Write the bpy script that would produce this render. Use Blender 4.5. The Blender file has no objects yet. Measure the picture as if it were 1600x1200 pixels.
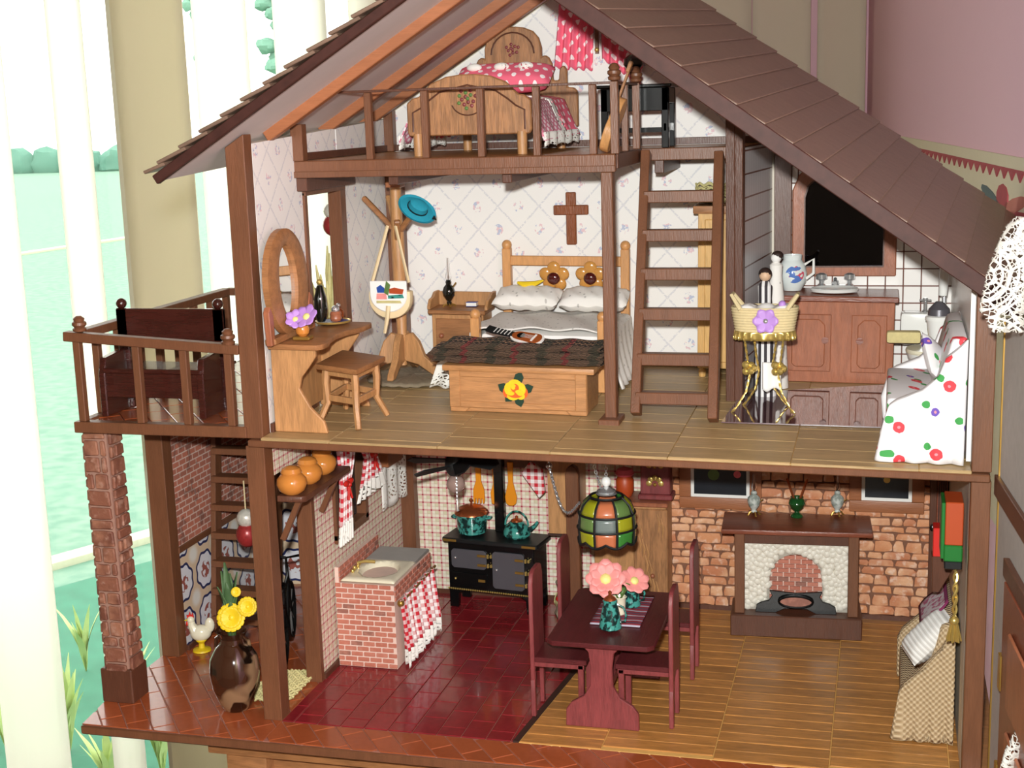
import bpy, bmesh, math, random
from math import sin, cos, pi, sqrt, atan2, radians
from mathutils import Vector as V, Matrix, noise
random.seed(7)
S = bpy.context.scene
COL = S.collection
S.unit_settings.system = 'METRIC'
S.unit_settings.scale_length = 1/12          # a 1:12 dollhouse: one unit is one twelfth of a metre
# ------------------------------------------------------------------ camera
FPX = 2180.9147
CAM = V((4.61925, -9.61559, 4.75652))
R = Matrix(((0.96601511, -0.25771567, -0.01993593), (0.25661225, 0.94688872, 0.19378313), (-0.03106384, -0.19231324, 0.98084181)))
cd = bpy.data.cameras.new('camera'); cd.sensor_width = 36; cd.lens = 36*FPX/1600; cd.clip_start = .05; cd.clip_end = 2000
cam = bpy.data.objects.new('camera', cd); COL.objects.link(cam)
right, fwd, upv = R.col[0], R.col[1], R.col[2]
cam.matrix_world = Matrix(((right.x, upv.x, -fwd.x, CAM.x), (right.y, upv.y, -fwd.y, CAM.y), (right.z, upv.z, -fwd.z, CAM.z), (0, 0, 0, 1)))
S.camera = cam
# ------------------------------------------------------------------ light
S.view_settings.view_transform = 'Standard'; S.view_settings.look = 'None'
S.view_settings.exposure = 0.0; S.view_settings.gamma = 1; S.view_settings.use_curve_mapping = False
W = bpy.data.worlds.new('sky'); S.world = W; W.use_nodes = True
wn = W.node_tree.nodes; bg = wn['Background']
bg.inputs[0].default_value = (1, 0.98, 0.95, 1); bg.inputs[1].default_value = 3.7
def lamp(name, kind, loc, energy, color=(1, 1, 1), **k):
    l = bpy.data.lights.new(name, kind); l.energy = energy; l.color = color
    for a, b in k.items(): setattr(l, a, b)
    o = bpy.data.objects.new(name, l); o.location = loc; COL.objects.link(o); return o
lamp('camera_flash', 'POINT', CAM + upv*.42 - right*.12 - fwd*.05, 5600, (.985, 1, .965), shadow_soft_size=.10)
# ------------------------------------------------------------------ pixel rays onto real planes (photo read at 1600x1200)
def ray(u, v): return R @ V(((u-800)/FPX, 1, -(v-600)/FPX))
def GX(u, v, x): d = ray(u, v); return CAM + d*((x-CAM.x)/d.x)
def GY(u, v, y): d = ray(u, v); return CAM + d*((y-CAM.y)/d.y)
def GZ(u, v, z=0.): d = ray(u, v); return CAM + d*((z-CAM.z)/d.z)
def h1(x, y): return 2.335-.0135*x+.02*y      # the upper floor board is slightly out of level
def F1(u, v, dz=0.):
    d = ray(u, v); t = (2.335+dz-.0135*CAM.x+.02*CAM.y-CAM.z)/(d.z+.0135*d.x-.02*d.y); return CAM+d*t
D = 3.147; TW = 5.2; ZA = 4.41
# ------------------------------------------------------------------ materials
def lin(c):
    if isinstance(c, str): c = [int(c[i:i+2], 16) for i in (0, 2, 4)]
    return tuple(((x/255)/12.92 if x <= 10 else ((x/255+.055)/1.055)**2.4) for x in c)+(1,)
class T:                                     # a tiny expression layer over shader nodes
    def __init__(s, name):
        s.m = bpy.data.materials.new(name); s.m.use_nodes = True; s.t = s.m.node_tree; s.n = s.t.nodes; s.l = s.t.links
        s.b = s.n['Principled BSDF']; s.tc = s.n.new('ShaderNodeTexCoord')
    def put(s, sock, v):
        if isinstance(v, bpy.types.NodeSocket): s.l.new(v, sock)
        elif isinstance(v, str): sock.default_value = lin(v)
        elif isinstance(v, (tuple, list)):
            sock.default_value = v if len(v) == len(sock.default_value) else tuple(v)+(1,)
        elif sock.type == 'RGBA': sock.default_value = (v, v, v, 1)
        elif sock.type == 'VECTOR': sock.default_value = (v, v, v)
        else: sock.default_value = v
    def f(s, op, a, b=0., c=0., clamp=False):
        n = s.n.new('ShaderNodeMath'); n.operation = op; n.use_clamp = clamp
        for i, x in enumerate((a, b, c)): s.put(n.inputs[i], x)
        return n.outputs[0]
    def add(s, a, b): return s.f('ADD', a, b)
    def sub(s, a, b): return s.f('SUBTRACT', a, b)
    def mul(s, a, b): return s.f('MULTIPLY', a, b)
    def fr(s, a): return s.f('FRACT', a)
    def lt(s, a, b): return s.f('LESS_THAN', a, b)
    def gt(s, a, b): return s.f('GREATER_THAN', a, b)
    def mx(s, a, b): return s.f('MAXIMUM', a, b)
    def mn(s, a, b): return s.f('MINIMUM', a, b)
    def ab(s, a): return s.f('ABSOLUTE', a)
    def step(s, a, lo, hi):                  # smooth 0..1
        n = s.n.new('ShaderNodeMapRange'); n.interpolation_type = 'SMOOTHSTEP'
        s.put(n.inputs[0], a); n.inputs[1].default_value = lo; n.inputs[2].default_value = hi; return n.outputs[0]
    def xyz(s, vec=None):
        n = s.n.new('ShaderNodeSeparateXYZ'); s.l.new(vec or s.tc.outputs['Object'], n.inputs[0]); return n.outputs
    def vec(s, x, y, z=0.):
        n = s.n.new('ShaderNodeCombineXYZ')
        for i, a in enumerate((x, y, z)): s.put(n.inputs[i], a)
        return n.outputs[0]
    def noise(s, scale=5., det=3, vec=None, stretch=None, rnd=False):
        v = vec or s.tc.outputs['Object']
        if stretch or rnd:
            mp = s.n.new('ShaderNodeMapping'); s.l.new(v, mp.inputs[0])
            if stretch: mp.inputs['Scale'].default_value = stretch
            if rnd:
                oi = s.n.new('ShaderNodeObjectInfo'); k = s.mul(oi.outputs['Random'], 37.)
                s.l.new(s.vec(k, k, k), mp.inputs['Location'])
            v = mp.outputs[0]
        n = s.n.new('ShaderNodeTexNoise'); n.inputs['Scale'].default_value = scale; n.inputs['Detail'].default_value = det
        s.l.new(v, n.inputs['Vector']); return n.outputs['Fac']
    def vor(s, scale, vec=None, feat='F1', out='Distance', rand=1.):
        n = s.n.new('ShaderNodeTexVoronoi'); n.feature = feat
        if vec is not None: n.voronoi_dimensions = '2D'
        n.inputs['Scale'].default_value = scale; n.inputs['Randomness'].default_value = rand
        s.l.new(vec or s.tc.outputs['Object'], n.inputs['Vector']); return n.outputs[out]
    def mix(s, fac, a, b):
        n = s.n.new('ShaderNodeMix'); n.data_type = 'RGBA'; s.put(n.inputs[0], fac)
        s.put(n.inputs[6], a); s.put(n.inputs[7], b); return n.outputs[2]
    def rand(s): return s.n.new('ShaderNodeObjectInfo').outputs['Random']
    def bump(s, h, strength=.3, dist=.01):
        n = s.n.new('ShaderNodeBump'); n.inputs['Strength'].default_value = strength; n.inputs['Distance'].default_value = dist
        s.put(n.inputs['Height'], h); s.l.new(n.outputs[0], s.b.inputs['Normal'])
    def out(s, col, rough=.5, metal=0., **k):
        s.put(s.b.inputs['Base Color'], col); s.put(s.b.inputs['Roughness'], rough); s.put(s.b.inputs['Metallic'], metal)
        for a, b in k.items(): s.put(s.b.inputs[a.replace('_', ' ')], b)
        return s.m
def plain(name, c, rough=.5, metal=0., var=.12, sc=6., **k):
    t = T(name); n = t.noise(sc, 3)
    c = lin(c); d = tuple(x*(1-var) for x in c[:3])+(1,); e = tuple(min(1, x*(1+var)) for x in c[:3])+(1,)
    return t.out(t.mix(n, d, e), rough, metal, **k)
def wood(name, c, dark=.62, rough=.42, stretch=(3, 3, .5), sc=8., vary=.18, coat=0., b=.25, grain=22):
    t = T(name); c = lin(c); d = tuple(x*dark for x in c[:3])+(1,)
    n1 = t.noise(sc, 4, stretch=stretch, rnd=True); n2 = t.noise(grain, 3, stretch=tuple(x*2.2 if x > 1 else x for x in stretch), rnd=True)
    fac = t.step(t.add(t.mul(n1, .55), t.mul(n2, .45)), .36, .64)
    col = t.mix(fac, d, c)
    rr = t.mul(t.sub(t.rand(), .5), vary*2)
    hs = t.n.new('ShaderNodeHueSaturation'); t.l.new(col, hs.inputs['Color']); t.l.new(t.add(1., rr), hs.inputs['Value'])
    t.bump(n2, b, .008)
    return t.out(hs.outputs[0], rough, Coat_Weight=coat)
ZX, YX, XX = (3, 3, .5), (3, .5, 3), (.5, 3, 3)
M = {}
M['frame'] = wood('brown_painted_wood', '764b32', .80, .42, sc=4, vary=.04)
M['frame2'] = wood('dark_brown_painted_wood', '5f3a2a', .80, .4, sc=4, vary=.04)
M['rafter'] = wood('orange_brown_rafter_wood', 'a06440', .82, .45, XX, sc=4, vary=.04)
M['oak'] = wood('light_oak', 'c4905e', .72, .45, vary=.06)
M['oakx'] = wood('light_oak_lengthwise', 'c08a58', .72, .45, XX, vary=.06)
M['oakdark'] = wood('aged_oak', 'a87348', .66, .45, XX, vary=.05)
M['pine'] = wood('yellow_pine', 'e0b06a', .8, .4, vary=.04)
M['mahog'] = wood('reddish_mahogany', 'a86648', .74, .35, vary=.05, grain=30)
M['mahogx'] = wood('reddish_mahogany_lengthwise', '8a4a34', .7, .32, XX, vary=.03)
M['red'] = wood('wine_red_stained_wood', '8a3f40', .68, .42, vary=.05, grain=30)
M['redtop'] = wood('dark_wine_stained_wood', '5e2427', .75, .35, YX, vary=.04)
M['carved'] = wood('carved_brown_wood', 'b07c50', .55, .5, sc=9, vary=.04)
M['benchw'] = wood('dark_glossy_mahogany', '431d17', .7, .22, XX, vary=.04, coat=.5)
M['black'] = plain('black_gloss_paint', '0c0d0e', .22, 0, .3)
M['blackm'] = plain('black_matt_paint', '17191a', .45, 0, .3)
M['grey'] = plain('gunmetal_grey', '5e5c62', .35, .3, .1)
M['gold'] = plain('gold_metal', 'dcc070', .3, .7, .1)
M['brass'] = plain('old_brass', 'b08a44', .35, .7, .2)
M['copper'] = plain('copper', 'c06a40', .25, .75, .1)
M['chrome'] = plain('chrome', 'dfe2e4', .16, .8, .03)
M['ceram'] = plain('white_ceramic', 'eeeeea', .15, 0, .02)
M['cream'] = plain('cream_ceramic', 'e9e2c8', .2, 0, .03)
M['white'] = plain('white_cloth', 'f1efec', .8, 0, .03, sc=12)
M['orange'] = plain('orange_plastic', 'e6901a', .35, 0, .04)
M['pot'] = plain('honey_glazed_pottery', 'c8803a', .14, 0, .12, 9, Coat_Weight=.5)
M['leaf'] = plain('green_leaf', '5a7a3c', .5, 0, .35, 14)
M['stem'] = plain('green_stem', '4d6630', .6)
M['yellow'] = plain('yellow_petal', 'e6c41e', .5, 0, .1)
M['lilac'] = plain('lilac_petal', 'b88ad6', .45, 0, .15)
M['pinkp'] = plain('pink_petal', 'e86a78', .5, 0, .2, 30)
M['paleyellow'] = plain('pale_yellow_centre', 'e8e08a', .5)
M['redpl'] = plain('red_plastic', 'd02a22', .4)
M['greenbox'] = plain('green_cover', '1c6e2a', .4)
M['orangebox'] = plain('orange_red_cover', 'b0461c', .45, 0, .05)
M['teal'] = plain('turquoise_felt', '1f93ab', .85, 0, .12, 30)
M['gray'] = plain('grey_rug_pile', '8a7d68', .95, 0, .3, 25)
M['ceil'] = plain('grey_white_roof_board', 'ddd4d2', .6, 0, .04)
M['ivory'] = plain('cream_side_wall', 'd6cdbd', .6, 0, .03)
M['groove'] = plain('dark_groove', '3a2016', .7)
M['grout'] = plain('grey_red_grout', '6a4a46', .8)
M['skin'] = plain('doll_face', 'd8b494', .5)
M['darkhair'] = plain('dark_brown_hair', '2c1a14', .6)
M['straw'] = plain('straw', 'c9bf86', .8, 0, .25, 20)
M['rope'] = plain('raffia', 'd9c79a', .8, 0, .12, 40)
M['screen'] = plain('dark_picture', '20242a', .25, 0, .5, 4)
M['gravel'] = plain('white_stone', 'e2ddd0', .45, 0, .12, 5)
M['sponge'] = plain('yellow_sponge', 'd8c890', .9, 0, .15, 30)
M['blue'] = plain('blue_enamel', '2b4fa0', .35)
def m_glass(name, c='ffffff', rough=.02, alpha=None):
    t = T(name); return t.out(c, rough, Transmission_Weight=1., IOR=1.45)
M['glass'] = m_glass('clear_glass')
M['smoked'] = plain('dark_smoked_glass', '11140f', .06, 0, .2, Coat_Weight=1.)
M['greenglass'] = plain('green_bottle_glass', '1b4a22', .08, 0, .5, 14, Coat_Weight=1.)
def m_mirror(name, c='e8e8e8', rough=.01):
    t = T(name); return t.out(c, rough, 1.)
M['mirror'] = m_mirror('mirror_glass')
M['mirror_dim'] = m_mirror('dimmed_mirror_glass', '2c2b30')  # glass tinted dark to stand in for the reflection of an unlit room
def wall_uv(t):
    x, y, z = t.xyz(); return t.add(x, y), z
def m_diamond():
    t = T('floral_diamond_wallpaper'); u, v = wall_uv(t)
    a = t.add(t.mul(u, 1/.40), t.mul(v, 1/.43)); b = t.sub(t.mul(u, 1/.40), t.mul(v, 1/.43))
    wob = t.mul(t.sub(t.noise(40, 2), .5), .05)
    fa = t.fr(t.add(a, wob)); fb = t.fr(t.add(b, wob))
    line = t.mx(t.lt(t.ab(t.sub(fa, .5)), .028), t.lt(t.ab(t.sub(fb, .5)), .028))
    dots = t.gt(t.noise(60, 1), .42)
    line = t.mul(line, dots)
    ca = t.sub(fa, 0.); da = t.mn(fa, t.sub(1., fa)); db = t.mn(fb, t.sub(1., fb))
    rad = t.f('SQRT', t.add(t.mul(da, da), t.mul(db, db)))
    n = t.noise(34, 2); n2 = t.noise(22, 1)
    fl = t.mul(t.lt(rad, .17), t.gt(n, .53))
    fcol = t.mix(t.gt(n2, .5), 'a9b4d2', 'e0b8c0')
    col = t.mix(t.mul(line, .36), 'efece8', 'a5a9bd'); col = t.mix(t.mul(fl, .8), col, fcol)
    return t.out(col, .6)
M['wallpaper'] = m_diamond()
def m_gingwall():
    t = T('red_check_wallpaper'); u, v = wall_uv(t)
    fu = t.fr(t.mul(u, 1/.085)); fv = t.fr(t.mul(v, 1/.078))
    lu = t.lt(fu, .2); lv = t.lt(fv, .2)
    thin = t.mx(t.lt(t.ab(t.sub(fu, .6)), .05), t.lt(t.ab(t.sub(fv, .6)), .05))
    sq = t.mul(t.gt(fu, .55), t.gt(fv, .55))
    c = t.mix(t.mul(sq, .8), 'f0ead6', 'd8d2ae'); c = t.mix(t.mul(thin, .25), c, 'c58a80')
    c = t.mix(t.mul(t.mx(lu, lv), .62), c, 'cf6a74'); c = t.mix(t.mul(lu, lv), c, 'a82c44')
    return t.out(c, .55)
M['gingwall'] = m_gingwall()
def m_gingcloth(name='red_gingham_cloth', red='c81f30', k=.07):
    t = T(name); uv = t.xyz(t.tc.outputs['UV'])
    a = t.lt(t.fr(t.mul(uv[0], 1/k)), .5); b = t.lt(t.fr(t.mul(uv[1], 1/k)), .5)
    c = t.mix(t.mul(t.add(a, b), .5), 'f5efee', red)
    return t.out(c, .8)
M['gingham'] = m_gingcloth()
def m_dots(name, base, dot, k=.07, r=.24):
    t = T(name); uv = t.xyz(t.tc.outputs['UV'])
    def lay(ox):
        a = t.sub(t.fr(t.add(t.mul(uv[0], 1/k), ox)), .5); b = t.sub(t.fr(t.add(t.mul(uv[1], 1/k), ox)), .5)
        return t.lt(t.add(t.mul(a, a), t.mul(b, b)), r*r)
    return t.out(t.mix(t.mx(lay(0.), lay(.5)), base, dot), .75)
M['pinkdots'] = m_dots('pink_polka_dot_cloth', 'f26c86', 'fff4f4', .13, .17)
M['pinkdots2'] = m_dots('mauve_polka_dot_cloth', 'd67f96', 'f4dfe4', .07, .24)
def m_brick(name, sx, sz, uv=False, pale='c9a294'):
    t = T(name)
    if uv: q = t.xyz(t.tc.outputs['UV']); u, v = q[0], q[1]
    else: u, v = wall_uv(t)
    n = t.n.new('ShaderNodeTexBrick'); t.l.new(t.vec(u, v), n.inputs['Vector'])
    n.inputs['Color1'].default_value = lin('c27660'); n.inputs['Color2'].default_value = lin('a56a5a'); n.inputs['Mortar'].default_value = lin(pale)
    n.inputs['Scale'].default_value = 1; n.inputs['Brick Width'].default_value = sx; n.inputs['Row Height'].default_value = sz
    n.inputs['Mortar Size'].default_value = sz*.11; n.inputs['Bias'].default_value = -.1
    dk = t.gt(t.vor(1., t.vec(t.mul(u, 1/sx), t.mul(v, 1/sz)), out='Color'), .8) if False else t.gt(t.noise(9, 1), .62)
    return t.out(t.mix(t.mul(dk, t.mul(.45, 1.)), n.outputs['Color'], '55433f'), .6)
M['brickpaper'] = m_brick('red_brick_paper', .125, .055, pale='dcc0b4')
def m_azulejo():
    t = T('painted_tile_paper'); u, v = wall_uv(t); k = 1/.42
    a = t.sub(t.fr(t.mul(u, k)), .5); b = t.sub(t.fr(t.mul(v, k)), .5)
    r = t.f('SQRT', t.add(t.mul(a, a), t.mul(b, b))); ang = t.f('ARCTAN2', b, a)
    rr = t.add(r, t.mul(t.f('COSINE', t.mul(ang, 8.)), .022))
    ring = t.lt(t.ab(t.sub(rr, .40)), .03)
    inside = t.lt(rr, .40)
    fl = t.mul(t.lt(r, .2), t.gt(t.noise(16, 1), .5))
    ca = t.mn(t.add(a, .5), t.sub(.5, a)); cb = t.mn(t.add(b, .5), t.sub(.5, b))
    cr = t.f('SQRT', t.add(t.mul(ca, ca), t.mul(cb, cb)))
    gold = t.mul(t.step(cr, .10, .26), t.sub(1., inside))
    c = t.mix(t.mul(gold, .6), 'ece8e0', 'd8ac70'); c = t.mix(inside, c, 'e4e4ea'); c = t.mix(fl, c, 'a05a50')
    c = t.mix(ring, c, '27305e'); return t.out(c, .35)
M['azulejo'] = m_azulejo()
def m_stone(name='tan_red_stone', cs=('e2ae86', 'c07a54', 'f0d2bc', 'd28e60')):
    t = T(name); n = t.noise(5, 3, rnd=True); n2 = t.noise(16, 3, rnd=True)
    c = t.mix(t.step(n, .35, .65), cs[0], cs[1]); c = t.mix(t.step(t.rand(), .5, 1.), c, cs[3]); c = t.mix(t.mul(t.step(n2, .52, .75), .7), c, cs[2])
    t.bump(n2, .5, .02); return t.out(c, .65)
M['stone'] = m_stone()
M['colstone'] = m_stone('brown_red_column_stone', ('9c6a52', '6e4030', 'b08a78', '84523e'))
M['mortar'] = plain('dark_brown_mortar', '7a5440', .9, 0, .3, 20)
M['palemortar'] = plain('pale_pink_mortar', 'e0c4b6', .9, 0, .08, 20)
def m_brickpiece():
    t = T('red_brick_face'); n = t.noise(20, 2, rnd=True)
    c = t.mix(t.rand(), 'b56a56', 'c27c68'); c = t.mix(t.mul(t.gt(t.rand(), .9), .7), c, '7a564c'); c = t.mix(t.mul(t.step(n, .45, .7), .4), c, 'cc8c78')
    return t.out(c, .65)
M['brick'] = m_brickpiece()
M['terracotta'] = wood('glossy_terracotta_tile', 'a4532f', .86, .2, (1, 1, 1), 3, .10, .3, .05)
M['redtile'] = wood('glossy_wine_red_tile', '8f252c', .8, .2, (1, 1, 1), 3, .08, .3, .05)
M['plankg'] = wood('golden_brown_floor_plank', 'c08546', .66, .33, XX, 7, .12)
M['planku'] = wood('pale_golden_floor_plank', 'b89a6c', .78, .4, XX, 6, .10)
M['plankedge'] = plain('pale_plank_joint', 'd8a860', .6)
M['shingle'] = wood('brown_roof_shingle', '7d6555', .8, .42, XX, 4, .06)
M['fascia'] = plain('red_brown_glossy_fascia', '40241e', .55, 0, .45, 14, Specular_IOR_Level=.25)
M['walltile'] = plain('white_wall_tile', 'f2eeea', .25, 0, .02)
M['tilegrid'] = plain('brown_tile_joint', '6b3f33', .7)
def m_gridtile():
    t = T('grey_tile_with_brown_joints'); x, y, z = t.xyz()
    a = t.lt(t.fr(t.mul(z, 1/.19)), .07); b = t.lt(t.fr(t.mul(y, 1/.1)), .10)
    c = t.mix(t.mul(b, .5), 'cfcbcd', '93898b'); return t.out(t.mix(a, c, '6b3f33'), .3)
M['gridtile'] = m_gridtile()
def m_fabric_floral():
    t = T('white_cotton_with_red_flowers'); q = t.xyz(t.tc.outputs['UV'])
    vv = t.vec(q[0], q[1], 0.)
    d = t.vor(4.2, vv, rand=.6); colr = t.vor(4.2, vv, out='Color', rand=.6); w = t.xyz(colr)[0]
    wob = t.mul(t.sub(t.noise(30, 1, vv), .5), .06); dd = t.add(d, wob)
    red = t.mul(t.lt(dd, .17), t.gt(w, .3)); vio = t.mul(t.lt(dd, .12), t.lt(w, .3)); ctr = t.lt(dd, .04)
    vo = t.vec(t.add(q[0], .06), t.add(q[1], -.05), 0.)
    d2 = t.vor(4.2, vo, rand=.6); gr = t.mul(t.lt(t.add(d2, wob), .11), t.gt(dd, .17))
    c = t.mix(gr, 'eae7e9', '3f9a4c'); c = t.mix(red, c, 'e0414a'); c = t.mix(vio, c, '6b50b0'); c = t.mix(ctr, c, 'f0909a')
    return t.out(c, .75)
M['floral'] = m_fabric_floral()
def m_burlap():
    t = T('burlap_weave'); q = t.xyz(t.tc.outputs['UV'])
    a = t.f('SINE', t.mul(q[0], 2*pi/.045)); b = t.f('SINE', t.mul(q[1], 2*pi/.045)); w = t.mul(a, b)
    n = t.noise(9, 2)
    c = t.mix(t.step(w, -.8, .9), 'a58a66', 'd6bf9c'); c = t.mix(t.mul(n, .35), c, '9a805e')
    t.bump(w, .5, .015); return t.out(c, .9)
M['burlap'] = m_burlap()
def m_plaid():
    t = T('brown_red_knitted_plaid'); q = t.xyz(t.tc.outputs['UV'])
    fx = t.fr(t.mul(q[0], 1/.42)); k = t.f('SINE', t.mul(q[0], 2*pi/.045)); k2 = t.f('SINE', t.add(t.mul(q[1], 2*pi/.045), t.mul(k, 1.2)))
    c = t.mix(t.step(k2, -.5, .6), '4a3a30', 'a07c60'); c = t.mix(t.mul(t.lt(fx, .10), .8), c, 'a03a3c'); c = t.mix(t.mul(t.mul(t.gt(fx, .5), t.lt(fx, .68)), .6), c, '30402f')
    t.bump(k2, 1., .02); return t.out(c, .95)
M['plaid'] = m_plaid()
def m_lace(name='white_lace', holes=.55, k=14., c='f3f1ea'):
    t = T(name); q = t.xyz(t.tc.outputs['UV']); vv = t.vec(q[0], q[1], 0.)
    d = t.vor(k, vv, 'DISTANCE_TO_EDGE'); d2 = t.f('SINE', t.mul(t.vor(k*.22, vv), 40.))
    thread = t.mx(t.lt(d, .12), t.gt(d2, holes-.3))
    big = t.gt(t.noise(k*.25, 1, vv), .52)
    a = t.mx(thread, big)
    return t.out(c, .85, Alpha=a)
M['lace'] = m_lace()
M['lacedense'] = m_lace('dense_white_lace', .2, 20)
def m_sheetlace():
    t = T('white_eyelet_bedcloth'); q = t.xyz(t.tc.outputs['UV']); d = t.vor(9., t.vec(q[0], q[1], 0.)); return t.out(t.mix(t.lt(d, .09), 'eeeae4', 'c2bdb8'), .8)
M['bedcloth'] = m_sheetlace()
def m_marble(name='mottled_teal_enamel', a='459a90', b='12302f'):
    t = T(name); n = t.noise(24, 5); return t.out(t.mix(t.step(n, .44, .56), b, a), .15, Coat_Weight=.6)
M['enamel'] = m_marble()
def m_flowerjug():
    t = T('white_porcelain_with_roses'); x, y, z = t.xyz(); d = t.f('SQRT', t.add(t.mul(t.sub(x, .02), t.sub(x, .02)), t.mul(t.sub(z, .12), t.sub(z, .12))))
    n = t.noise(26, 1); m = t.mul(t.mul(t.lt(d, .06), t.gt(n, .47)), t.lt(y, 0.)); c = t.mix(t.gt(t.noise(13, 1), .5), 'd2566a', '5a7cc0')
    return t.out(t.mix(m, 'dfe6e4', c), .12, Coat_Weight=.6)
M['jug'] = m_flowerjug()
def m_runner():
    t = T('striped_red_runner_cloth'); q = t.xyz(t.tc.outputs['UV'])
    f = t.fr(t.mul(q[1], 1/.11)); c = t.mix(t.lt(f, .18), '93303c', 'b9b4c4'); c = t.mix(t.lt(t.ab(t.sub(f, .6)), .08), c, '4c4a66')
    return t.out(c, .9)
M['runner'] = m_runner()
def m_vase():
    t = T('brown_drip_glaze'); n = t.noise(2.2, 2); n2 = t.noise(5, 1); z = t.xyz()[2]
    c = t.mix(t.step(n, .47, .53), '3a2014', '8a6c50'); c = t.mix(t.step(n2, .58, .62), c, '140c08'); return t.out(c, .1, Coat_Weight=.8)
M['vase'] = m_vase()
# ------------------------------------------------------------------ mesh helpers
class MB:
    def __init__(s): s.v = []; s.f = []; s.uv = []
    def raw(s, vs, fs, uv=None):
        k = len(s.v); s.v += [tuple(p) for p in vs]; s.f += [tuple(i+k for i in f) for f in fs]
        s.uv += list(uv) if uv else [(p[0]+p[1], p[2]) for p in vs]; return s
    def box(s, x0, y0, z0, x1, y1, z1, mt=None):
        vs = [V((x, y, z)) for z in (z0, z1) for y in (y0, y1) for x in (x0, x1)]
        if mt: vs = [mt @ p for p in vs]
        return s.raw(vs, [(0, 2, 3, 1), (4, 5, 7, 6), (0, 1, 5, 4), (2, 6, 7, 3), (0, 4, 6, 2), (1, 3, 7, 5)])
    def bar(s, a, b, w, h, up=(0, 0, 1)):          # square bar from a to b
        a, b = V(a), V(b); d = (b-a); L = d.length; d.normalize(); u = V(up)
        if abs(d.dot(u)) > .98: u = V((0, 1, 0))
        x = d.cross(u).normalized(); u = x.cross(d).normalized()
        mt = Matrix(((x.x, d.x, u.x, a.x), (x.y, d.y, u.y, a.y), (x.z, d.z, u.z, a.z), (0, 0, 0, 1)))
        return s.box(-w/2, 0, -h/2, w/2, L, h/2, mt)
    def prism(s, pts, a, b, ax='y', mt=None):      # 2D outline extruded along an axis from a to b
        n = len(pts); f3 = {'y': lambda p, t: V((p[0], t, p[1])), 'x': lambda p, t: V((t, p[0], p[1])), 'z': lambda p, t: V((p[0], p[1], t))}[ax]
        vs = [f3(p, a) for p in pts]+[f3(p, b) for p in pts]
        if mt: vs = [mt @ p for p in vs]
        return s.raw(vs, [tuple(range(n-1, -1, -1)), tuple(range(n, 2*n))]+[(i, (i+1) % n, n+(i+1) % n, n+i) for i in range(n)])
    def tube(s, pts, r, seg=8, cap=True, closed=False):
        pts = [V(p) for p in pts]; n = len(pts); rs = r if isinstance(r, (list, tuple)) else [r]*n; vs = []; fs = []; ref = V((0, 0, 1)); px = None
        for i, p in enumerate(pts):
            d = (pts[(i+1) % n]-pts[i-1]) if closed or 0 < i < n-1 else (pts[1]-pts[0] if i == 0 else pts[-1]-pts[-2])
            d.normalize()
            if px is None:
                if abs(d.z) > .9: ref = V((1, 0, 0))
                px = d.cross(ref).normalized()
            px = (px-d*px.dot(d)).normalized(); py = d.cross(px)
            vs += [p+(px*cos(2*pi*k/seg)+py*sin(2*pi*k/seg))*rs[i] for k in range(seg)]
        for i in range(n if closed else n-1):
            j = (i+1) % n
            fs += [(i*seg+k, i*seg+(k+1) % seg, j*seg+(k+1) % seg, j*seg+k) for k in range(seg)]
        if cap and not closed: fs += [tuple(range(seg-1, -1, -1)), tuple(range((n-1)*seg, n*seg))]
        return s.raw(vs, fs)
    def lathe(s, prof, seg=20, c=(0, 0, 0), mt=None, ax='z'):
        vs = []; fs = []; n = len(prof)
        for r, z in prof:
            for k in range(seg):
                p = V((r*cos(2*pi*k/seg), r*sin(2*pi*k/seg), z))
                if ax == 'x': p = V((p.z, p.x, p.y))
                if ax == 'y': p = V((p.x, p.z, p.y))
                p = (mt @ p if mt else p)+V(c); vs.append(p)
        for i in range(n-1): fs += [(i*seg+k, i*seg+(k+1) % seg, (i+1)*seg+(k+1) % seg, (i+1)*seg+k) for k in range(seg)]
        fs += [tuple(range(seg-1, -1, -1)), tuple(range((n-1)*seg, n*seg))]
        return s.raw(vs, fs)
    def ball(s, c, r, seg=12, sc=(1, 1, 1), mt=None):
        m = Matrix.Diagonal((*sc, 1)); m = (mt @ m) if mt else m
        return s.lathe([(max(1e-4, r*sin(pi*i/8)), -r*cos(pi*i/8)) for i in range(9)], seg, c, m)
    def grid(s, fn, nu, nv, closed=False):
        vs = []; uv = []
        for j in range(nv+1):
            for i in range(nu+1):
                q = fn(i/nu, j/nv); vs.append(q[0]); uv.append(q[1])
        fs = [(j*(nu+1)+i, j*(nu+1)+i+1, (j+1)*(nu+1)+i+1, (j+1)*(nu+1)+i) for j in range(nv) for i in range(nu)]
        return s.raw(vs, fs, uv)
    def build(s, name, mat, parent=None, bevel=0., smooth=None, solid=0., loc=(0, 0, 0), rot=(0, 0, 0), sub=0):
        me = bpy.data.meshes.new(name); me.from_pydata(s.v, [], s.f); me.materials.append(M[mat] if isinstance(mat, str) else mat)
        ul = me.uv_layers.new(name='UVMap')
        for lp in me.loops: ul.data[lp.index].uv = s.uv[lp.vertex_index]
        bm = bmesh.new(); bm.from_mesh(me); bmesh.ops.recalc_face_normals(bm, faces=bm.faces)
        if bevel:
            es = [e for e in bm.edges if len(e.link_faces) == 2 and e.calc_face_angle(0) > .6]
            bmesh.ops.bevel(bm, geom=es, offset=bevel, segments=1 if bevel < .012 else 2, profile=.6, affect='EDGES', clamp_overlap=True)
        bm.to_mesh(me); bm.free()
        if smooth is None: smooth = 0.6
        if smooth:
            for p in me.polygons: p.use_smooth = True
            me.set_sharp_from_angle(angle=smooth)
        o = bpy.data.objects.new(name, me); COL.objects.link(o); o.location = loc; o.rotation_euler = rot
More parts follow.
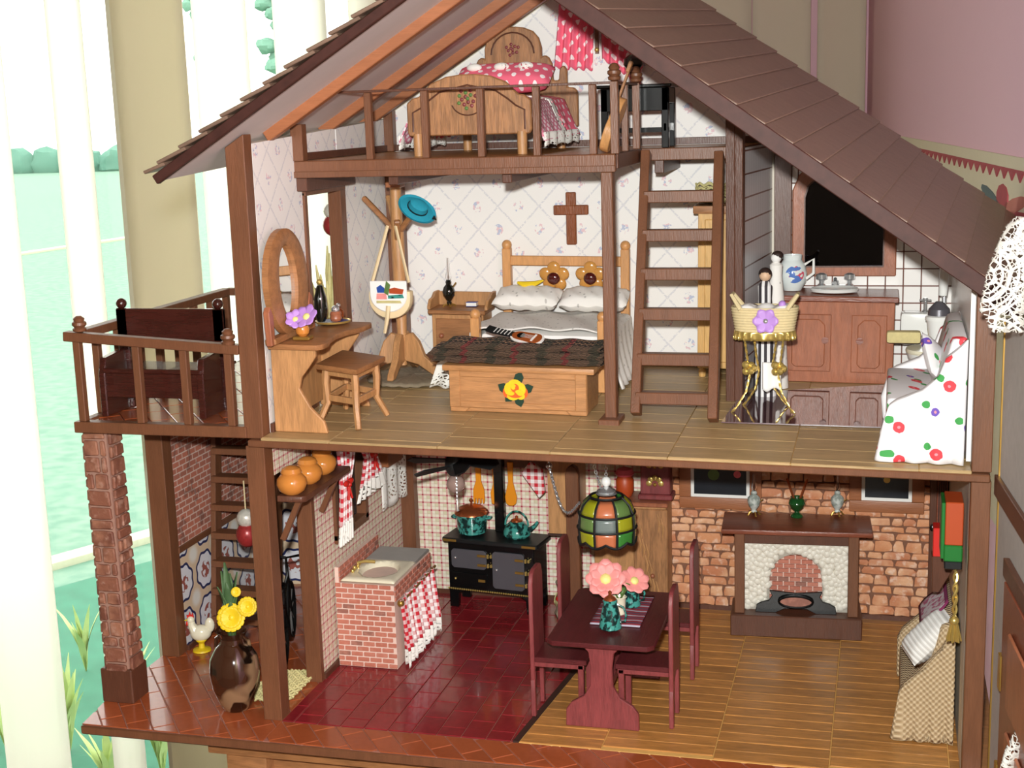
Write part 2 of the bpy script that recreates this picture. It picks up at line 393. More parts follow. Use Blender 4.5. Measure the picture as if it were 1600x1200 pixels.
        if parent: o.parent = parent
        if solid: m = o.modifiers.new('thickness', 'SOLIDIFY'); m.thickness = solid; m.offset = 0
        if sub: m = o.modifiers.new('round', 'SUBSURF'); m.levels = m.render_levels = sub
        return o
def tag(o, label=None, cat=None, group=None, kind=None):
    if label: o['label'] = label
    if cat: o['category'] = cat
    if group: o['group'] = group
    if kind: o['kind'] = kind
    return o
TILT = Matrix.Rotation(.02, 4, 'X') @ Matrix.Rotation(.0135, 4, 'Y')
def thing(name, label, cat, loc=(0, 0, 0), rz=0., group=None, up=False):
    o = bpy.data.objects.new(name, None); o.empty_display_size = .1; COL.objects.link(o)
    m = Matrix.Translation(V(loc)) @ (TILT if up else Matrix()) @ Matrix.Rotation(rz, 4, 'Z')
    o.location = m.to_translation(); o.rotation_euler = m.to_euler(); return tag(o, label, cat, group)
def U(x, y, dz=0.): return V((x, y, h1(x, y)+.0155+dz))      # a point on the upstairs planks
def sub(name, parent, loc=(0, 0, 0), rot=(0, 0, 0)):
    o = bpy.data.objects.new(name, None); COL.objects.link(o); o.parent = parent; o.location = loc; o.rotation_euler = rot; return o
def dup(o, parent=None, loc=None, rot=None, label=None, scale=None):
    c = o.copy(); COL.objects.link(c)
    if parent is not None or o.parent is None: c.parent = parent
    if loc is not None: c.location = loc
    if rot is not None: c.rotation_euler = rot
    if scale is not None: c.scale = scale
    if label: c['label'] = label
    for ch in list(o.children): dup(ch, c)
    return c
def clip(poly, cl):                               # convex polygon clip, counter-clockwise
    for i in range(len(cl)):
        a, b = cl[i], cl[(i+1) % len(cl)]; out = []
        ins = lambda p: (b[0]-a[0])*(p[1]-a[1])-(b[1]-a[1])*(p[0]-a[0]) >= -1e-9
        for j in range(len(poly)):
            p, q = poly[j-1], poly[j]
            if ins(p) != ins(q):
                d1 = (b[0]-a[0])*(p[1]-a[1])-(b[1]-a[1])*(p[0]-a[0]); d2 = (b[0]-a[0])*(q[1]-a[1])-(b[1]-a[1])*(q[0]-a[0])
                t = d1/(d1-d2); out.append((p[0]+(q[0]-p[0])*t, p[1]+(q[1]-p[1])*t))
            if ins(q): out.append(q)
        poly = out
        if len(poly) < 3: return []
    return poly
def area(p): return abs(sum(p[i-1][0]*p[i][1]-p[i][0]*p[i-1][1] for i in range(len(p))))/2
def pieces(name, mat, parent, cells, cl, z0, z1, ax='z', mn=.002, bevel=.004, jit=.004):
    for c in cells:
        p = clip(c, cl)
        if len(p) < 3 or area(p) < mn: continue
        k = sum(q[0] for q in p)/len(p), sum(q[1] for q in p)/len(p); j = random.uniform(-jit, jit)
        loc = {'z': (k[0], k[1], 0), 'y': (k[0], 0, k[1]), 'x': (0, k[0], k[1])}[ax]
        MB().prism([(q[0]-k[0], q[1]-k[1]) for q in p], z0+(0 if abs(z1) > abs(z0) and ax == 'z' else j), z1+(j if ax == 'z' else 0), ax).build(name, mat, parent, bevel, loc=loc)
def brickcells(x0, x1, y0, y1, w, h, gap=.012, off=.5):
    out = []; r = 0; y = y0
    while y < y1:
        x = x0-w*(off if r % 2 else 0)
        while x < x1: out.append([(x+gap/2, y+gap/2), (x+w-gap/2, y+gap/2), (x+w-gap/2, y+h-gap/2), (x+gap/2, y+h-gap/2)]); x += w
        y += h; r += 1
    return out
def rect(x0, y0, x1, y1): return [(x0, y0), (x1, y0), (x1, y1), (x0, y1)]
# roof: both slopes rise a little towards the back
def zl(x, y): return 4.637+.6125*x+.047*(y+.4)
def zr(x, y): return 7.262-.714*(x-.091*(y+.4))+.052*(y+.4)
def onplane(u, v, f):                             # ray meets the surface z=f(x,y)
    d = ray(u, v); g = lambda t: (CAM+d*t).z-f((CAM+d*t).x, (CAM+d*t).y)
    a, b = 0., 1.; ga, gb = g(a), g(b); t = -ga/(gb-ga); return CAM+d*t
# ------------------------------------------------------------------ the room around the dollhouse
RA = radians(6.6); Rm = Matrix.Rotation(RA, 4, 'Z')
RO = GY(1355, 150, 16.0); RO = V((RO.x, RO.y, 0))      # corner of the window wall and the pink wall
RM = Matrix.Translation(RO) @ Rm; RMI = RM.inverted()
ex, ey = Rm.to_3x3() @ V((1, 0, 0)), Rm.to_3x3() @ V((0, 1, 0))
def room(a, b, z): return RM @ V((a, b, z))            # a along the window wall, b away from the camera
def GA(u, v, a):                                       # pixel ray onto a plane parallel to the pink wall
    d = RMI.to_3x3() @ ray(u, v); c = RMI @ CAM; t = (a-c.x)/d.x; return c+d*t
def GB(u, v, b):
    d = RMI.to_3x3() @ ray(u, v); c = RMI @ CAM; t = (b-c.y)/d.y; return c+d*t
def wall(name, x0, y0, z0, x1, y1, z1, mat): return tag(MB().box(x0, y0, z0, x1, y1, z1, RM).build(name, mat), kind='structure')
M['pinkwall'] = plain('mauve_pink_wall_paint', 'e6bccd', .7, 0, .03, .3)
M['creamwall'] = plain('cream_wall_paint', 'd8d0b4', .7, 0, .04, .8)
FZ, CZ = -9.1, 20.
WL = GB(620, 400, 0).x                                  # the glass door ends here
wall('floor', -26, -42, FZ-.3, .3, .3, FZ, plain('brown_carpet', '5c4636', .9))
M['roomwall'] = plain('beige_room_wall', '94836c', .8, 0, .04, .8)
wall('ceiling', -26, -42, CZ, .3, .3, CZ+.3, 'roomwall')
wall('wall_rear', -26, -42.3, FZ, .3, -42, CZ, 'roomwall')
wall('wall_left', -26.3, -42, FZ, -26, .3, CZ, 'roomwall')
wall('wall_right', 0, -24, FZ, .3, 0, CZ, 'pinkwall')
wall('wall_side', 0, -42, FZ, .3, -24, CZ, 'roomwall')
wall('wall_window', WL, 0, FZ, .3, .4, CZ, 'pinkwall')
wall('trim_1', -26, 0, CZ-1.2, WL, .4, CZ, 'creamwall')
# glazed sliding door behind the blinds
dr = thing('glazed_sliding_door', 'white framed sliding glass door onto the garden behind the vertical blinds', 'door', room(-12, .2, FZ))
dr['kind'] = 'structure'; del dr['category']; dr.name = 'window_1'
def loc_in(o, p): return V(p)-o.location
MW = plain('white_door_frame_paint', 'e6e2d2', .5, 0, .02)
DM = Matrix.Translation(-dr.location) @ RM
PT = T('window_pane'); tg = PT.n.new('ShaderNodeBsdfTransparent'); gg = PT.n.new('ShaderNodeBsdfGlossy'); gg.inputs['Roughness'].default_value = .02; mm = PT.n.new('ShaderNodeMixShader'); mm.inputs[0].default_value = .05
PT.l.new(tg.outputs[0], mm.inputs[1]); PT.l.new(gg.outputs[0], mm.inputs[2]); PT.l.new(mm.outputs[0], PT.n['Material Output'].inputs[0]); M['winpane'] = PT.m
for a in (GB(262, 600, .2).x-.3, WL-.25, -25.8): MB().box(a-.28, .05, FZ, a+.28, .35, CZ-1.2, DM).build('frame', MW, dr, .03)
MB().box(-26, .05, FZ, WL, .35, FZ+.35, DM).build('sill', MW, dr, .03)
MB().box(-26, .18, FZ+.3, WL, .21, CZ-1.2, DM).build('pane', 'winpane', dr)
# vertical blind slats
def m_slat(nm='translucent_cream_blind', tc='fffdf4', f=.92):
    t = T(nm); tr = t.n.new('ShaderNodeBsdfTranslucent'); tr.inputs[0].default_value = lin(tc)
    ms = t.n.new('ShaderNodeMixShader'); ms.inputs[0].default_value = f; out = t.n['Material Output']
    t.out('f0ecdc', .7); t.l.new(t.b.outputs[0], ms.inputs[1]); t.l.new(tr.outputs[0], ms.inputs[2]); t.l.new(ms.outputs[0], out.inputs[0]); return t.m
M['slat'] = m_slat(); M['slat_dim'] = m_slat('cream_blind_dimmed', 'f3ead4', .5)  # second copy of the blind: blocked daylight put into a duller, less translucent material
VB = thing('vertical_blind', 'cream vertical blind of long translucent slats covering the glass door behind the dollhouse', 'vertical blind', room(-8, -.75, FZ+.4), RA)
VM = VB.matrix_basis.inverted() @ Matrix()
MB().box(-26, -1.0, CZ-.5, -.1, -.5, CZ-.02, (Matrix.Rotation(-RA, 4, 'Z') @ Matrix.Translation(-VB.location)) @ RM).build('blind_rail', MW, VB)
def slat(ul, ur, label, v=450, b=-.75, mat='slat', dv=0., lean=0.):
    A, B = GB(ul, v, b), GB(ur, v, b); w = (B.x-A.x)/cos(dv); c = (A.x+B.x)/2
    r = sub('slat', VB, (c+8, 0, 0), (0, 0, dv))
    H = CZ-.5-FZ-.4
    def g(i, j): x = (i-.5)*w; return V((x+lean*(j-.5)*H, .10*(1-(2*i-1)**2)*1., j*H)), (i, j)
    MB().grid(g, 6, 4).build('vane', mat, r, solid=.025)
    MB().box(-w*.2, -.02, H-.12, w*.2, .1, H+.02).build('hanger_clip', MW, r)
    return r
slat(-70, 38, 'cream translucent blind slat at the far left edge of the picture, sunlit')
slat(113, 160, 'narrow sunlit blind slat turned nearly edge-on, left of the broad beige slat', dv=.3)
slat(208, 317, 'broad beige blind slat in front of the door frame, touching the eave tip', mat='slat_dim')
slat(330, 412, 'bright yellow-white blind slat just right of the broad beige slat')
slat(452, 532, 'sunlit blind slat behind the left roof slope, second from the beige slat')
slat(566, 660, 'sunlit blind slat showing above the left roof slope, third from the beige slat')
slat(690, 780, 'cream blind slat mostly hidden behind the roof peak')
slat(800, 900, 'cream blind slat hidden behind the attic gable'); slat(930, 1020, 'cream blind slat behind the top of the right roof slope')
slat(1030, 1174, 'broad cream blind slat rising above the shingles, left of the thin seam', 100, mat='slat_dim')
slat(1176, 1266, 'cream blind slat above the shingles, left of the pink gap', 100, mat='slat_dim')
slat(1277, 1352, 'cream blind slat next to the pink wall, right of the pink gap', 100, mat='slat_dim')
# garden
GZ0 = -12.5
def m_lawn():
    t = T('bright_lawn'); n = t.noise(1.2, 5); n2 = t.noise(.12, 3)
    return t.out(t.mix(t.step(n, .3, .7), t.mix(n2, '54806a', '628c76'), '769680'), .9)
M['lawn'] = m_lawn()
wall('ground', -420, .5, GZ0-.3, 300, 480, GZ0, 'lawn')
M['hedge'] = plain('dark_teal_hedge_leaves', '5c8a78', .9, 0, .35, 3)
M['treeleaf'] = plain('sunlit_tree_leaves', '6c9a84', .9, 0, .35, 3)
M['kerb'] = plain('pale_concrete_kerb', 'b8bca0', .9)
def blob(mb, c, r, seed=0):
    k = len(mb.v); mb.ball(c, 1., 12, r)
    for i in range(k, len(mb.v)):
        p = V(mb.v[i]); q = (p-V(c)); mb.v[i] = tuple(V(c)+q*(1+.35*noise.noise(q*(2.2/max(r))+V((seed*7.3, 0, 0)))))
hd = MB()
for k in range(70): blob(hd, room(-330+k*9+random.uniform(-2, 2), 466, GZ0+3.2+random.uniform(-.6, .6)), (7, 4, 6.4+random.uniform(-1, 1)), k)
tag(hd.build('hedge', 'hedge'), 'dark teal hedge along the far edge of the lawn', 'hedge', kind='stuff')
def tree(u, v0, v1, w, label):
    b = 300; q = GB(u, v0, b); e = GB(u, v1, b); pxu = 310/FPX; r = thing('garden_tree', label, 'tree', room(q.x, b, GZ0)); top = q.z-GZ0; bot = e.z-GZ0; s = w*pxu
    MB().tube([(0, 0, 0), (s*.1, 0, bot*.5), (0, 0, top)], [s*.10, s*.07, s*.03], 7).build('trunk', 'frame2', r)
    mb = MB(); n = 12
    for i in range(n): z = bot+(top-bot)*i/(n-1); blob(mb, (random.gauss(0, s*.22), random.gauss(0, s*.2), z), (s*.30, s*.3, (top-bot)/n*.8), i)
    tag(mb.build('foliage', 'treeleaf', r), kind='stuff')
tree(86, -60, 200, 34, 'slender pale green tree seen between the first two blind slats at the left')
tree(300, -60, 90, 30, 'pale green tree in the slit beside the broad beige blind slat')
tree(428, -60, 120, 55, 'pale green tree in the gap above the left eave')
def kerb(p, w, label):
    A, B = GZ(*p[0], GZ0+.1), GZ(*p[1], GZ0+.1); d = (B-A).normalized(); A -= d*30; B += d*14
    tag(MB().bar(A, B, w, .4).build('garden_kerb', 'kerb', bevel=.05), label, 'kerb')
kerb(((0, 905), (300, 820)), 1.0, 'pale concrete kerb between the lawn and the leafy plants')
kerb(((0, 402), (200, 372)), 1.6, 'pale concrete path edge crossing the far lawn')
def plant(u, v, s, label, c='leaf'):
    q = GZ(u, v, GZ0); r = thing('leafy_plant', label, 'plant', (q.x, q.y, GZ0), group='leafy plants below the window')
    for i in range(16):
        a = random.uniform(0, 2*pi); L = s*random.uniform(.7, 1.15); o = random.uniform(.1, .4)
        def g(i_, j): w = .11*s*sin(pi*min(1, j*.95+.03)); return V(((i_-.5)*w, o*L*j*j, L*j*(1-.25*j*o))), (i_, j)
        MB().grid(g, 2, 5).build('leaf', c, r, rot=(0, 0, a))
M['paleleaf'] = plain('sunlit_yellow_green_leaf', 'b8cc84', .6, 0, .25, 2)
M['bedsoil'] = plain('teal_green_ground_cover', '38765c', .9, 0, .3, 1.5)
b0_, b1_ = [GZ(u, v, GZ0+.02) for u, v in ((-200, 1000), (700, 745))], [GZ(u, v, GZ0+.02) for u, v in ((900, 1900), (-400, 1900))]
tag(MB().prism([(p.x, p.y) for p in (b1_[1], b1_[0], b0_[1], b0_[0])], GZ0-.1, GZ0+.03, 'z').build('ground_bed', 'bedsoil'), kind='structure')
where = ['at the far left edge of the picture', 'between the first and second blind slats, upper one', 'left of the stone column base, highest one', 'just below the left tip of the porch floor', 'between the slats left of the porch tip', 'in the bottom left corner', 'at the bottom edge below the porch tip', 'half outside the left edge', 'under the porch floor beside the white slat']
PLS = []
for k, (u, v, s) in enumerate([(-5, 1110, 2.6), (75, 1090, 2.4), (135, 1050, 2.2), (205, 1120, 2.4), (110, 1175, 2.6), (25, 1225, 2.6), (180, 1270, 2.6), (-90, 1190, 2.6), (255, 1215, 2.4)]):
    PLS.append((GZ(u, v, GZ0).x, GZ(u, v, GZ0).y, s)); plant(u, v, s, 'yellow-green leafy garden plant '+where[k], 'paleleaf')
lf = MB()
for k in range(260):
    u, v = random.uniform(-120, 330), random.uniform(1010, 1330); q = GZ(u, v, GZ0); h_ = random.uniform(.9, 2.0); a_ = random.uniform(0, 6.28)
    if any((q.x-x_)**2+(q.y-y_)**2 < (s_*1.05+1.)**2 for x_, y_, s_ in PLS): continue
    for j_ in range(4):
        a2 = a_+j_*1.5; dx_, dy_ = cos(a2), sin(a2); w_ = .13
        lf.raw([(q.x-dy_*w_, q.y+dx_*w_, GZ0), (q.x+dy_*w_, q.y-dx_*w_, GZ0), (q.x+dx_*.3*h_+dy_*w_*.8, q.y+dy_*.3*h_-dx_*w_*.8, GZ0+h_*.7), (q.x+dx_*.55*h_, q.y+dy_*.55*h_, GZ0+h_), (q.x+dx_*.3*h_-dy_*w_*.8, q.y+dy_*.3*h_+dx_*w_*.8, GZ0+h_*.7)], [(0, 1, 2, 3, 4)])
tag(lf.build('low_foliage', 'paleleaf'), 'low yellow-green foliage covering the teal bed below the window', 'foliage', kind='stuff')
# pink wall border
bd = sub('wallpaper_border', bpy.data.objects['wall_right'])
BM = RM
zt = GA(1500, 229, 0).z; zz = GA(1500, 245, 0).z
M['bordercream'] = plain('cream_border_paper', 'd8cfb6', .7, 0, .03); M['zig'] = plain('dull_red_print', 'a8464e', .8); M['zigb'] = plain('slate_print', '57666a', .8); M['zigo'] = plain('orange_pink_print', 'c07468', .8)
MB().box(-.02, -20, zt-3.4, 0, -.0, zt, BM).build('paper_strip', 'bordercream', bd)
zg = MB(); y = -.2; PER = abs(GA(1500, 240, 0).y-GA(1508.6, 240, 0).y); PXZ = abs(GA(1500, 240, 0).z-GA(1500, 250, 0).z)/10; KY = PER/8.6/PXZ
zg.box(-.03, -20, zz-.025, -.02, 0, zz, BM)
while y > -20: zg.prism([(y, zz-.02), (y-PER*.8, zz-.02), (y-PER*.4, zz-PXZ*15)], -.032, -.02, 'x', BM); y -= PER
tag(zg.build('zigzag_print', 'zig', bd), kind='stuff')
def petalflower(u, v, s, cols):
    q = GA(u, v, -.02)
    for k in range(7):
        a = -pi*.15+pi*1.3*k/6; c = (q.y+cos(a)*s*.5, q.z+sin(a)*s*.5)
        pts = [(q.y+KY*((c[0]-q.y)+cos(a)*s*.45*cos(t)-sin(a)*s*.16*sin(t)), c[1]+sin(a)*s*.45*cos(t)+cos(a)*s*.16*sin(t)) for t in [2*pi*i/10 for i in range(10)]]
        MB().prism(pts, -.03, -.02, 'x', BM).build('petal_print', cols[k % len(cols)], bd)
petalflower(1566, 334, PXZ*42, ['zig', 'zigo', 'zigb', 'zig', 'zigo']); petalflower(1472, 292, PXZ*24, ['zigo', 'zigo', 'bordercream']); petalflower(1522, 308, PXZ*16, ['zigb'])
# wooden stand below the dollhouse
st = thing('wooden_stand', 'brown wooden stand carrying the dollhouse', 'table', (2.4, 1.4, FZ))
top = MB().box(-3.0, -1.55, -.1-FZ-.16, 3.1, 1.9, -.1-FZ).build('tabletop', 'oakdark', st, .02)
MB().box(-2.75, -1.35, -.1-FZ-1.3, 2.9, 1.7, -.1-FZ-.16).build('apron', 'oakdark', st, .02)
for x in (-2.7, 2.7):
    for y in (-1.3, 1.6): MB().box(x-.18, y-.18, 0, x+.18, y+.18, -.1-FZ-.16).build('leg', 'oakdark', st, .03)
# ------------------------------------------------------------------ the dollhouse itself
DH = thing('dollhouse', 'open fronted wooden dollhouse with brown shingled roof, balcony and attic', 'dollhouse', (0, 0, -.1))
M['tilebed'] = plain('pinkish_brown_tile_bed', 'a06a5a', .7, 0, .2, 20)
def P(mb, name, mat, bevel=.006, parent=None, **k):   # a dollhouse part given in scene coordinates
    p = parent or DH
    if p is DH: k.setdefault('loc', (0, 0, .1))
    return mb.build(name, mat, p, bevel, **k)
g0 = P(MB().prism([(-1.6, -.37), (5.33, -.37), (5.33, D+.12), (-1.68, D+.12), (-1.68, .2)], -.085, -.012, 'z'), 'base_board', 'frame', .01)
gb = P(MB().prism([(-1.58, -.35), (5.33, -.35), (5.33, D+.1), (-1.66, D+.1), (-1.66, .2)], -.012, -.006, 'z'), 'base_covering', 'tilebed', 0)
# terracotta tiles, laid diagonally on the porch and along the front edge
fl = sub('porch_floor', DH, (0, 0, .1))
def diag(x0, x1, y0, y1, w, h, ang, gap=.012):
    c, s_ = cos(ang), sin(ang); out = []; L = max(x1-x0, y1-y0)*1.5
    for q in brickcells(-L, L, -L, L, w, h, gap): out.append([((x0+x1)/2+p[0]*c-p[1]*s_, (y0+y1)/2+p[0]*s_+p[1]*c) for p in q])
    return out
pieces('tile', 'terracotta', fl, diag(-1.6, 0, -.35, 1.2, .36, .18, radians(-52), .008), [(-1.59, -.36), (-.0, -.36), (-.0, D), (-1.66, D), (-1.66, .2)], -.006, .004, jit=.001)
fl2 = sub('front_strip', DH, (0, 0, .1))
pieces('tile', 'terracotta', fl2, diag(0, 5.6, -.35, 0, .36, .18, radians(-52), .008), rect(.0, -.36, 5.33, -.01), -.006, .004, jit=.001)
kb0, kb1 = GZ(812, 1158).x, GZ(905, 1046); sl = (kb1.x-kb0)/kb1.y          # slanting seam between kitchen tiles and living room planks
fk = sub('kitchen_floor', DH, (0, 0, .1))
cells = [[(p[1], p[0]) for p in reversed(q)] for q in brickcells(0, 3.3, -.1, 3.4, .30, .20, .007)]
pieces('tile', 'redtile', fk, cells, [(.0, .005), (kb0-.05, .005), (kb0-.05+sl*D, D), (.0, D)], -.006, .006, jit=.001)
P(MB().prism([(kb0-.05, .0), (kb0, .0), (kb0+sl*D, D), (kb0-.05+sl*D, D)], -.006, .010, 'z'), 'threshold_strip', 'groove', 0)
fw = sub('living_room_floor', DH, (0, 0, .1)); cells = []
for k in range(-1, 6):
    for j in range(22): x = kb0-.2+.84*k+.0; y = .0+.155*j+(.05 if k % 2 else 0); cells.append([(x+.004, y+.004), (x+.836, y+.004), (x+.836, y+.151), (x+.004, y+.151)])
P(MB().prism([(kb0, 0), (5.2, 0), (5.2, D), (kb0+sl*D, D)], -.006, .003, 'z'), 'joint_bed', 'plankedge', 0)
pieces('plank', 'plankg', fw, cells, [(kb0+.005, .0), (5.2, .0), (5.2, D), (kb0+.005+sl*D, D)], -.006, .010, jit=.0015)
# upstairs board, slightly out of level
FU = sub('upper_floor', DH, (0, 0, h1(0, 0)+.1), TILT.to_euler())
MB().box(-.11, -.05, -.062, 5.32, D+.05, -.008).build('floor_board', 'frame', FU, .008)
MB().box(.0, -.03, -.008, 5.2, D, .002).build('joint_bed', 'plankedge', FU)
cells = []
for k in range(-1, 8):
    for j in range(-1, 12): x = -.3+.86*k; y = -.03+.29*j+(.10 if k % 2 else 0); cells.append([(x+.002, y+.002), (x+.858, y+.002), (x+.858, y+.287), (x+.002, y+.287)])
pieces('plank', 'planku', FU, cells, rect(.0, -.045, 5.2, D), -.008, .012, jit=.001)
# posts at the front
P(MB().box(-.155, 0, 0, 0, .16, 2.27), 'corner_post', 'frame')
P(MB().prism([(-.155, 2.33), (0, 2.33), (0, zl(0, 0)-.01), (-.155, zl(-.155, 0)-.01)], 0, .14, 'y'), 'corner_post', 'frame')
P(MB().box(5.2, 0, 0, 5.33, .14, 2.20), 'corner_post', 'frame')
P(MB().box(5.2, 0, 2.26, 5.33, .14, 3.50), 'corner_post', 'frame')
# outer walls
P(MB().prism([(5.24, 0), (5.32, 0)], 0, 0, 'z') if False else MB().prism([(.14, 0), (D+.08, 0), (D+.08, 3.8), (.14, 3.55)], 5.2, 5.29, 'x'), 'side_wall', 'ivory')
P(MB().prism([(.14, 2.30), (D, 2.36), (D, 3.72), (.14, 3.5)], 5.17, 5.2, 'x'), 'tile_lining', 'walltile', 0)
# back wall behind the ground floor
P(MB().box(-1.55, D, 0, 5.25, D+.09, 2.4), 'back_wall', 'ivory')
P(MB().box(.0, D-.012, 0, kb0+sl*D+.35, D, 2.35), 'checked_wallpaper', 'gingwall', 0)
ap = 2.25
xs = [0, .5, 1., 1.5]; gp = [(0, 2.38), (5.2, 2.31), (5.2, zr(5.2, D)-.03)]
xa = (7.262-4.637+.714*.091*3.547+(.052-.047)*3.547)/(.6125+.714)
P(MB().prism(gp+[(xa, zl(xa, D)-.03), (0, zl(0, D)-.03)], D, D+.09, 'y'), 'gable_wall', 'ivory')
XP = 3.60                                                # bathroom partition meets the back wall here
P(MB().prism([(0, 2.385), (XP-.1, 2.34), (XP-.1, zr(XP-.1, D)-.04), (xa, zl(xa, D)-.04), (0, zl(0, D)-.04)], D-.012, D, 'y'), 'floral_wallpaper', 'wallpaper', 0)
# cream bead where the left roof slope meets the gable wall
P(MB().bar((0, D-.03, zl(0, D)-.05), (xa, D-.03, zl(xa, D)-.05), .03, .035), 'gable_bead', M['bordercream'], .004)
# left inner wall, kitchen storey: doorway at the front, then checked paper
dy = GX(503, 1050, 0).y
def leftwall(mat, x0, x1, name, up):
    mb = MB()
    return mb
wy0, wy1 = GX(515, 770, 0).y+.05, GX(562, 740, 0).y+.1
wz0, wz1 = GX(520, 848, 0).z, 2.2
for (a, b, c, d) in [(dy, 0, wy0, 2.3), (wy1, 0, D, 2.32), (wy0, 0, wy1, wz0), (wy0, wz1, wy1, 2.3), (.16, 2.0, dy, 2.28)]:
    P(MB().box(-.10, a, b, 0-.012, c, d), 'kitchen_side_wall', 'ivory', 0)
    P(MB().box(-.012, a, b, 0, c, d), 'checked_wallpaper', 'gingwall', 0)
P(MB().box(-.12, dy-.06, 0, .02, dy+.01, 2.28), 'door_post', 'frame')
P(MB().box(-.0, dy+.01, 0, .03, D, .055), 'baseboard', 'frame2', .003)
wf = sub('kitchen_window_frame', DH, (0, 0, .1))
for b in [(wy0, wz0-.03, wy1, wz0+.05), (wy0, wz1-.05, wy1, wz1), (wy0, wz0, wy0+.07, wz1), (wy1-.07, wz0, wy1, wz1), ((wy0+wy1)/2-.02, wz0, (wy0+wy1)/2+.02, wz1)]:
    MB().box(-.11, b[0], b[1], .03, b[2], b[3]).build('window_bar', 'frame', wf, .004)
P(MB().box(-.07, wy0, wz0, -.06, wy1, wz1), 'window_backing', M['screen'], 0)
P(MB().box(0, D-.14, 0, .14, D-.012, 2.33), 'inner_corner_post', 'frame')
P(MB().box(0.14, D-.03, 0, kb0+sl*D, D-.012, .05), 'baseboard', 'frame2', .003)
P(MB().box(kb0+sl*D, D-.04, 0, 5.15, D-.012, .06), 'baseboard', 'frame2', .003)
# left wall upstairs with a tall glazed door
ey0, ey1 = GX(476, 330, 0).y, GX(524, 400, -.06).y
ez1 = GX(478, 300, 0).z
def lw(a, b0, c, top=True, z0=2.35, z1=None):
    P(MB().prism([(a, z0), (c, z0), (c, z1 or zl(0, c)-.09), (a, z1 or zl(0, a)-.09)], -.10, -.012, 'x'), 'upper_side_wall', 'ivory', 0)
    P(MB().prism([(a, z0), (c, z0), (c, z1 or zl(0, c)-.09), (a, z1 or zl(0, a)-.09)], -.012, 0, 'x'), 'floral_wallpaper', 'wallpaper', 0)
lw(.14, 0, ey0); lw(ey1+.02, 0, D); lw(ey0, 0, ey1, z0=ez1)
P(MB().box(-.12, ey0-.03, 2.36, .02, ey0+.03, ez1), 'door_jamb', 'frame')
P(MB().box(-.10, ey1-.005, 2.36, .02, ey1+.12, ez1+.02), 'door_jamb', 'frame')
P(MB().box(-.12, ey0-.03, ez1-.03, .03, ey1+.1, ez1+.05), 'door_head', 'frame')
P(MB().box(0, .14, 2.34, .03, ey0-.04, 2.42), 'baseboard', 'frame2', .003)
P(MB().box(0, D-.16, 2.39, .15, D-.012, 4.30), 'inner_corner_post', 'frame')
P(MB().box(.15, D-.035, 2.38, XP-.1, D-.012, 2.45), 'baseboard', 'frame2', .003)
# attic floor
yb = GX(999, 260, 2.6).y
ZB = ZA-.135
P(MB().prism([(0, .94), (2.6, .94), (2.6, yb), (3.42, yb), (3.52, D-.02), (0, D-.02)], ZA-.06, ZA-.012, 'z'), 'attic_board', 'frame', 0)
P(MB().prism([(0.01, .98), (2.56, .98), (2.56, yb+.03), (3.40, yb+.03), (3.50, D-.02), (0.01, D-.02)], ZA-.012, ZA-.004, 'z'), 'attic_planking', 'plankg', 0)
P(MB().box(-.02, .90, ZB, 2.62, .97, ZA), 'attic_front_beam', 'frame', .008)
P(MB().box(-.02, .885, ZB, 2.62, .90, ZB+.05), 'beam_moulding', 'frame', .004)
P(MB().box(2.57, .97, ZB+.02, 2.63, yb, ZA), 'attic_side_beam', 'frame2', .006)
P(MB().box(2.6, yb-.03, ZA-.10, 3.45, yb+.03, ZA), 'attic_ledge', 'frame', .006)
P(MB().box(0.03, D-.04, ZA, 3.5, D-.012, ZA+.06), 'baseboard', 'frame2', .003)
P(MB().box(0, 1.0, ZA, .03, D-.04, ZA+.06), 'baseboard', 'frame2', .003)
P(MB().box(0, D-.12, ZA, .09, D-.012, zl(.09, D)-.05), 'attic_corner_post', 'frame')
jy = GX(548, 290, .04).y
P(MB().box(.0, .92, ZB-.11, .09, jy, ZB), 'joist', 'frame2')
for u, ys_ in ((614, 1.02), (792, 1.02), (1030, yb+.06)):
    q = GY(u, 280, ys_); x = q.x
    P(MB().box(x-.04, ys_, ZB-.075, x+.04, D-.02, ZA-.06), 'joist', 'frame2')
# attic railing
rl = sub('attic_railing', DH, (0, 0, .1)); RZ = GY(850, 135, .94).z
def apost(x, y, w, top, fin=False, nm='baluster', z0=ZA):
    p = MB().box(x-w/2, y-w/2, z0, x+w/2, y+w/2, top).build(nm, 'frame', rl, .004)
    if fin: MB().lathe([(.02, top), (.045, top+.01), (.05, top+.03), (.038, top+.04), (.052, top+.055), (.052, top+.075), (.036, top+.085), (.045, top+.1), (.03, top+.125), (.01, top+.135)], 14, (x, y, 0)).build('finial', 'frame', p)
apost(.035, .94, .10, ZA+.29, nm='end_post'); 
for u in (577, 665, 752, 839, 927): apost(GY(u, 200, .94).x, .94, .055, RZ)
px_ = GY(961, 200, .94).x; apost(px_, .94, .06, RZ+.02, True, 'corner_post'); apost(2.59, (.94+yb)/2, .05, RZ); apost(2.59, yb-.05, .06, RZ+.02, True, 'corner_post')
MB().bar((-.1, .93, RZ+.01), (2.62, .93, RZ+.01), .02, .02).build('top_rail', 'frame2', rl, .003)
MB().bar((2.6, .93, RZ+.01), (2.6, yb, RZ+.01), .02, .02).build('top_rail', 'frame2', rl, .003)
# free standing post below the attic floor
PX = 2.55
P(MB().box(PX-.045, .90, 2.36, PX+.045, 1.0, ZB), 'attic_support_post', 'frame')
P(MB().box(PX-.08, .80, 2.31, PX+.085, 1.06, 2.37), 'post_foot', 'frame')
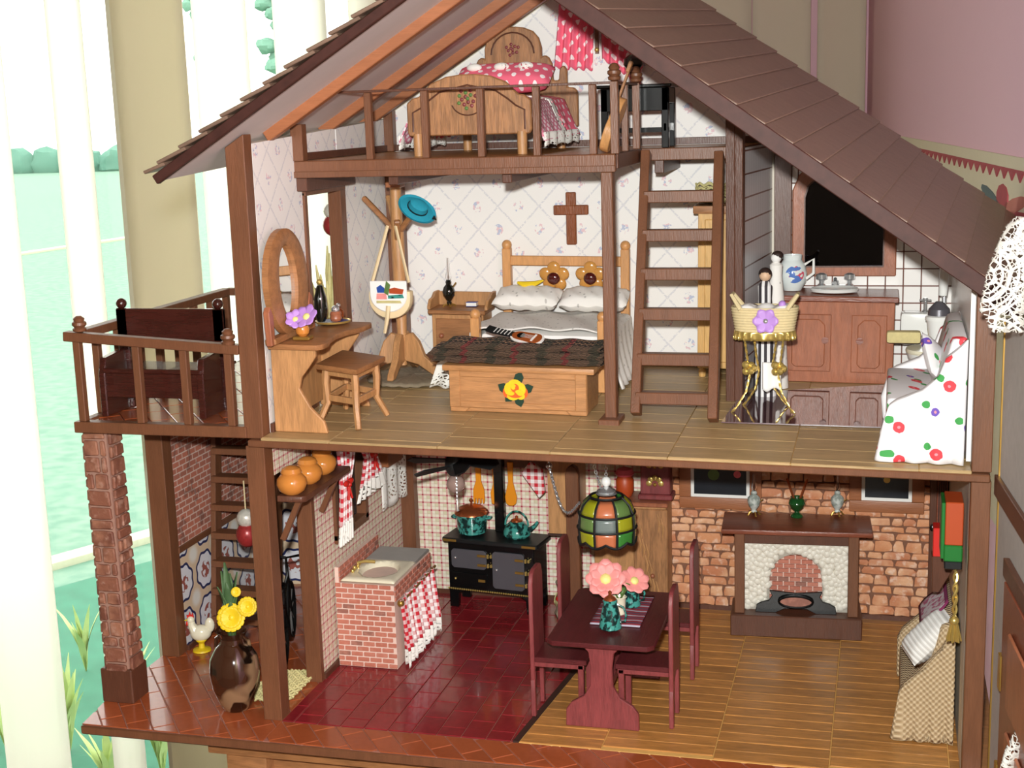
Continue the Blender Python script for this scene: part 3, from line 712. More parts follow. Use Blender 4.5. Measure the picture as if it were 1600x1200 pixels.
# bathroom partition, set slightly askew
q0 = F1(1166, 628); pa, pb = V((q0.x-.03, q0.y, 0)), V((XP+.02, D, 0)); pd = (pb-pa).normalized(); pn = V((pd.y, -pd.x, 0))
def askew(a, t0, b, t1, z0, z1, name, mat, bv=.005):
    pts = [pa+pd*a+pn*t0, pa+pd*b+pn*t0, pa+pd*b+pn*t1, pa+pd*a+pn*t1]
    return P(MB().prism([(p.x, p.y) for p in pts], z0, z1, 'z'), name, mat, bv)
PL = (pb-pa).length
askew(0, -.11, PL, -.02, 2.36, 4.36, 'bathroom_partition', 'ivory', 0)
askew(0, -.02, PL-.0, -.005, 2.36, 4.40, 'tile_lining', 'gridtile', 0)
askew(-.05, -.13, .05, -.055, 2.33, 4.72, 'partition_post', 'frame2')
askew(-.05, -.055, .05, .01, 2.33, 4.68, 'partition_post', 'frame2')
xk = GY(1209, 400, D-.1).x; xk2 = GY(1236, 400, D-.1).x
P(MB().box(xk, D-.075, 2.36, xk2, D-.012, 4.42), 'bathroom_corner_post', 'frame2')
# white wall tiles behind the vanity, each one a piece
bt = sub('bathroom_tiling', DH, (0, 0, .1))
MB().prism([(xk, 2.36), (5.19, 2.34), (5.19, zr(5.19, D)-.04), (xk, zr(xk, D)-.04)], D-.008, D-.001, 'y').build('joint_bed', 'tilegrid', bt)
tq = GY(1434, 480, D).x-GY(1406, 480, D).x
pieces('tile', 'walltile', bt, brickcells(xk2-.1, 5.2, 2.36, 4.6, .122*1.0 if False else tq, tq, .010, 0), [(xk2, 2.36), (5.19, 2.34), (5.19, zr(5.19, D)-.05), (xk2, zr(xk2, D)-.05)], D-.016, D-.004, 'y', bevel=.003, jit=.0005)
# dark reflecting sheet on the bathroom floor
m0 = [F1(1127, 664), F1(1400, 673), F1(1480, 600), F1(1160, 618)]
bf = MB().prism([(p.x, p.y) for p in m0], 0, .008, 'z')
t_ = T('dark_mauve_shiny_sheet'); n_ = t_.noise(3, 2, stretch=(6, 1, 1)); t_.out(t_.mix(n_, '4a3038', '6a4a50'), .06, 0, Coat_Weight=1.)
M['sheet'] = t_.m
rot_ = TILT.to_euler()
sh = tag(MB().prism([(p.x-4.2, p.y-1.8) for p in m0], 0, .01, 'z').build('floor_sheet', 'sheet', loc=U(4.2, 1.8, .001), rot=rot_), 'dark mauve glossy sheet covering the bathroom floor', 'floor mat')
# stone wall paper of the living room, stone by stone
sw = sub('stone_wall', DH, (0, 0, .1)); x0s = kb0+sl*D+.3
MB().box(x0s, D-.02, 0, 5.05, D, 2.33).build('mortar_bed', 'mortar', sw)
def stonecells(x0, x1, z0, z1, hs, ws, gap=.018):
    out = []; z = z0
    while z < z1:
        h = random.uniform(*hs); x = x0-random.uniform(0, ws[1])
        while x < x1:
            w = random.uniform(*ws); big = random.random() < .2
            j = lambda: random.uniform(-.018, .018)
            y1 = z+h*(1.0 if not big else 1.0)
            out.append([(x+gap/2, z+gap/2+j()*.4), (x+w/2, z+gap/2+j()*.5), (x+w-gap/2, z+gap/2+j()*.4), (x+w-gap/2+j()*.6, z+h*.6), (x+w-gap-abs(j()), y1-gap/2-abs(j())*.4), (x+w*.45, y1-gap/2+j()*.3), (x+gap+abs(j()), y1-gap/2-abs(j())*.4), (x+gap/2-j()*.3, z+h*.45)])
            x += w
        z += h
    return out
for c in stonecells(x0s+.1, 5.06, .06, 2.3, (.055, .115), (.09, .26), .008):
    p = clip(c, rect(x0s, .06, 5.05, 2.3))
    if len(p) < 3 or area(p) < .002: continue
    k = sum(q[0] for q in p)/len(p), sum(q[1] for q in p)/len(p); dpt = random.uniform(.03, .055)
    MB().prism([(q[0]-k[0], q[1]-k[1]) for q in p], D-dpt, D-.015, 'y').build('stone', 'stone', sw, .014, loc=(k[0], 0, k[1]))
# narrow red-brown door at the right end of the back wall
drr = sub('inner_door', DH, (0, 0, .1)); dx0 = GY(1462, 850, D-.1).x; 
MB().box(dx0, D-.10, 0, 5.19, D-.02, 2.3).build('door_leaf', 'mahogx', drr, .004)
for k in range(1, 5): MB().box(dx0+(5.19-dx0)*k/5-.006, D-.104, .05, dx0+(5.19-dx0)*k/5+.006, D-.098, 2.25).build('plank_groove', 'groove', drr)
MB().box(dx0-.06, D-.11, 0, dx0, D-.02, 2.3).build('door_jamb', 'frame2', drr, .004)
# annex behind the porch
q = GZ(290, 1018); AX, AY = q.x, q.y; zc = GX(300, 800, AX).z
P(MB().box(AX-.09, AY+.0, 0, AX-.012, D, 2.32), 'annex_side_wall', 'ivory', 0)
zr_ = GX(275+5, 859, AX).z
P(MB().box(AX-.012, AY, zr_, AX, D, 2.3), 'brick_paper', 'brickpaper', 0); P(MB().box(AX-.012, AY, 0, AX, D, zr_), 'painted_tile_paper', 'azulejo', 0)
P(MB().box(AX, D-.012, zr_, -.1, D, 2.35), 'brick_paper', 'brickpaper', 0); P(MB().box(AX, D-.012, 0, -.1, D, zr_), 'painted_tile_paper', 'azulejo', 0)
P(MB().box(AX-.01, AY, zr_-.03, AX+.02, D, zr_+.03), 'dado_rail', 'frame'); P(MB().box(AX, D-.03, zr_-.03, -.1, D-.012, zr_+.03), 'dado_rail', 'frame')
P(MB().box(AX-.16, AY-.14, 0, AX+.01, AY+.02, 2.32), 'annex_post', 'frame')
P(MB().box(AX-.0, AY+.02, 0, AX+.03, D, .05), 'baseboard', 'frame2', .003)
# stone clad porch column
M['colmortar'] = plain('pinkish_grey_mortar', 'a07a6a', .9, 0, .2, 20)
cl = sub('stone_column', DH, (-1.5, .2, .1)); cl.rotation_euler = (0, radians(-.6), 0)
CW = .105
MB().box(-CW, -CW, .25, CW, CW, 2.33).build('column_core', 'colmortar', cl)
for side in range(4):
    if side == 2: continue
    mt = Matrix.Rotation(side*pi/2, 4, 'Z'); z = .26; k = 0
    while z < 2.3:
        h = random.choice([.11, .14, .09]); h = min(h, 2.32-z)
        if h < .04: break
        cuts = random.choice([[-CW, CW], [-CW, -.03, CW], [-CW, .04, CW]])
        for a, b in zip(cuts, cuts[1:]):
            jj = lambda: random.uniform(-.012, .012); MB().prism([(a+.008, z+.008+jj()*.4), ((a+b)/2, z+.006+jj()*.5), (b-.008, z+.006+jj()*.4), (b-.012, z+h*.5+jj()), (b-.014, z+h-.012), ((a+b)/2+jj(), z+h-.010+jj()*.5), (a+.012, z+h-.008)], -CW-.03, -CW, 'y', mt).build('stone', 'colstone', cl, .009)
        z += h; k += 1
cb = GZ(163, 1095); c2 = GZ(209, 1101); c3 = GZ(235, 1083)
P(MB().box(cb.x-.0, c2.y, 0, c2.x+.0, c3.y+.02, GY(162, 1045, c2.y).z), 'column_base', 'frame2', .01)
# balcony
bl = sub('balcony', DH, (0, 0, .1)); BY = 2.75; bz = 2.335
MB().box(-1.63, -.02, bz, -.13, .08, bz+.09).build('edge_beam', 'frame', bl, .006)
MB().box(-1.63, .08, bz, -1.55, BY, bz+.09).build('edge_beam', 'frame', bl, .006)
MB().box(-1.60, .05, bz, -.1, D, bz+.06).build('balcony_board', 'frame2', bl)
bt_ = sub('balcony_tiling', DH, (0, 0, .1))
pieces('tile', 'terracotta', bt_, diag(-1.6, 0, 0, 2.8, .36, .18, radians(-52), .008), rect(-1.55, .08, -.16, 2.75), bz+.06, bz+.075, jit=.001)
za, zb = GY(112, 520, 0).z, GY(365, 541, 0).z
fr_ = sub('balcony_railing', DH, (0, 0, .1))
MB().bar((-1.66, .03, za-.03), (-.155, .03, zb-.03), .09, .075).build('top_rail', 'frame', fr_, .006)
MB().bar((-1.60, .0, za-.035), (-1.60, BY, za-.035), .10, .07).build('top_rail', 'frame', fr_, .006)
MB().bar((-1.60, BY, za-.035), (-.1, BY, za-.035), .08, .07).build('top_rail', 'frame', fr_, .006)
for u in (127, 218, 291, 360):
    x = GY(u, 600, .03).x; MB().box(x-.03, 0, bz+.09, x+.03, .06, za-.06).build('baluster', 'frame', fr_, .004)
for k in range(1, 9): y = .03+k*(BY-.06)/8; MB().box(-1.63, y-.03, bz+.09, -1.57, y+.03, za-.06).build('baluster', 'frame', fr_, .004)
for k in range(1, 5): x = -1.6+k*.3; MB().box(x-.03, BY-.03, bz+.06, x+.03, BY+.03, za-.06).build('baluster', 'frame', fr_, .004)
for x in (GY(124, 510, .03).x, GY(356, 530, .03).x):
    zt_ = za-.0 if x < -1 else zb
    MB().lathe([(.02, zt_), (.05, zt_+.01), (.055, zt_+.03), (.04, zt_+.04), (.058, zt_+.06), (.055, zt_+.08), (.04, zt_+.09), (.045, zt_+.11), (.02, zt_+.13)], 14, (x, .03, 0)).build('finial', 'frame', fr_)
# ------------------------------------------------------------------ roof
def slope(z, x0, x1, ys, side):
    r = sub('roof_slope', DH, (0, 0, .1)); y0, y1 = -.4, 3.2
    dx = .091 if side > 0 else 0
    X = lambda x, y: x+dx*(y+.4)
    up = V((-(z(1, 0)-z(0, 0)), 0, 1)).normalized()
    pts = [(x0, y0), (x1, y0), (x1, y1), (x0, y1)]; vs = []
    for t in (0, .05):
        for x, y in pts: p = V((X(x, y), y, z(X(x, y), y))); vs.append(p+up*t)
    fs = [(3, 2, 1, 0), (4, 5, 6, 7), (0, 1, 5, 4), (1, 2, 6, 5), (2, 3, 7, 6), (3, 0, 4, 7)]
    MB().raw(vs, fs).build('roof_board', 'ceil', r)
    # glossy red-brown strip along the front edge
    A, B = V((x0, y0, z(x0, y0))), V((x1, y0, z(x1, y0)))
    a0, b0 = A+up*(.012 if side < 0 else .028), B+up*(.012 if side < 0 else .028)
    MB().bar(a0+V((0, -.02, 0)), b0+V((0, -.02, 0)), .05, (.07 if side < 0 else .112), up).build('fascia', 'fascia', r, .006)
    st_ = .178 if side > 0 else .172; n = int(abs(x1-x0)/st_)+1; d = 1 if side > 0 else -1
    xt = x0 if side > 0 else x1                          # the ridge end
    for k in range(n):
        xu, xl = xt+d*(k*st_-.03), xt+d*((k+1)*st_+.012)
        if (side > 0 and xl > x1+.03) or (side < 0 and xl < x0-.03): xl = x1+.03 if side > 0 else x0-.03
        if abs(xl-xu) < .06: continue
        vs = []; e0, e1 = (random.uniform(-.012, .012)-.045 if side < 0 else -.022+random.uniform(-.004, .004)), .02
        for t in (0, .026):
            for (x, lift) in ((xu, .052), (xl, .088 if side < 0 else .070)):
                for y in (y0+e0, y1+e1): p = V((X(x, y), y, z(X(x, y), y))); vs.append(p+up*(lift+t))
        c = sum(vs, V())/8
        MB().raw([v_-c for v_ in vs], [(0, 1, 3, 2), (4, 6, 7, 5), (0, 4, 5, 1), (2, 3, 7, 6), (0, 2, 6, 4), (1, 5, 7, 3)]).build('shingle', 'shingle', r, .005, loc=c)
    return r
xr = (7.262-4.637)/(.6125+.714)
slope(zl, -.50, xr+.02, 0, -1)
slope(zr, xr+.03, 5.42, 0, 1)
# rafters under the left slope
for (u, v) in ((418, 217), (503, 209), (565, 200)):
    q = onplane(u, v, lambda x, y: zl(x, y)-.06); y = q.y; x0 = q.x
    P(MB().bar((x0, y, zl(x0, y)-.045), (xr, y, zl(xr, y)-.045), .085, .085, V((-.6125, 0, 1))), 'rafter', 'rafter', .006)
P(MB().bar((.0, D-.07, zl(.0, D)-.09), (xr+.2, D-.07, zl(xr+.2, D)-.05), .06, .06, V((-.6, 0, 1))), 'rafter', 'rafter', .006) if False else None
# opened side panel of the facade, hinged at the right hand post and swung towards the viewer
pnl = thing('opened_facade_panel', 'open grey white facade panel with brown trim and little door at right edge', 'dollhouse facade panel', (5.375, -.03, 0), 0)
pnl['category'] = 'facade panel'
pz = plain('rough_grey_white_render', 'b9b3ae', .8, 0, .12, 14)
ang = atan2(.085, -.95); 
def pn_(a, t, z): return V((.089*a+t, -.996*a, z))
def panel(a0, a1, z0, z1, t0, t1, name, mat, bv=.004, sl0=0.):
    pts = [pn_(a, t, 0) for a, t in ((a0, t0), (a1, t0), (a1, t1), (a0, t1))]
    return MB().prism([(p.x, p.y) for p in pts], z0, z1, 'z').build(name, mat, pnl, bv)
panel(.0, 4.2, -.05, 3.32, .0, .07, 'panel_board', pz)
panel(0, 4.2, 2.12, 2.26, -.03, .0, 'trim_strip', 'frame2')
panel(.02, .04, -.05, 3.30, -.01, .0, 'edge_bead', 'brass', 0)
dd = panel(.62, 2.4, .15, 1.72, -.05, .0, 'little_door', 'mahogx')
for z0, z1 in ((.3, .85), (1.0, 1.5)):
    MB().prism([(p.x, p.y) for p in [pn_(a, t, 0) for a, t in ((.95, -.075), (1.8, -.075), (1.8, -.05), (.95, -.05))]], z0, z1, 'z').build('door_panel', 'mahog', dd, .01)
for z in (.35, 1.1): panel(.56, .64, z-.12, z+.12, -.06, 0, 'hinge', 'brass')
panel(.5, 2.5, 1.72, 1.84, -.04, 0, 'door_head', 'frame2'); panel(.50, .56, .15, 1.72, -.02, 0, 'door_gap', 'chrome', 0)
# ================================================================== GROUND FLOOR THINGS
def flower(parent, c, r, n, mat, cmat='paleyellow', tilt=(0, 0, 0), layers=1):
    f = sub('flower', parent, c, tilt)
    for L in range(layers):
        mb = MB()
        for k in range(n):
            a = 2*pi*(k+.5*L)/n; R_ = Matrix.Rotation(a, 3, 'Z'); s = r*(1-.25*L)
            mb.grid(lambda i, j, R_=R_, s=s, L=L: (R_ @ V((s*j, (i-.5)*s*.98*sin(pi*(.12+.8*j)), s*.22*j*(1+L)-s*.15*(2*i-1)**2*0)), (i, j)), 3, 4)
        mb.build('petals', mat, f, solid=.004)
    MB().ball((0, 0, r*.08), r*(.30 if cmat == 'paleyellow' else .22), 8, (1, 1, .6)).build('flower_centre', cmat, f)
    return f
# ---- trestle dining table
x0, x1 = 2.13, 2.97; TY0, TY1 = .27, 1.52
tb = thing('dining_table', 'wine red trestle dining table standing under the stained glass lamp', 'table', (2.55, .9, .012))
def chamf(x0, y0, x1, y1, c): return [(x0+c, y0), (x1-c, y0), (x1, y0+c), (x1, y1-c), (x1-c, y1), (x0+c, y1), (x0, y1-c), (x0, y0+c)]
MB().prism(chamf(-.42, -.63, .42, .62, .05), .68, .72, 'z').build('tabletop', 'redtop', tb, .006)
half = [(.0, .68), (.135, .68), (.135, .655), (.10, .62), (.085, .5), (.09, .35), (.14, .26), (.24, .20), (.285, .14), (.29, .0)]
out = [(p[0], p[1]) for p in half[1:]]+[(-p[0], p[1]) for p in reversed(half[1:])]
for y in (-.54, .48): MB().prism(out, y-.02, y+.02, 'y').build('trestle_panel', 'red', tb, .006)
MB().box(-.03, -.52, .22, .03, .46, .30).build('stretcher', 'red', tb, .004)
# ---- chairs
def chair(x, y, face, label, top=1.14):
    c = thing('dining_chair', label, 'chair', (x, y, .012), 0 if face > 0 else pi, 'wine red dining chairs')
    w = .17
    MB().box(-.0, -w, .46, .42, w, .50).build('seat', 'redtop', c, .006)
    MB().prism([(-w, .30), (-w+.05, .38), (0, .42), (w-.05, .38), (w, .30), (w, top-.10), (w-.04, top-.02), (w-.09, top), (-w+.09, top), (-w+.04, top-.02), (-w, top-.10)], -.035, .0, 'x').build('backrest', 'red', c, .006)
    for s in (-1, 1):
        MB().prism([(s*w, 0), (s*w-s*.05, 0), (s*w-s*.05, .375), (s*w, .30)], -.035, .0, 'x').build('leg', 'red', c, .004)
        MB().box(.35, s*w-(.045 if s > 0 else 0), 0, .395, s*w+(0 if s > 0 else .045), .46).build('leg', 'red', c, .004)
    MB().box(.0, -w, .425, .40, -w+.02, .46).build('seat_rail', 'red', c, .003); MB().box(.0, w-.02, .425, .40, w, .46).build('seat_rail', 'red', c, .003)
    return c
chair(1.99, .62, 1, 'wine red chair on the kitchen side of the table, nearest the open front', 1.20)
chair(1.99, 1.60, 1, 'wine red chair on the kitchen side of the table, mostly hidden behind the front one')
chair(3.06, .60, -1, 'wine red chair on the fireplace side of the table, nearest the open front', 1.10)
chair(3.09, 1.57, -1, 'wine red chair on the fireplace side of the table, behind the nearer one', 1.16)
# ---- runner, pitchers, flowers
rn = tag(MB().grid(lambda i, j: (V(((i-.5)*.40, (j-.5)*.72, .004*sin(i*9)*sin(j*11))), (i*.4, j*.72)), 10, 14).build('table_runner', 'runner', solid=.008, loc=(2.60, 1.02, .742)), 'red table runner with grey stripes lying across the dining table', 'table runner')
def pitcher(x, y, z, label, s=1., rz=0.):
    p = thing('pitcher', label, 'pitcher', (x, y, z), rz)
    MB().lathe([(.075*s, 0), (.085*s, .01), (.085*s, .03), (.07*s, .12*s), (.052*s, .2*s), (.055*s, .22*s), (.05*s, .225*s), (.045*s, .2*s), (.06*s, .1*s), (.05*s, .02)], 20).build('body', 'enamel', p)
    MB().tube([(.07*s, 0, .05*s), (.11*s, 0, .06*s), (.12*s, 0, .12*s), (.10*s, 0, .17*s), (.055*s, 0, .19*s)], .008, 8).build('handle', 'enamel', p)
    MB().lathe([(.048*s, .225*s), (.04*s, .24*s), (.012, .26*s), (.015, .285*s), (.004, .295*s)], 14).build('lid', 'copper', p)
    return p
q = GZ(952, 985, .752); pitcher(q.x, q.y+.05, .752, 'mottled turquoise enamel pitcher at the front end of the runner', 1.05)
q = GZ(985, 948, .752); pitcher(q.x, q.y+.03, .752, 'mottled turquoise enamel pitcher half hidden behind the pink flowers', .95)
fpx = GZ(968, 960, .752)
fp = thing('flower_pot', 'cream pot of two big coral pink flowers between the turquoise pitchers', 'potted flowers', (fpx.x, fpx.y, .752))
MB().lathe([(.035, 0), (.045, .01), (.055, .14), (.062, .15), (.055, .155), (.045, .13)], 16).build('pot', 'cream', fp)
MB().tube([(0, 0, .12), (-.05, -.02, .22), (-.1, -.06, .28)], .008, 6).build('stem', 'stem', fp); MB().tube([(0, 0, .12), (.05, 0, .2), (.09, 0, .25)], .008, 6).build('stem', 'stem', fp)
M['coral'] = plain('coral_pink_petal', 'f09490', .5, 0, .25, 12)
flower(fp, (-.09, -.09, .32), .16, 8, 'coral', tilt=(radians(55), 0, radians(10)), layers=2)
flower(fp, (.12, .02, .28), .12, 8, 'coral', tilt=(radians(35), radians(30), 0), layers=1)
for k in range(7):
    a = k*.9; MB().grid(lambda i, j: (V(((i-.5)*.05*sin(pi*(.1+.85*j)), .11*j, .05*j*(1-j)*3)), (i, j)), 2, 4).build('leaf', 'leaf', fp, loc=(.02*cos(a), .02*sin(a), .16+.015*k), rot=(.3, 0, a), solid=.004)
# ---- stained glass pendant lamp with chain
lq = GY(948, 800, 1.2)
lp = thing('pendant_lamp', 'stained glass dome pendant lamp with green, yellow and orange panes above the table', 'lamp', (lq.x, 1.2, 1.26))
pc = {}
for n_, c_ in (('g1', '6c8a4c'), ('y', 'a8a824'), ('o', 'd27a52'), ('gr', '7d8a86'), ('g2', '3f8a3a')):
    t = T('pane_'+n_); M['pane_'+n_] = t.out(c_, .25, Transmission_Weight=.15, Coat_Weight=.5)
NR = 8; prof = [(.228, .0), (.238, .13), (.228, .25), (.195, .33), (.13, .385), (.08, .40)]
cols = [['o', 'gr', 'o'], ['g2', 'y', 'g1'], ['y', 'g1', 'y'], ['g1', 'o', 'g2'], ['o', 'y', 'o'], ['g2', 'g1', 'y'], ['o', 'gr', 'g1'], ['y', 'g1', 'y']]
def dome(a, z, off=0.):
    for (r0, z0), (r1, z1) in zip(prof, prof[1:]):
        if z <= z1: t = (z-z0)/(z1-z0); r = r0+(r1-r0)*t; break
    else: r = prof[-1][0]
    return V(((r+off)*cos(a), (r+off)*sin(a), z))
zs = [0, .13, .25, .38]
for k in range(NR):
    a0, a1 = 2*pi*k/NR-pi/2-pi/NR+.15, 2*pi*(k+1)/NR-pi/2-pi/NR+.15
    for r_ in range(3):
        def g(i, j, a0=a0, a1=a1, r_=r_):
            a = a0+(a1-a0)*(.04+.92*i); z0, z1 = zs[r_]+.008, zs[r_+1]-.008
            if r_ == 0: z0 = -.0-.035*abs(cos(pi*i))+.035
            return dome(a, max(0, z0+(z1-z0)*j)), (i, j)
        MB().grid(g, 6, 4).build('glass_pane', 'pane_'+cols[k][r_], lp, solid=.008)
ld = MB()
for k in range(NR):
    a0 = 2*pi*k/NR-pi/2-pi/NR+.15; a1 = a0+2*pi/NR
    ld.tube([dome(a0, z, .004) for z in (-.0, .06, .13, .2, .26, .32, .38)], .011, 6)
    for z in (.13, .25, .385): ld.tube([dome(a0+(a1-a0)*t/4, z, .004) for t in range(5)], .010, 6)
    ld.tube([dome(a0+(a1-a0)*t/6, max(0, .035-.035*abs(cos(pi*t/6))), .004) for t in range(7)], .012, 6)
ld.build('leading', 'blackm', lp)
MB().lathe([(.075, .40), (.09, .405), (.07, .42), (.08, .43), (.03, .46), (.02, .47)], 12).build('filigree_cap', 'chrome', lp)
MB().ball((0, 0, .505), .042).build('pearl', 'ceram', lp)
def chain(name, pts, parent, r=.016, mat='chrome', sp=.034):
    pts = [V(p) for p in pts]; mb = MB(); acc = 0; k = 0
    for a, b in zip(pts, pts[1:]):
        L = (b-a).length; t = acc
        while t < L:
            p = a.lerp(b, t/L); d = (b-a).normalized(); u = d.cross(V((0, 0, 1)) if abs(d.z) < .9 else V((1, 0, 0))).normalized()
            if k % 2: u = d.cross(u)
            mb.tube([p+d*cos(q)*r*1.15+u*sin(q)*r*.7 for q in [2*pi*i/8 for i in range(8)]], r*.26, 5, closed=True); t += sp*.72; k += 1
        acc = t-L
    return mb.build(name, mat, parent)
chain('chain', [(0, 0, .54), (0, 0, .75), (0, 0, .95)], lp)
hk = GY(858, 728, 1.6)
cp = []
A_, B_ = V((hk.x-lq.x, .4, hk.z-1.26)), V((-.24, .05, .30))
for i in range(13):
    t = i/12; p = A_.lerp(B_, t); p.z -= .28*sin(pi*t)*(1-.3*t); cp.append(p)
chain('swag_chain', cp, lp); chain('swag_chain', [(-.05, 0, .46), (-.1, .02, .62), (-.06, .05, .8), (-.04, .05, .94)], lp)
MB().tube([A_+V((0, 0, .945-A_.z)), A_+V((0, 0, .0))], .008, 6).build('hook', 'chrome', lp); MB().ball(A_, .03).build('hook_knob', 'chrome', lp)
M['marble0'] = plain('grey_mortar', 'a8a296', .8)
# ---- fireplace
fr = thing('fireplace', 'brown mantel fireplace with white pebble surround and brick arch', 'fireplace', (3.89, 2.52, .012), radians(3.5))
MB().box(-.58, -.02, 0, .58, .45, .20).build('hearth', 'frame2', fr, .008)
MB().box(-.66, -.04, .965, .66, .52, 1.01).build('mantel_shelf', 'mahogx', fr, .012)
for s in (-1, 1): MB().box(s*.50-.045, .03, .20, s*.50+.045, .45, .965).build('pillar', 'frame', fr, .006)
MB().box(-.46, .07, .85, .46, .4, .965).build('lintel', 'frame2', fr, .005)
AR = .235; AZ = .50
arch = [(-.46, .20), (-AR, .20)]+[(-AR*cos(t), AZ+AR*sin(t)) for t in [pi*i/14 for i in range(15)]]+[(AR, .20), (.46, .20), (.46, .86), (-.46, .86)]
MB().prism(arch, .15, .24, 'y').build('surround_bed', 'marble0', fr)
bkk = MB().box(-.30, .235, .20, .30, .25, .78).build('brick_bed', 'palemortar', fr)
def inarch(x, z): return (abs(x) < AR and z < AZ) or x*x+(z-AZ)**2 < AR*AR
for c in brickcells(-.27, .27, .2, .76, .105, .042, .008):
    cx, cz = (c[0][0]+c[1][0])/2, (c[0][1]+c[2][1])/2
    if inarch(cx*.93, cz): MB().box(-.048, .215, -.017, .048, .24, .017).build('brick', 'brick', fr, .003, loc=(cx, 0, cz))
peb = []
mesh_p = [MB().ball((0, 0, 0), 1., 8, (1, .5, .8)) for _ in range(5)]
for i, m_ in enumerate(mesh_p): m_.v = [tuple(V(p)*(1+.22*noise.noise(V(p)*1.7+V((i*9, 0, 0))))) for p in m_.v]
proto = []
pts = []
random.seed(3)
tries = 0
while len(pts) < 190 and tries < 9000:
    tries += 1; x, z = random.uniform(-.445, .445), random.uniform(.23, .845)
    if inarch(x*.94, z-.03*0) or (abs(x) < AR+.02 and z < AZ) or (x*x+(z-AZ)**2 < (AR+.02)**2): continue
    if any((x-a)**2+(z-b)**2 < .036**2 for a, b in pts): continue
    pts.append((x, z))
for k, (x, z) in enumerate(pts):
    s = random.uniform(.036, .046)
    if k < 5: o = mesh_p[k].build('stone', 'gravel', fr, smooth=1.); proto.append(o)
    else: o = dup(proto[k % 5], fr)
    o.location = (x, .148, z); o.scale = (s, s, s); o.rotation_euler = (0, random.uniform(0, 3), 0)
# black grate in front of the arch
prof_ = [(-.36, .20), (-.35, .27), (-.30, .30), (-.24, .315), (-.21, .36), (-.235, .41), (-.0, .39), (.235, .41), (.21, .36), (.24, .315), (.30, .30), (.35, .27), (.36, .20), (.18, .20), (.10, .24), (-.10, .24), (-.18, .20)]
gr = MB().prism(prof_, .08, .105, 'y').build('fire_grate', 'black', fr, .004)
MB().lathe([(.145, .062), (.145, .08)], 20, ax='y', mt=Matrix.Diagonal((1, 1, .36, 1)), c=(0, 0, .315)).build('grate_opening', 'brick', fr); 
MB().tube([(.15*cos(t), .06, .315+.055*sin(t)) for t in [2*pi*i/20 for i in range(20)]], .012, 6, closed=True).build('grate_ring', 'black', fr)
# ---- things on the mantel shelf
def on_mantel(u, v=806): q = GZ(u, v, 1.022); return V((q.x, q.y, 1.024))
def marble_lamp(u, label):
    o = thing('oil_lamp', label, 'lamp', on_mantel(u))
    for k in range(4):
        a = k*pi/2+.4; MB().tube([(.01*cos(a), .01*sin(a), .045), (.04*cos(a), .04*sin(a), .035), (.055*cos(a), .055*sin(a), .006), (.065*cos(a), .065*sin(a), .012)], .008, 6).build('foot', 'brass', o)
    MB().lathe([(.015, .03), (.03, .04), (.022, .06), (.05, .10), (.062, .14), (.058, .17), (.035, .195), (.02, .205), (.03, .215), (.018, .24)], 18).build('body', 'marble', o)
    MB().lathe([(.018, .23), (.028, .27), (.016, .33), (.014, .40), (.010, .40), (.012, .33), (.022, .27), (.012, .235)], 14).build('glass_chimney', 'glass', o)
    MB().tube([(.055, 0, .14), (.085, 0, .16)], .006, 6).build('key', 'brass', o)
t = T('grey_white_marble'); n_ = t.noise(18, 4); M['marble'] = t.out(t.mix(t.step(n_, .4, .6), 'c8ccc6', '8f9890'), .15)
marble_lamp(1178, 'mottled white marble oil lamp at the left end of the mantel shelf')
marble_lamp(1308, 'mottled white marble oil lamp at the right end of the mantel shelf')
vz = thing('footed_vase', 'green glass footed bowl holding two copper sticks in the middle of the mantel', 'vase', on_mantel(1245, 808))
MB().lathe([(.055, 0), (.06, .01), (.05, .03), (.022, .045), (.022, .055), (.06, .09), (.078, .13), (.07, .165), (.055, .18), (.06, .19), (.05, .185), (.05, .17)], 20).build('bowl', 'greenglass', vz)
for s in (-1, 1): MB().tube([(s*.01, 0, .12), (s*.09, 0, .36)], .012, 6).build('stick', 'copper', vz)
# ---- framed pictures on the stone wall
def picture(x0, x1, z0, z1, label, blobs):
    o = thing('framed_picture', label, 'picture', ((x0+x1)/2, D-.07, z0)); w = (x1-x0)/2; h = z1-z0; f = .11
    for a, b, c, d in ((-w, 0, w, f), (-w, h-f, w, h), (-w, f, -w+f, h-f), (w-f, f, w, h-f)): MB().box(a, -.03, b, c, .012, d).build('frame_bar', 'rafter', o, .014)
    MB().box(-w+f, -.012, f, w-f, .0, h-f).build('mount', 'ceram', o); MB().box(-w+f+.03, -.016, f+.03, w-f-.03, -.01, h-f-.03).build('print', 'screen', o)
    for (bx, bz, br, m_) in blobs: MB().lathe([(br, -.019), (br*.96, -.016)], 14, ax='y', c=(bx, 0, bz)).build('printed_shape', m_, o)
def pxz(u, v, y=D-.07): q = GY(u, v, y); return q.x, q.z
a = pxz(1052, 785); b = pxz(1190, 785); picture(a[0]+.06, b[0], a[1]-.04, a[1]+.62, 'framed dark print with a green and a red shape, left of the fireplace', [(-.06, .33, .055, 'leaf'), (.16, .34, .035, 'pinkp')])
a = pxz(1330, 795); b = pxz(1462, 800); picture(a[0]-.02, b[0]-.10, a[1]-.02, a[1]+.60, 'framed dark violet print with a tiny yellow dot, above the right end of the fireplace', [(.0, .31, .03, 'brass')])
M['drain'] = plain('grey_ribbed_drainer', '8d8984', .5)
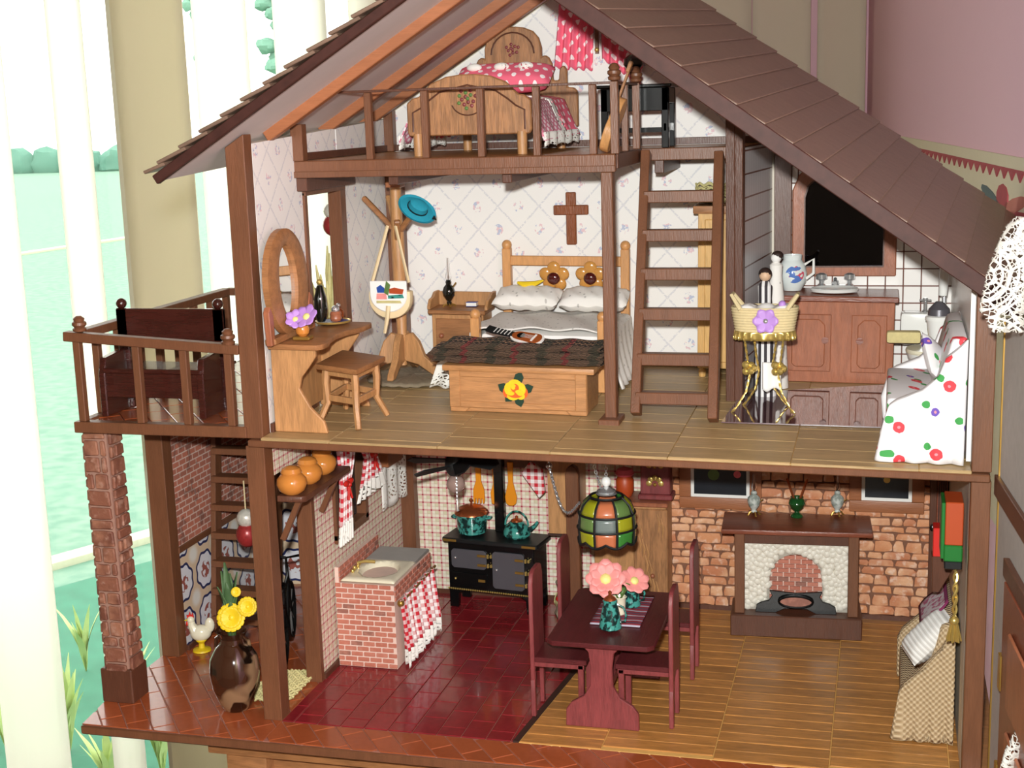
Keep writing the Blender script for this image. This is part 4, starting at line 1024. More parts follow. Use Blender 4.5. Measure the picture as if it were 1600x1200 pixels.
# ---- brick sink unit
sk = thing('kitchen_sink_unit', 'brick-built kitchen sink with gingham skirt against the checked wall', 'sink', (.035, 1.16, .012))
SW, SL, SH = .54, .98, .76
MB().box(0, 0, 0, SW, SL, SH).build('core', 'palemortar', sk)
for c in brickcells(0, SW, 0, SH, .115, .048, .013):
    p = clip(c, rect(0, 0, SW, SH))
    if len(p) > 2 and area(p) > .001: k = sum(q_[0] for q_ in p)/len(p), sum(q_[1] for q_ in p)/len(p); MB().prism([(q_[0]-k[0], q_[1]-k[1]) for q_ in p], -.012, .0, 'y').build('brick', 'brick', sk, .003, loc=(k[0], 0, k[1]))
for c in brickcells(.0, SL, SH-.15, SH, .115, .048, .013):
    p = clip(c, rect(0, SH-.15, SL, SH))
    if len(p) > 2 and area(p) > .001: k = sum(q_[0] for q_ in p)/len(p), sum(q_[1] for q_ in p)/len(p); MB().prism([(q_[0]-k[0], q_[1]-k[1]) for q_ in p], SW, SW+.012, 'x').build('brick', 'brick', sk, .003, loc=(0, k[0], k[1]))
MB().box(-.0, 0, SH, .035, SL, SH+.14).build('splashback', 'palemortar', sk)
for c in brickcells(.0, SL, SH, SH+.14, .115, .047, .009):
    p = clip(c, rect(0, SH, SL, SH+.14))
    if len(p) > 2 and area(p) > .001: k = sum(q_[0] for q_ in p)/len(p), sum(q_[1] for q_ in p)/len(p); MB().prism([(q_[0]-k[0], q_[1]-k[1]) for q_ in p], .035, .046, 'x').build('brick', 'brick', sk, .003, loc=(0, k[0], k[1]))
MB().box(.05, .60, SH, SW, SL, SH+.02).build('drainer', 'drain', sk, .004)
rb = MB()
for k in range(24): rb.box(.06, .61+k*.0155, SH+.02, SW-.01, .618+k*.0155, SH+.026)
tag(rb.build('drainer_ribs', 'drain', sk), kind='stuff')
def basin(i, j):
    x, y = .05+i*(SW-.05), .01+j*.58; d = max(abs(i-.5)/.5, abs(j-.5)/.5); dd = sqrt(((i-.52)/.36)**2+((j-.5)/.38)**2)
    z = SH+.035-.12*max(0, 1-dd**3)-.02*max(0, d-.9)*10
    return V((x, y, z)), (i, j)
MB().grid(basin, 28, 28).build('basin', 'cream', sk, solid=.012)
tp = MB().tube([(.10, .30, SH+.03), (.10, .30, SH+.09), (.16, .32, SH+.10), (.24, .36, SH+.085)], .014, 8).build('tap', 'gold', sk)
MB().ball((.10, .22, SH+.07), .02).build('tap_knob', 'gold', tp); MB().ball((.10, .17, SH+.055), .018).build('tap_knob', 'gold', tp); MB().tube([(.10, .17, SH+.04), (.10, .36, SH+.06)], .008, 6).build('tap_bar', 'gold', tp)
MB().tube([(SW+.05, .0, .60), (SW+.05, SL, .62)], .012, 8).build('curtain_rod', 'brass', sk); MB().ball((SW+.05, .02, .60), .032).build('rod_knob', 'brass', sk)
def skirt(z0, z1, amp, zz=0., k=1.):
    def g(i, j):
        y = .0+i*(SL-.02); z = z1+(z0-z1)*j; a = .012+amp*j
        x = SW+.05+a*sin(i*2*pi*9+j*.8)+.03*j*k+.01*sin(i*23); z += zz*abs(sin(i*2*pi*6.5))*j
        return V((x, y+.006*sin(i*60), z)), (i*1.5, (1-j)*(z1-z0))
    return g
MB().grid(skirt(.17, .63, .026), 110, 14).build('gingham_skirt', 'gingham', sk, solid=.004)
MB().grid(lambda i, j: (lambda q_: (q_[0]+V((0, 0, -.155*j-.0+(.03*abs(sin(i*2*pi*6.5))*j))), (i*1.5, .16*(1-j))))(skirt(.17, .63, .026)(i, 1)), 110, 5).build('lace_hem', 'lacedense', sk, solid=.003)
# ---- stove
q0, q1 = GZ(700, 959), GZ(822, 961)
sv = thing('kitchen_stove', 'black range stove with brass hinges and stove pipe against the checked wall', 'stove', (1.0, 2.70, .012), -.13)
SWd = .45; sz0, sz1 = .18, .665
MB().box(-SWd, 0, sz0, SWd, .33, sz1).build('body', 'black', sv, .008)
MB().prism(chamf(-SWd-.05, -.04, SWd+.05, .35, .02), sz1, sz1+.045, 'z').build('cooking_plate', 'blackm', sv, .01)
for s in (-1, 1):
    for y in (.0, .28): MB().prism([(s*SWd, sz0), (s*(SWd-.16), sz0), (s*(SWd-.10), sz0-.04), (s*(SWd-.09), 0), (s*SWd, 0)], y, y+.05, 'y').build('leg', 'black', sv, .004)
MB().box(-SWd+.02, .30, sz1+.045, -SWd+.021, .3, sz1+.046) if False else None
MB().box(-.06, .26, sz1+.045, .04, .33, 2.25-.012).build('stove_pipe', 'black', sv, .01)
def door(x0, z0, x1, z1, nm='oven_door', kx=None):
    c = .025; d_ = MB().prism([(x0+c, z0), (x1-c, z0), (x1, z0+c), (x1, z1-c), (x1-c, z1), (x0+c, z1), (x0, z1-c), (x0, z0+c)], -.02, 0, 'y').build(nm, 'grey', sv, .005)
    MB().ball((x0+.05, -.03, (z0+z1)/2+.01), .013).build('knob', 'chrome', d_)
    n = 3 if z1-z0 > .2 else 2
    for k in range(n):
        z = z0+(z1-z0)*(k+.5)/n+.0; MB().box(x1-.09, -.034, z-.012, x1+.0, -.02, z+.012).build('hinge_strap', 'brass', d_, .003); MB().box(x1+.01, -.034, z-.02, x1+.03, -.015, z+.02).build('hinge_pin', 'gold', d_, .003); MB().box(x1+.04, -.03, z-.016, x1+.06, -.0, z+.016).build('hinge_pin', 'gold', d_, .003)
door(-SWd+.04, .41, -.04, .60); door(.02, .235, SWd-.10, .605)
ash = MB().box(-SWd+.04, -.012, .23, -.04, 0, .36).build('ash_drawer', 'black', sv, .004); MB().ball((-SWd+.08, -.02, .30), .012).build('knob', 'gold', ash); MB().box(-.13, -.02, .285, -.06, -.01, .31).build('hinge_strap', 'brass', ash)
bd_ = MB()
for k in range(40): bd_.ball((-SWd+k*2*SWd/39, -.006, sz0+.01), .010, 6)
tag(bd_.build('gold_beading', 'gold', sv), kind='stuff')
for s in (-1, 1): MB().box(s*(SWd-.04)-.07, -.046, sz1+.01, s*(SWd-.04)+.07, -.038, sz1+.035).build('corner_plate', 'brass', sv, .003)
SVT = sz1+.045+.014
def on_stove(u, v): q = GZ(u, v, SVT); q = GY(u, v, 2.90) if q.y > 2.90 else q; return V((q.x, q.y, SVT))
pt = thing('cooking_pot', 'mottled turquoise cooking pot with copper lid, left of the stove pipe', 'pot', on_stove(738, 834))
MB().lathe([(.08, 0), (.11, .02), (.118, .08), (.122, .15), (.13, .155), (.128, .165), (.11, .16), (.10, .03), (.05, .02)], 24).build('body', 'enamel', pt)
ld_ = MB().lathe([(.135, .165), (.13, .18), (.10, .205), (.05, .225), (.0101, .23)], 24).build('lid', 'copper', pt); MB().lathe([(.008, .228), (.008, .25), (.018, .26), (.01, .275)], 10).build('lid_knob', 'copper', ld_)
for s in (-1, 1): MB().tube([(s*.12, -.03, .13), (s*.155, -.02, .135), (s*.155, .02, .135), (s*.12, .03, .13)], .008, 6).build('handle', 'enamel', pt)
kt = thing('kettle', 'small mottled turquoise kettle right of the stove pipe', 'kettle', on_stove(808, 838))
MB().lathe([(.085, 0), (.10, .015), (.10, .035), (.085, .075), (.05, .105), (.045, .11), (.03, .10)], 20).build('body', 'enamel', kt)
l2 = MB().lathe([(.046, .108), (.04, .12), (.01, .13), (.012, .145), (.004, .15)], 16).build('lid', 'copper', kt)
MB().tube([(.085*cos(t), 0, .08+.10*sin(t)) for t in [pi*i/10 for i in range(11)]], .007, 6).build('handle', 'enamel', kt)
MB().tube([(.08, 0, .04), (.13, 0, .08), (.155, 0, .11)], [.02, .013, .010], 8).build('spout', 'enamel', kt)
pt.scale = (1.25, 1.25, 1.3); kt.scale = (1.35, 1.35, 1.4)
# ---- orange utensils hanging over the stove
rk = tag(MB().box(.72, 3.014, GY(770, 727, 3.0).z-.02, .90, 3.034, GY(770, 727, 3.0).z+.06).box(1.05, 3.014, GY(770, 727, 3.0).z-.02, 1.58, 3.034, GY(770, 727, 3.0).z+.06).box(.72, 3.08, GY(770, 727, 3.0).z-.02, 1.58, 3.10, GY(770, 727, 3.0).z+.06).build('utensil_rail', 'frame', bevel=.004), 'brown wooden rail above the stove from which the orange utensils hang', 'rail')
def utensil(u, kind, label, name):
    x = GY(u, 760, 3.0).x; zt = GY(u, 722, 3.0).z; zb = GY(u, 790 if kind != 'fork' else 786, 3.0).z; h = zt-zb
    h2 = {'fork': [(.028, h), (.026, h*.55), (.055, h*.34), (.058, h*.08), (.052, 0), (.038, 0), (.034, h*.12), (.026, h*.12), (.024, 0), (.010, 0), (.006, h*.12), (.0, h*.12)],
          'knife': [(.03, h), (.022, h*.6), (.035, h*.45), (.046, .01), (.03, 0)], 'spoon': [(.03, h), (.024, h*.55), (.045, h*.35), (.06, h*.2), (.05, h*.05), (.02, 0)]}[kind]
    if kind == 'knife': pts = h2+[(-.042, .02), (-.05, h*.3), (-.022, h*.5), (-.028, h)]
    else: pts = h2+[(-a, b) for a, b in reversed(h2)]
    seen = []; [seen.append(p_) for p_ in pts if p_ not in seen]
    o = MB().prism(seen, -.012, .012, 'y').build(name, 'orange', bevel=.005, loc=(x, 3.0, zb)); tag(o, label, name.split('_')[-1], 'orange utensils over the stove')
utensil(748, 'fork', 'orange fork hanging left of the stove pipe', 'serving_fork'); utensil(774, 'knife', 'orange knife hanging just left of the stove pipe', 'kitchen_knife'); utensil(798, 'spoon', 'orange spoon hanging right of the stove pipe', 'serving_spoon')
# ---- ceiling fan
fq = GY(711, 728, 1.5)
fn = thing('ceiling_fan', 'black ceiling fan with glass globe and silver pull chain above the stove', 'ceiling fan', (fq.x, 1.5, fq.z))
MB().lathe([(.03, .48), (.03, .08)], 10).build('rod', 'blackm', fn); MB().lathe([(.06, .10), (.085, .06), (.09, 0), (.075, -.05), (.05, -.08), (.02, -.09)], 20).build('motor', 'blackm', fn)
for k, a in enumerate((-.15, .9, 2.2, 3.0+.9*0, 4.05, 5.2)):
    if k == 3: a = 3.25
    MB().prism([(.07, -.04), (.36, -.075), (.42, 0), (.36, .075), (.07, .04)], -.008, .004, 'z').build('blade', 'blackm', fn, rot=(.55, 0, a), loc=(0, 0, .05 if k != 4 else .0))
MB().ball((0, 0, -.16), .082, 16).build('globe', plain('smoky_pink_glass', 'b79c92', .1, 0, .1, Transmission_Weight=.4), fn)
chain('pull_chain', [(.03, -.06, -.06), (.035, -.09, -.28)], fn, .011, sp=.022); MB().lathe([(.008, -.38), (.016, -.37), (.012, -.30), (.004, -.28)], 8, (.035, -.09, 0)).build('pull_handle', 'chrome', fn)
# ---- shelf with three honey pots, on brackets at the kitchen doorway
sf = thing('pot_shelf', 'dark brown bracket shelf holding three honey coloured pots', 'shelf', (.0, .1, 1.80))
MB().prism([(.035, .0), (.24, -.0), (.27, .04), (.27, .98), (.035, .98)], 0, .05, 'z').build('board', 'frame2', sf, .006)
for y in (.05, .84): MB().bar((.20, y, .0), (.045, y+.0, -.32), .045, .045, (0, 1, 0)).build('bracket', 'frame', sf, .004)
def honeypot(y, label, s=1.):
    o = thing('honey_pot', label, 'pot', (.135, y, 1.852), 0, 'honey coloured pots on the shelf')
    MB().lathe([(.06*s, 0), (.10*s, .03*s), (.118*s, .08*s), (.112*s, .12*s), (.08*s, .155*s), (.07*s, .16*s)], 24).build('body', 'pot', o)
    MB().lathe([(.078*s, .158*s), (.082*s, .17*s), (.07*s, .20*s), (.04*s, .215*s), (.01, .22*s)], 20).build('lid', 'pot', o); return o
honeypot(.18, 'honey coloured lidded pot at the front end of the shelf', 1.03); honeypot(.50, 'honey coloured lidded pot in the middle of the shelf, between two others'); honeypot(.80, 'honey coloured lidded pot at the back of the shelf by the curtain', 1.02)
# ---- kitchen window curtains
cu = thing('kitchen_curtains', 'red gingham window curtains with red bows and white lace edging', 'curtains', (.05, wy0, 1.0))
def drape(y_top0, y_top1, y_pin0, y_pin1, y_bot0, y_bot1, zt, zp, zb, mat, name, j0=0., j1=1., xo=0.):
    def g(i, j_):
        j = j0+(j1-j0)*j_
        if j < .55: t = j/.55; t2 = t*t; a = y_top0+(y_pin0-y_top0)*t2; b = y_top1+(y_pin1-y_top1)*t2; z = zt+(zp-zt)*t
        else: t = (j-.55)/.45; a = y_pin0+(y_bot0-y_pin0)*t; b = y_pin1+(y_bot1-y_pin1)*t; z = zp+(zb-zp)*t
        return V((.05+xo+.022*sin(i*2*pi*6)+.03*sin(pi*j), a+(b-a)*i, z)), (i*.7, j*1.0)
    return MB().grid(g, 60, 18).build(name, mat, cu, solid=.004)
a_, b_ = 0-.05, (wy1-wy0)+.05
for (p, mt_, nm, j0, j1, xo) in ((0, 'gingham', 'curtain', 0, .85, 0.), (0, 'lacedense', 'lace_edge', .83, 1., .004)):
    drape(a_-.10, a_+.42, a_-.06, a_+.14, a_-.10, a_+.22, 1.22, .62, .10, mt_, nm, j0, j1, xo)
    drape(b_-.60, b_+.0, b_-.34, b_-.06, b_-.52, b_+.28, 1.22, .74, .36, mt_, nm, j0, j1, xo)
MB().grid(lambda i, j: (V((.08+.02*sin(i*50), a_-.05+i*(b_-a_+.1), 1.18-.17*j+.015*abs(sin(i*40))*j)), (i, j*.2)), 60, 4).build('lace_valance', 'lacedense', cu, solid=.003)
for yk, zk in ((a_+.04, .62), (b_-.17, .72)):
    bw = MB()
    for s in (-1, 1): bw.ball((.115, yk+s*.05, zk+.03), .045, 10, (.5, 1.1, .6)); bw.tube([(.115, yk, zk), (.125, yk+s*.04, zk-.12)], .012, 5)
    bw.ball((.12, yk, zk+.01), .025, 8); bw.build('bow', 'redpl', cu)
# small wooden wall box and lace cloth
wb = thing('wooden_wall_box', 'small brown wooden wall shelf box with lace cloth below, in the kitchen corner', 'wall box', (.0, 2.28, 1.5))
MB().prism([(0, .02), (.38, .0), (.55, .16), (.55, .45), (0, .45)], .01, .16, 'x').build('box', 'rafter', wb, .006)
MB().grid(lambda i, j: (V((.10+.02*sin(i*14), -.05+.65*i, .02-.42*j*(1-.25*i*0)+.02*sin(i*12)*j)), (i*.6, j*.5)), 24, 8).build('lace_cloth', 'lacedense', wb, solid=.003)
# ---- divider board, upper cabinet, gingham mitt, grey cloth
dv = tag(MB().prism([(-.06, 0), (.06, 0), (.06, 1.52), (.045, 1.58), (0, 1.61), (-.045, 1.58), (-.06, 1.52)], -.04, .04, 'y').build('divider_board', 'frame', bevel=.006, loc=(1.925, 2.25, .012)), 'upright brown board with rounded top between kitchen and living room', 'divider board')
uc = thing('upper_cabinet', 'light wooden wall cabinet right of the stove, behind the lamp chain', 'cabinet', (1.60, 2.62, .83))
MB().box(0, 0, 0, .26, .50, 1.40).build('body', 'oak', uc, .006); MB().box(-.005, -.012, .0, .265, 0, .02).build('edge_strip', 'groove', uc)
mq = GY(845, 742, D-.3)
tag(MB().prism([(-.11, .06), (-.02, .17), (.10, .10), (.12, -.12), (.06, -.18)], -.02, .02, 'y').build('gingham_pot_holder', M['gingham'], bevel=.008, loc=(mq.x-.04, D-.16-.3, mq.z)), 'red gingham pot holder hanging left of the light wall cabinet', 'pot holder')
tag(MB().tube([(0, 0, .02), (-.04, 0, .15), (.01, .01, .32), (-.03, 0, .45), (.02, 0, .52)], [.05, .075, .06, .07, .03], 10).build('grey_sack', 'gray', loc=(1.81, 2.38, .012)), 'dark grey fuzzy sack leaning against the brown divider board', 'sack')
bq = GZ(880, 953)
bk = thing('fruit_basket', 'small basket of red and orange fruit on the kitchen floor behind a chair', 'basket', (bq.x, bq.y, .012))
MB().lathe([(.06, 0), (.085, .06), (.09, .065), (.07, .06), (.05, .01)], 16).build('basket_body', 'straw', bk)
MB().tube([(.085*cos(t), 0, .06+.13*sin(t)) for t in [pi*i/8 for i in range(9)]], .006, 6).build('handle', 'straw', bk)
for (x, y, m_) in ((-.036, -.01, 'redpl'), (.036, -.01, 'orangebox'), (0, .04, 'redpl'), (.0, -.056, 'orangebox')): tag(MB().ball((0, 0, 0), .031, 12).build('fruit', m_, loc=(bq.x+x, bq.y+y, .012+.102)), ('red fruit' if m_ == 'redpl' else 'orange fruit')+(' at the back' if y > 0 else ' in front' if y < -.03 else ' at the side')+' of the basket on the kitchen floor', 'fruit', 'fruit in the basket')
# ---- carved cupboard with a red spice cabinet on top
cb_ = thing('carved_cupboard', 'wooden cupboard with dark carved right door behind the dining table', 'cupboard', (2.02, 2.68, .012))
MB().box(0, .0, 0, .68, .37, 1.12).build('body', 'oak', cb_, .008)
cd_ = MB().box(.38, -.03, .02, .70, 0, 1.10).build('carved_door', 'carved', cb_, .008)
for k in range(14):
    x, z = .42+.24*((k*.37) % 1), .12+.92*((k*.61) % 1); MB().tube([(x, -.035, z-.09), (x+.015, -.045, z), (x-.01, -.035, z+.09)], [.004, .012, .004], 6).build('carving', 'oak', cd_)
MB().ball((.56, -.055, .47), .022).build('door_knob', 'mahog', cd_)
MB().box(-.02, -.03, 1.12, .70, .38, 1.16).build('cornice', 'mahog', cb_, .008)
sc = thing('spice_cabinet', 'small wine red cabinet with gold flower ornaments on the carved cupboard', 'cabinet', (2.43, 2.74, 1.176))
MB().box(0, 0, .0, .32, .22, .05).build('base', 'red', sc, .01); MB().prism([(.02, .05), (.30, .05), (.29, .42), (.16, .52), (.03, .42)], 0.02, .2, 'y').build('body', 'red', sc, .008)
for z in (.16, .33):
    o_ = sub('gold_ornament', sc, (.16, .01, z))
    for k in range(5): a = pi*k/4; MB().ball((cos(a)*.055, 0, sin(a)*.05), .028, 8, (1, .3, 1)).build('gold_petal', 'gold', o_)
    MB().ball((0, -.01, -.01), .018, 8).build('knob', 'brass', o_)
rj = thing('red_jar', 'orange jar with red lid left of the wine red cabinet, behind the lamp', 'jar', (2.29, 2.85, 1.176))
MB().lathe([(.06, 0), (.085, .05), (.085, .16), (.06, .2)], 16).build('body', 'orangebox', rj); MB().lathe([(.075, .2), (.09, .22), (.07, .26), (.02, .28)], 16).build('lid', 'pinkp', rj)
# ---- slipper armchairs (burlap downstairs, floral upstairs)
def softchair(name, label, loc, L, Wd, prof, mat, up=False, k=1., fringe=False):
    c = thing(name, label, 'armchair', loc, 0, up=up); uvs = 1.
    def side(y0, y1, nm):
        mb = MB(); n = len(prof)
        mb.prism(prof, y0, y1, 'y'); mb.uv = [(p[0]+p[1], p[2]) for p in mb.v]; return mb.build(nm, mat, c, .025, smooth=1.2)
    side(0, .10, 'arm_panel'); side(L-.10, L, 'arm_panel')
    mb = MB().box(-Wd+.02, .08, .03, 0, L-.08, .30*k); mb.uv = [(p[0]+p[1], p[2]+p[0]) for p in mb.v]; mb.build('seat', mat, c, .03, smooth=1.2)
    zt = max(p[1] for p in prof)
    mb = MB().prism([(-.0, .2), (-.26, .2), (-.10, zt-.02), (0, zt)], .08, L-.08, 'y'); mb.uv = [(p[1]+p[0], p[2]) for p in mb.v]; mb.build('backrest', mat, c, .03, smooth=1.2)
    def cover(i, j):
        x = -Wd+i*Wd; zt_ = None
        for (a, b), (a2, b2) in zip(prof[1:], prof[2:]):
            if a <= x <= a2: zt_ = b+(b2-b)*(x-a)/max(1e-6, a2-a); break
        if zt_ is None: zt_ = prof[1][1] if x < prof[1][0] else zt
        z = zt_*j+.004; y = -.012-.03*(1-j)*abs(sin(i*11))-.008*sin(i*21+j*3)-.02*(1-j)
        return V((x-(.05*(1-j) if i < .1 else 0), y, z)), (x, z)
    MB().grid(cover, 30, 14).build('side_cover', mat, c, solid=.012)
    if fringe:
        fm = MB()
        for i in range(60): x = -Wd+Wd*i/60; fm.tube([(x, -.04, .07), (x+random.uniform(-.01, .01), -.055, .035), (x+random.uniform(-.02, .02), -.05, .004)], .004, 4)
        tag(fm.build('fringe', mat, c), kind='stuff')
    return c
def zx(u, v, y): q = GY(u, v, y); return q.x, q.z
ref = 5.165
pp = [(4.775, 0.0)]+[zx(u, v, .62) for u, v in ((1405, 1088), (1412, 1072), (1440, 1050), (1470, 1020), (1506, 985))]
prof_b = [(max(-.42, x-ref), z) for x, z in pp]; prof_b = [(prof_b[0][0]-.0, 0)]+prof_b[1:]+[(0, 0)]
prof_b = [(-.40, 0), (-.40, pp[1][1]), (-.36, pp[2][1]), (pp[3][0]-ref, pp[3][1]), (pp[4][0]-ref, pp[4][1]), (0, pp[5][1]), (0, 0)]
softchair('burlap_armchair', 'beige burlap armchair with frayed hem in the living room corner', (ref, .62, .012), 1.25, .40, prof_b, 'burlap', fringe=True)
def cushion(name, label, loc, rot, sx, sy, sz, mat, cat='cushion', up=False):
    def g(i, j, s):
        x, y = 2*i-1, 2*j-1; h = (1-x**4)*(1-y**4); k = 1-.10*(1-abs(x))*0
        return V((x*sx*(1-.08*(1-y*y)*0), y*sy, s*sz*h**.5*(1+.04*sin(i*40)))), (i*sx*2, j*sy*2)
    mb = MB(); mb.grid(lambda i, j: g(i, j, 1), 14, 14); mb.grid(lambda i, j: g(i, j, -1), 14, 14)
    o = mb.build(name, mat, smooth=1.2); o.location = loc; o.rotation_euler = rot; return tag(o, label, cat)
t = T('white_ribbed_knit'); q_ = t.xyz(t.tc.outputs['UV']); s_ = t.f('SINE', t.mul(q_[0], 2*pi/.035)); t.bump(s_, .4, .01); M['knit'] = t.out(t.mix(t.step(s_, -.6, .6), 'd0cdc8', 'e8e6e2'), .9)
c1 = GY(1455, 1000, .9); cushion('knitted_cushion', 'white ribbed knitted cushion slumped on the burlap armchair', (c1.x-.02, .84, c1.z+.05), (radians(20), radians(-46), radians(8)), .22, .13, .09, 'knit')
t = T('lilac_trimmed_doily'); q_ = t.xyz(t.tc.outputs['UV']); e_ = t.mn(t.mn(q_[0], t.sub(.3, q_[0])), t.mn(q_[1], t.sub(.5, q_[1]))); n_ = t.noise(20, 2)
M['doily'] = t.out(t.mix(t.lt(e_, .03), t.mix(t.step(n_, .45, .6), 'cfc4c8', 'b05a78'), '7a2450'), .9)
c2_ = GY(1478, 955, 1.2)
tag(MB().grid(lambda i, j: (V(((i-.5)*.3, (j-.5)*.5, .01*sin(i*6))), (i*.3, j*.5)), 8, 8).build('doily', 'doily', solid=.012, loc=(c2_.x-.10, 1.15, c2_.z+.07), rot=(0, radians(-50), 0)), 'purple edged floral doily draped over the back of the burlap armchair', 'doily')
# ---- coloured wall box with tassel near the right post
wq0 = GY(1478, 785, .2); wq1 = GY(1478, 852, .2); wq2 = GY(1478, 890, .2)
wx = thing('coloured_wall_box', 'orange and green box hung on the right wall near the front post', 'wall box', (5.17, .2, wq2.z))
H_ = wq0.z-wq2.z; hm = wq1.z-wq2.z; wd = 5.17-wq0.x
MB().box(-wd, 0, hm, 0, .3, H_).build('orange_panel', 'orangebox', wx, .006); MB().box(-wd-.005, -.01, .06, 0, .3, hm).build('green_panel', 'greenbox', wx, .008)
MB().box(-wd, .0, 0, 0, .3, .06).build('dark_base', 'blackm', wx, .008); MB().box(-wd-.025, .02, hm*.4, -wd, .3, H_-.01).build('green_edge', 'greenbox', wx, .004)
tag(MB().box(-.05, 0, 0, .05, .16, .22).build('red_book', 'redpl', bevel=.005, loc=(GY(1464, 868, .8).x+.02, .8, GY(1464, 870, .8).z)), 'small red book on a bracket behind the orange and green box', 'book')
kb = GY(1464, 880, .8); tag(MB().prism([(-.06, 0), (.12, 0), (.12, -.05), (.0, -.28), (-.05, -.28)], 0, .16, 'y').build('book_bracket', 'frame2', bevel=.006, loc=(kb.x+.02, .8, GY(1464, 870, .8).z)), 'dark brown bracket under the small red book', 'bracket')
ts = thing('gold_tassel', 'gold cord with tassel hanging in front of the burlap armchair', 'tassel', (GY(1502, 950, .19).x-.045, .19, GY(1502, 1002, .19).z))
ht = wq2.z-GY(1502, 1002, .19).z; cm = MB()
for s in (0, pi): cm.tube([(.012*cos(z*40+s), .012*sin(z*40+s), z) for z in [.16+(ht-.16)*i/60 for i in range(61)]], .010, 5)
cm.build('cord', 'gold', ts); MB().ball((0, 0, .15), .035).build('tassel_knot', 'gold', ts)
ft = MB()
for k in range(26): a = k*.9; r_ = .012+.02*(k % 3)/2; ft.tube([(r_*cos(a)*.6, r_*sin(a)*.6, .14), (r_*1.6*cos(a), r_*1.6*sin(a), 0)], .006, 4)
tag(ft.build('tassel_threads', 'gold', ts), kind='stuff')
tag(MB().lathe([(.012, 0), (.03, .01), (.034, .03), (.03, .035), (.01, .035)], 12, ax='y').build('doorknob', 'black', loc=(dx0-.03, D-.16, .95)), 'black knob on the frame of the narrow inner door', 'knob')
# ================================================================== UPSTAIRS THINGS
def loc2(u, v, y): q = GY(u, v, y); return q.x, q.z
# ---- dressing table with oval mirror
dt = thing('dressing_table', 'light oak dressing table with curved end panels and oval mirror by the left wall', 'dressing table', U(.03, .16), up=True)
zb_ = U(.03, .16).z
en = [(0, 0)]+[(x-.03, z-zb_) for x, z in [loc2(u, v, .16) for u, v in ((512, 676), (506, 658), (485, 637), (467, 607), (470, 589), (480, 575), (492, 556), (491, 545))]]
en[1] = (en[1][0], 0); ztop = en[-1][1]; en += [(0, ztop)]
MB().prism(en, -.0, .04, 'y').build('end_panel', 'oak', dt, .008); MB().prism([(x*1.0, z) for x, z in en], .92, .96, 'y').build('end_panel', 'oak', dt, .008)
fc = F1(560, 503, ztop+.03); wT = max(.42, fc.x-.03)
top = [(0, -.05)]+[(.40+.0*t, -.05) for t in (0,)]+[(.44, .0), (.44, .12), (.40, .25), (.38, .42), (.40, .58), (.47, .74), (.48, .95), (.46, 1.0), (0, 1.0)]
MB().prism(top, ztop, ztop+.045, 'z').build('tabletop', 'oakdark', dt, .012)
MB().box(0, .04, .05, .03, .92, ztop).build('back_panel', 'oak', dt)
mr = sub('oval_mirror', dt, (.055, .24, ztop+.048), (0, radians(-3), 0)); RY, RZm = .375, .415
def ring(ry0, rz0, ry1, rz1, x0, x1, name, mat):
    mb = MB(); n = 40; vs = []
    for ry, rz, x in ((ry1, rz1, x0), (ry1, rz1, x1), ((ry0+ry1)/2, (rz0+rz1)/2, x1+.025), (ry0, rz0, x1), (ry0, rz0, x0)):
        vs += [V((x, ry*cos(2*pi*k/n), rz*sin(2*pi*k/n)+RZm+.02)) for k in range(n)]
    fs = [(a*n+k, a*n+(k+1) % n, ((a+1) % 5)*n+(k+1) % n, ((a+1) % 5)*n+k) for a in range(5) for k in range(n)]
    return mb.raw(vs, fs).build(name, mat, mr, smooth=.9)
ring(.17, .29, RY, RZm, 0, .05, 'mirror_frame', 'oakdark')
MB().lathe([(1, .01), (1, .02)], 40, ax='x', mt=Matrix.Diagonal((1, .18, .30, 1)), c=(0, 0, RZm+.02)).build('mirror_glass', 'mirror', mr)
MB().box(-.03, -.38, -.0, .06, .38, .05).build('mirror_stand', 'oakdark', mr, .01); 
for s in (-1, 1): MB().prism([(s*.36, 0), (s*.42, 0), (s*.42, .26), (s*.38, .30), (s*.34, .22)], -.0, .05, 'x').build('mirror_arm', 'mahog', mr, .006)
DT = zb_+ztop+.05
def onD(u, v): q = GZ(u, v, DT); return V((q.x, q.y, DT+.02*(q.y-.16)-.0135*(q.x-.03)+.003))
q = onD(450, 531); q.x = max(q.x, .27)
pf = thing('small_flower_pot', 'ochre pedestal pot of lilac flowers on the front of the dressing table', 'potted flowers', q)
MB().box(-.07, -.05, 0, .07, .05, .03).build('pedestal', 'brass', pf, .008); MB().lathe([(.03, .03), (.05, .05), (.055, .08), (.045, .11), (.02, .12)], 14).build('pot', 'pot', pf)
for p_, r_, a_ in (((-.04, -.03, .16), .08, .5), ((.05, -.02, .18), .10, -.3), ((-.08, .02, .15), .06, 1.)): flower(pf, p_, r_*1.02, 6, 'lilac', tilt=(.9, a_, 0))
q = onD(499, 512); q = V((.22, 1.0, q.z))
q.z += .006
ty = thing('perfume_tray', 'round blue and gold tray on the far end of the dressing table', 'tray', q)
MB().lathe([(.13, 0), (.145, .006), (.15, .02), (.14, .022), (.13, .012), (.02, .011)], 24).build('rim', 'gold', ty); MB().lathe([(.135, .010), (.13, .016)], 24).build('tray_surface', 'blue', ty)
tz = q.z+.024
def bottle(u, v, name, label, prof, mat, top=None, tm='gold'):
    g = V((u, v, 0)); o = thing(name, label, 'bottle' if 'jar' not in name else 'jar', (g.x, g.y, tz))
    MB().lathe(prof, 16).build('body', mat, o)
    if top: MB().ball((0, 0, top[0]), top[1], 10).build('stopper', tm, o)
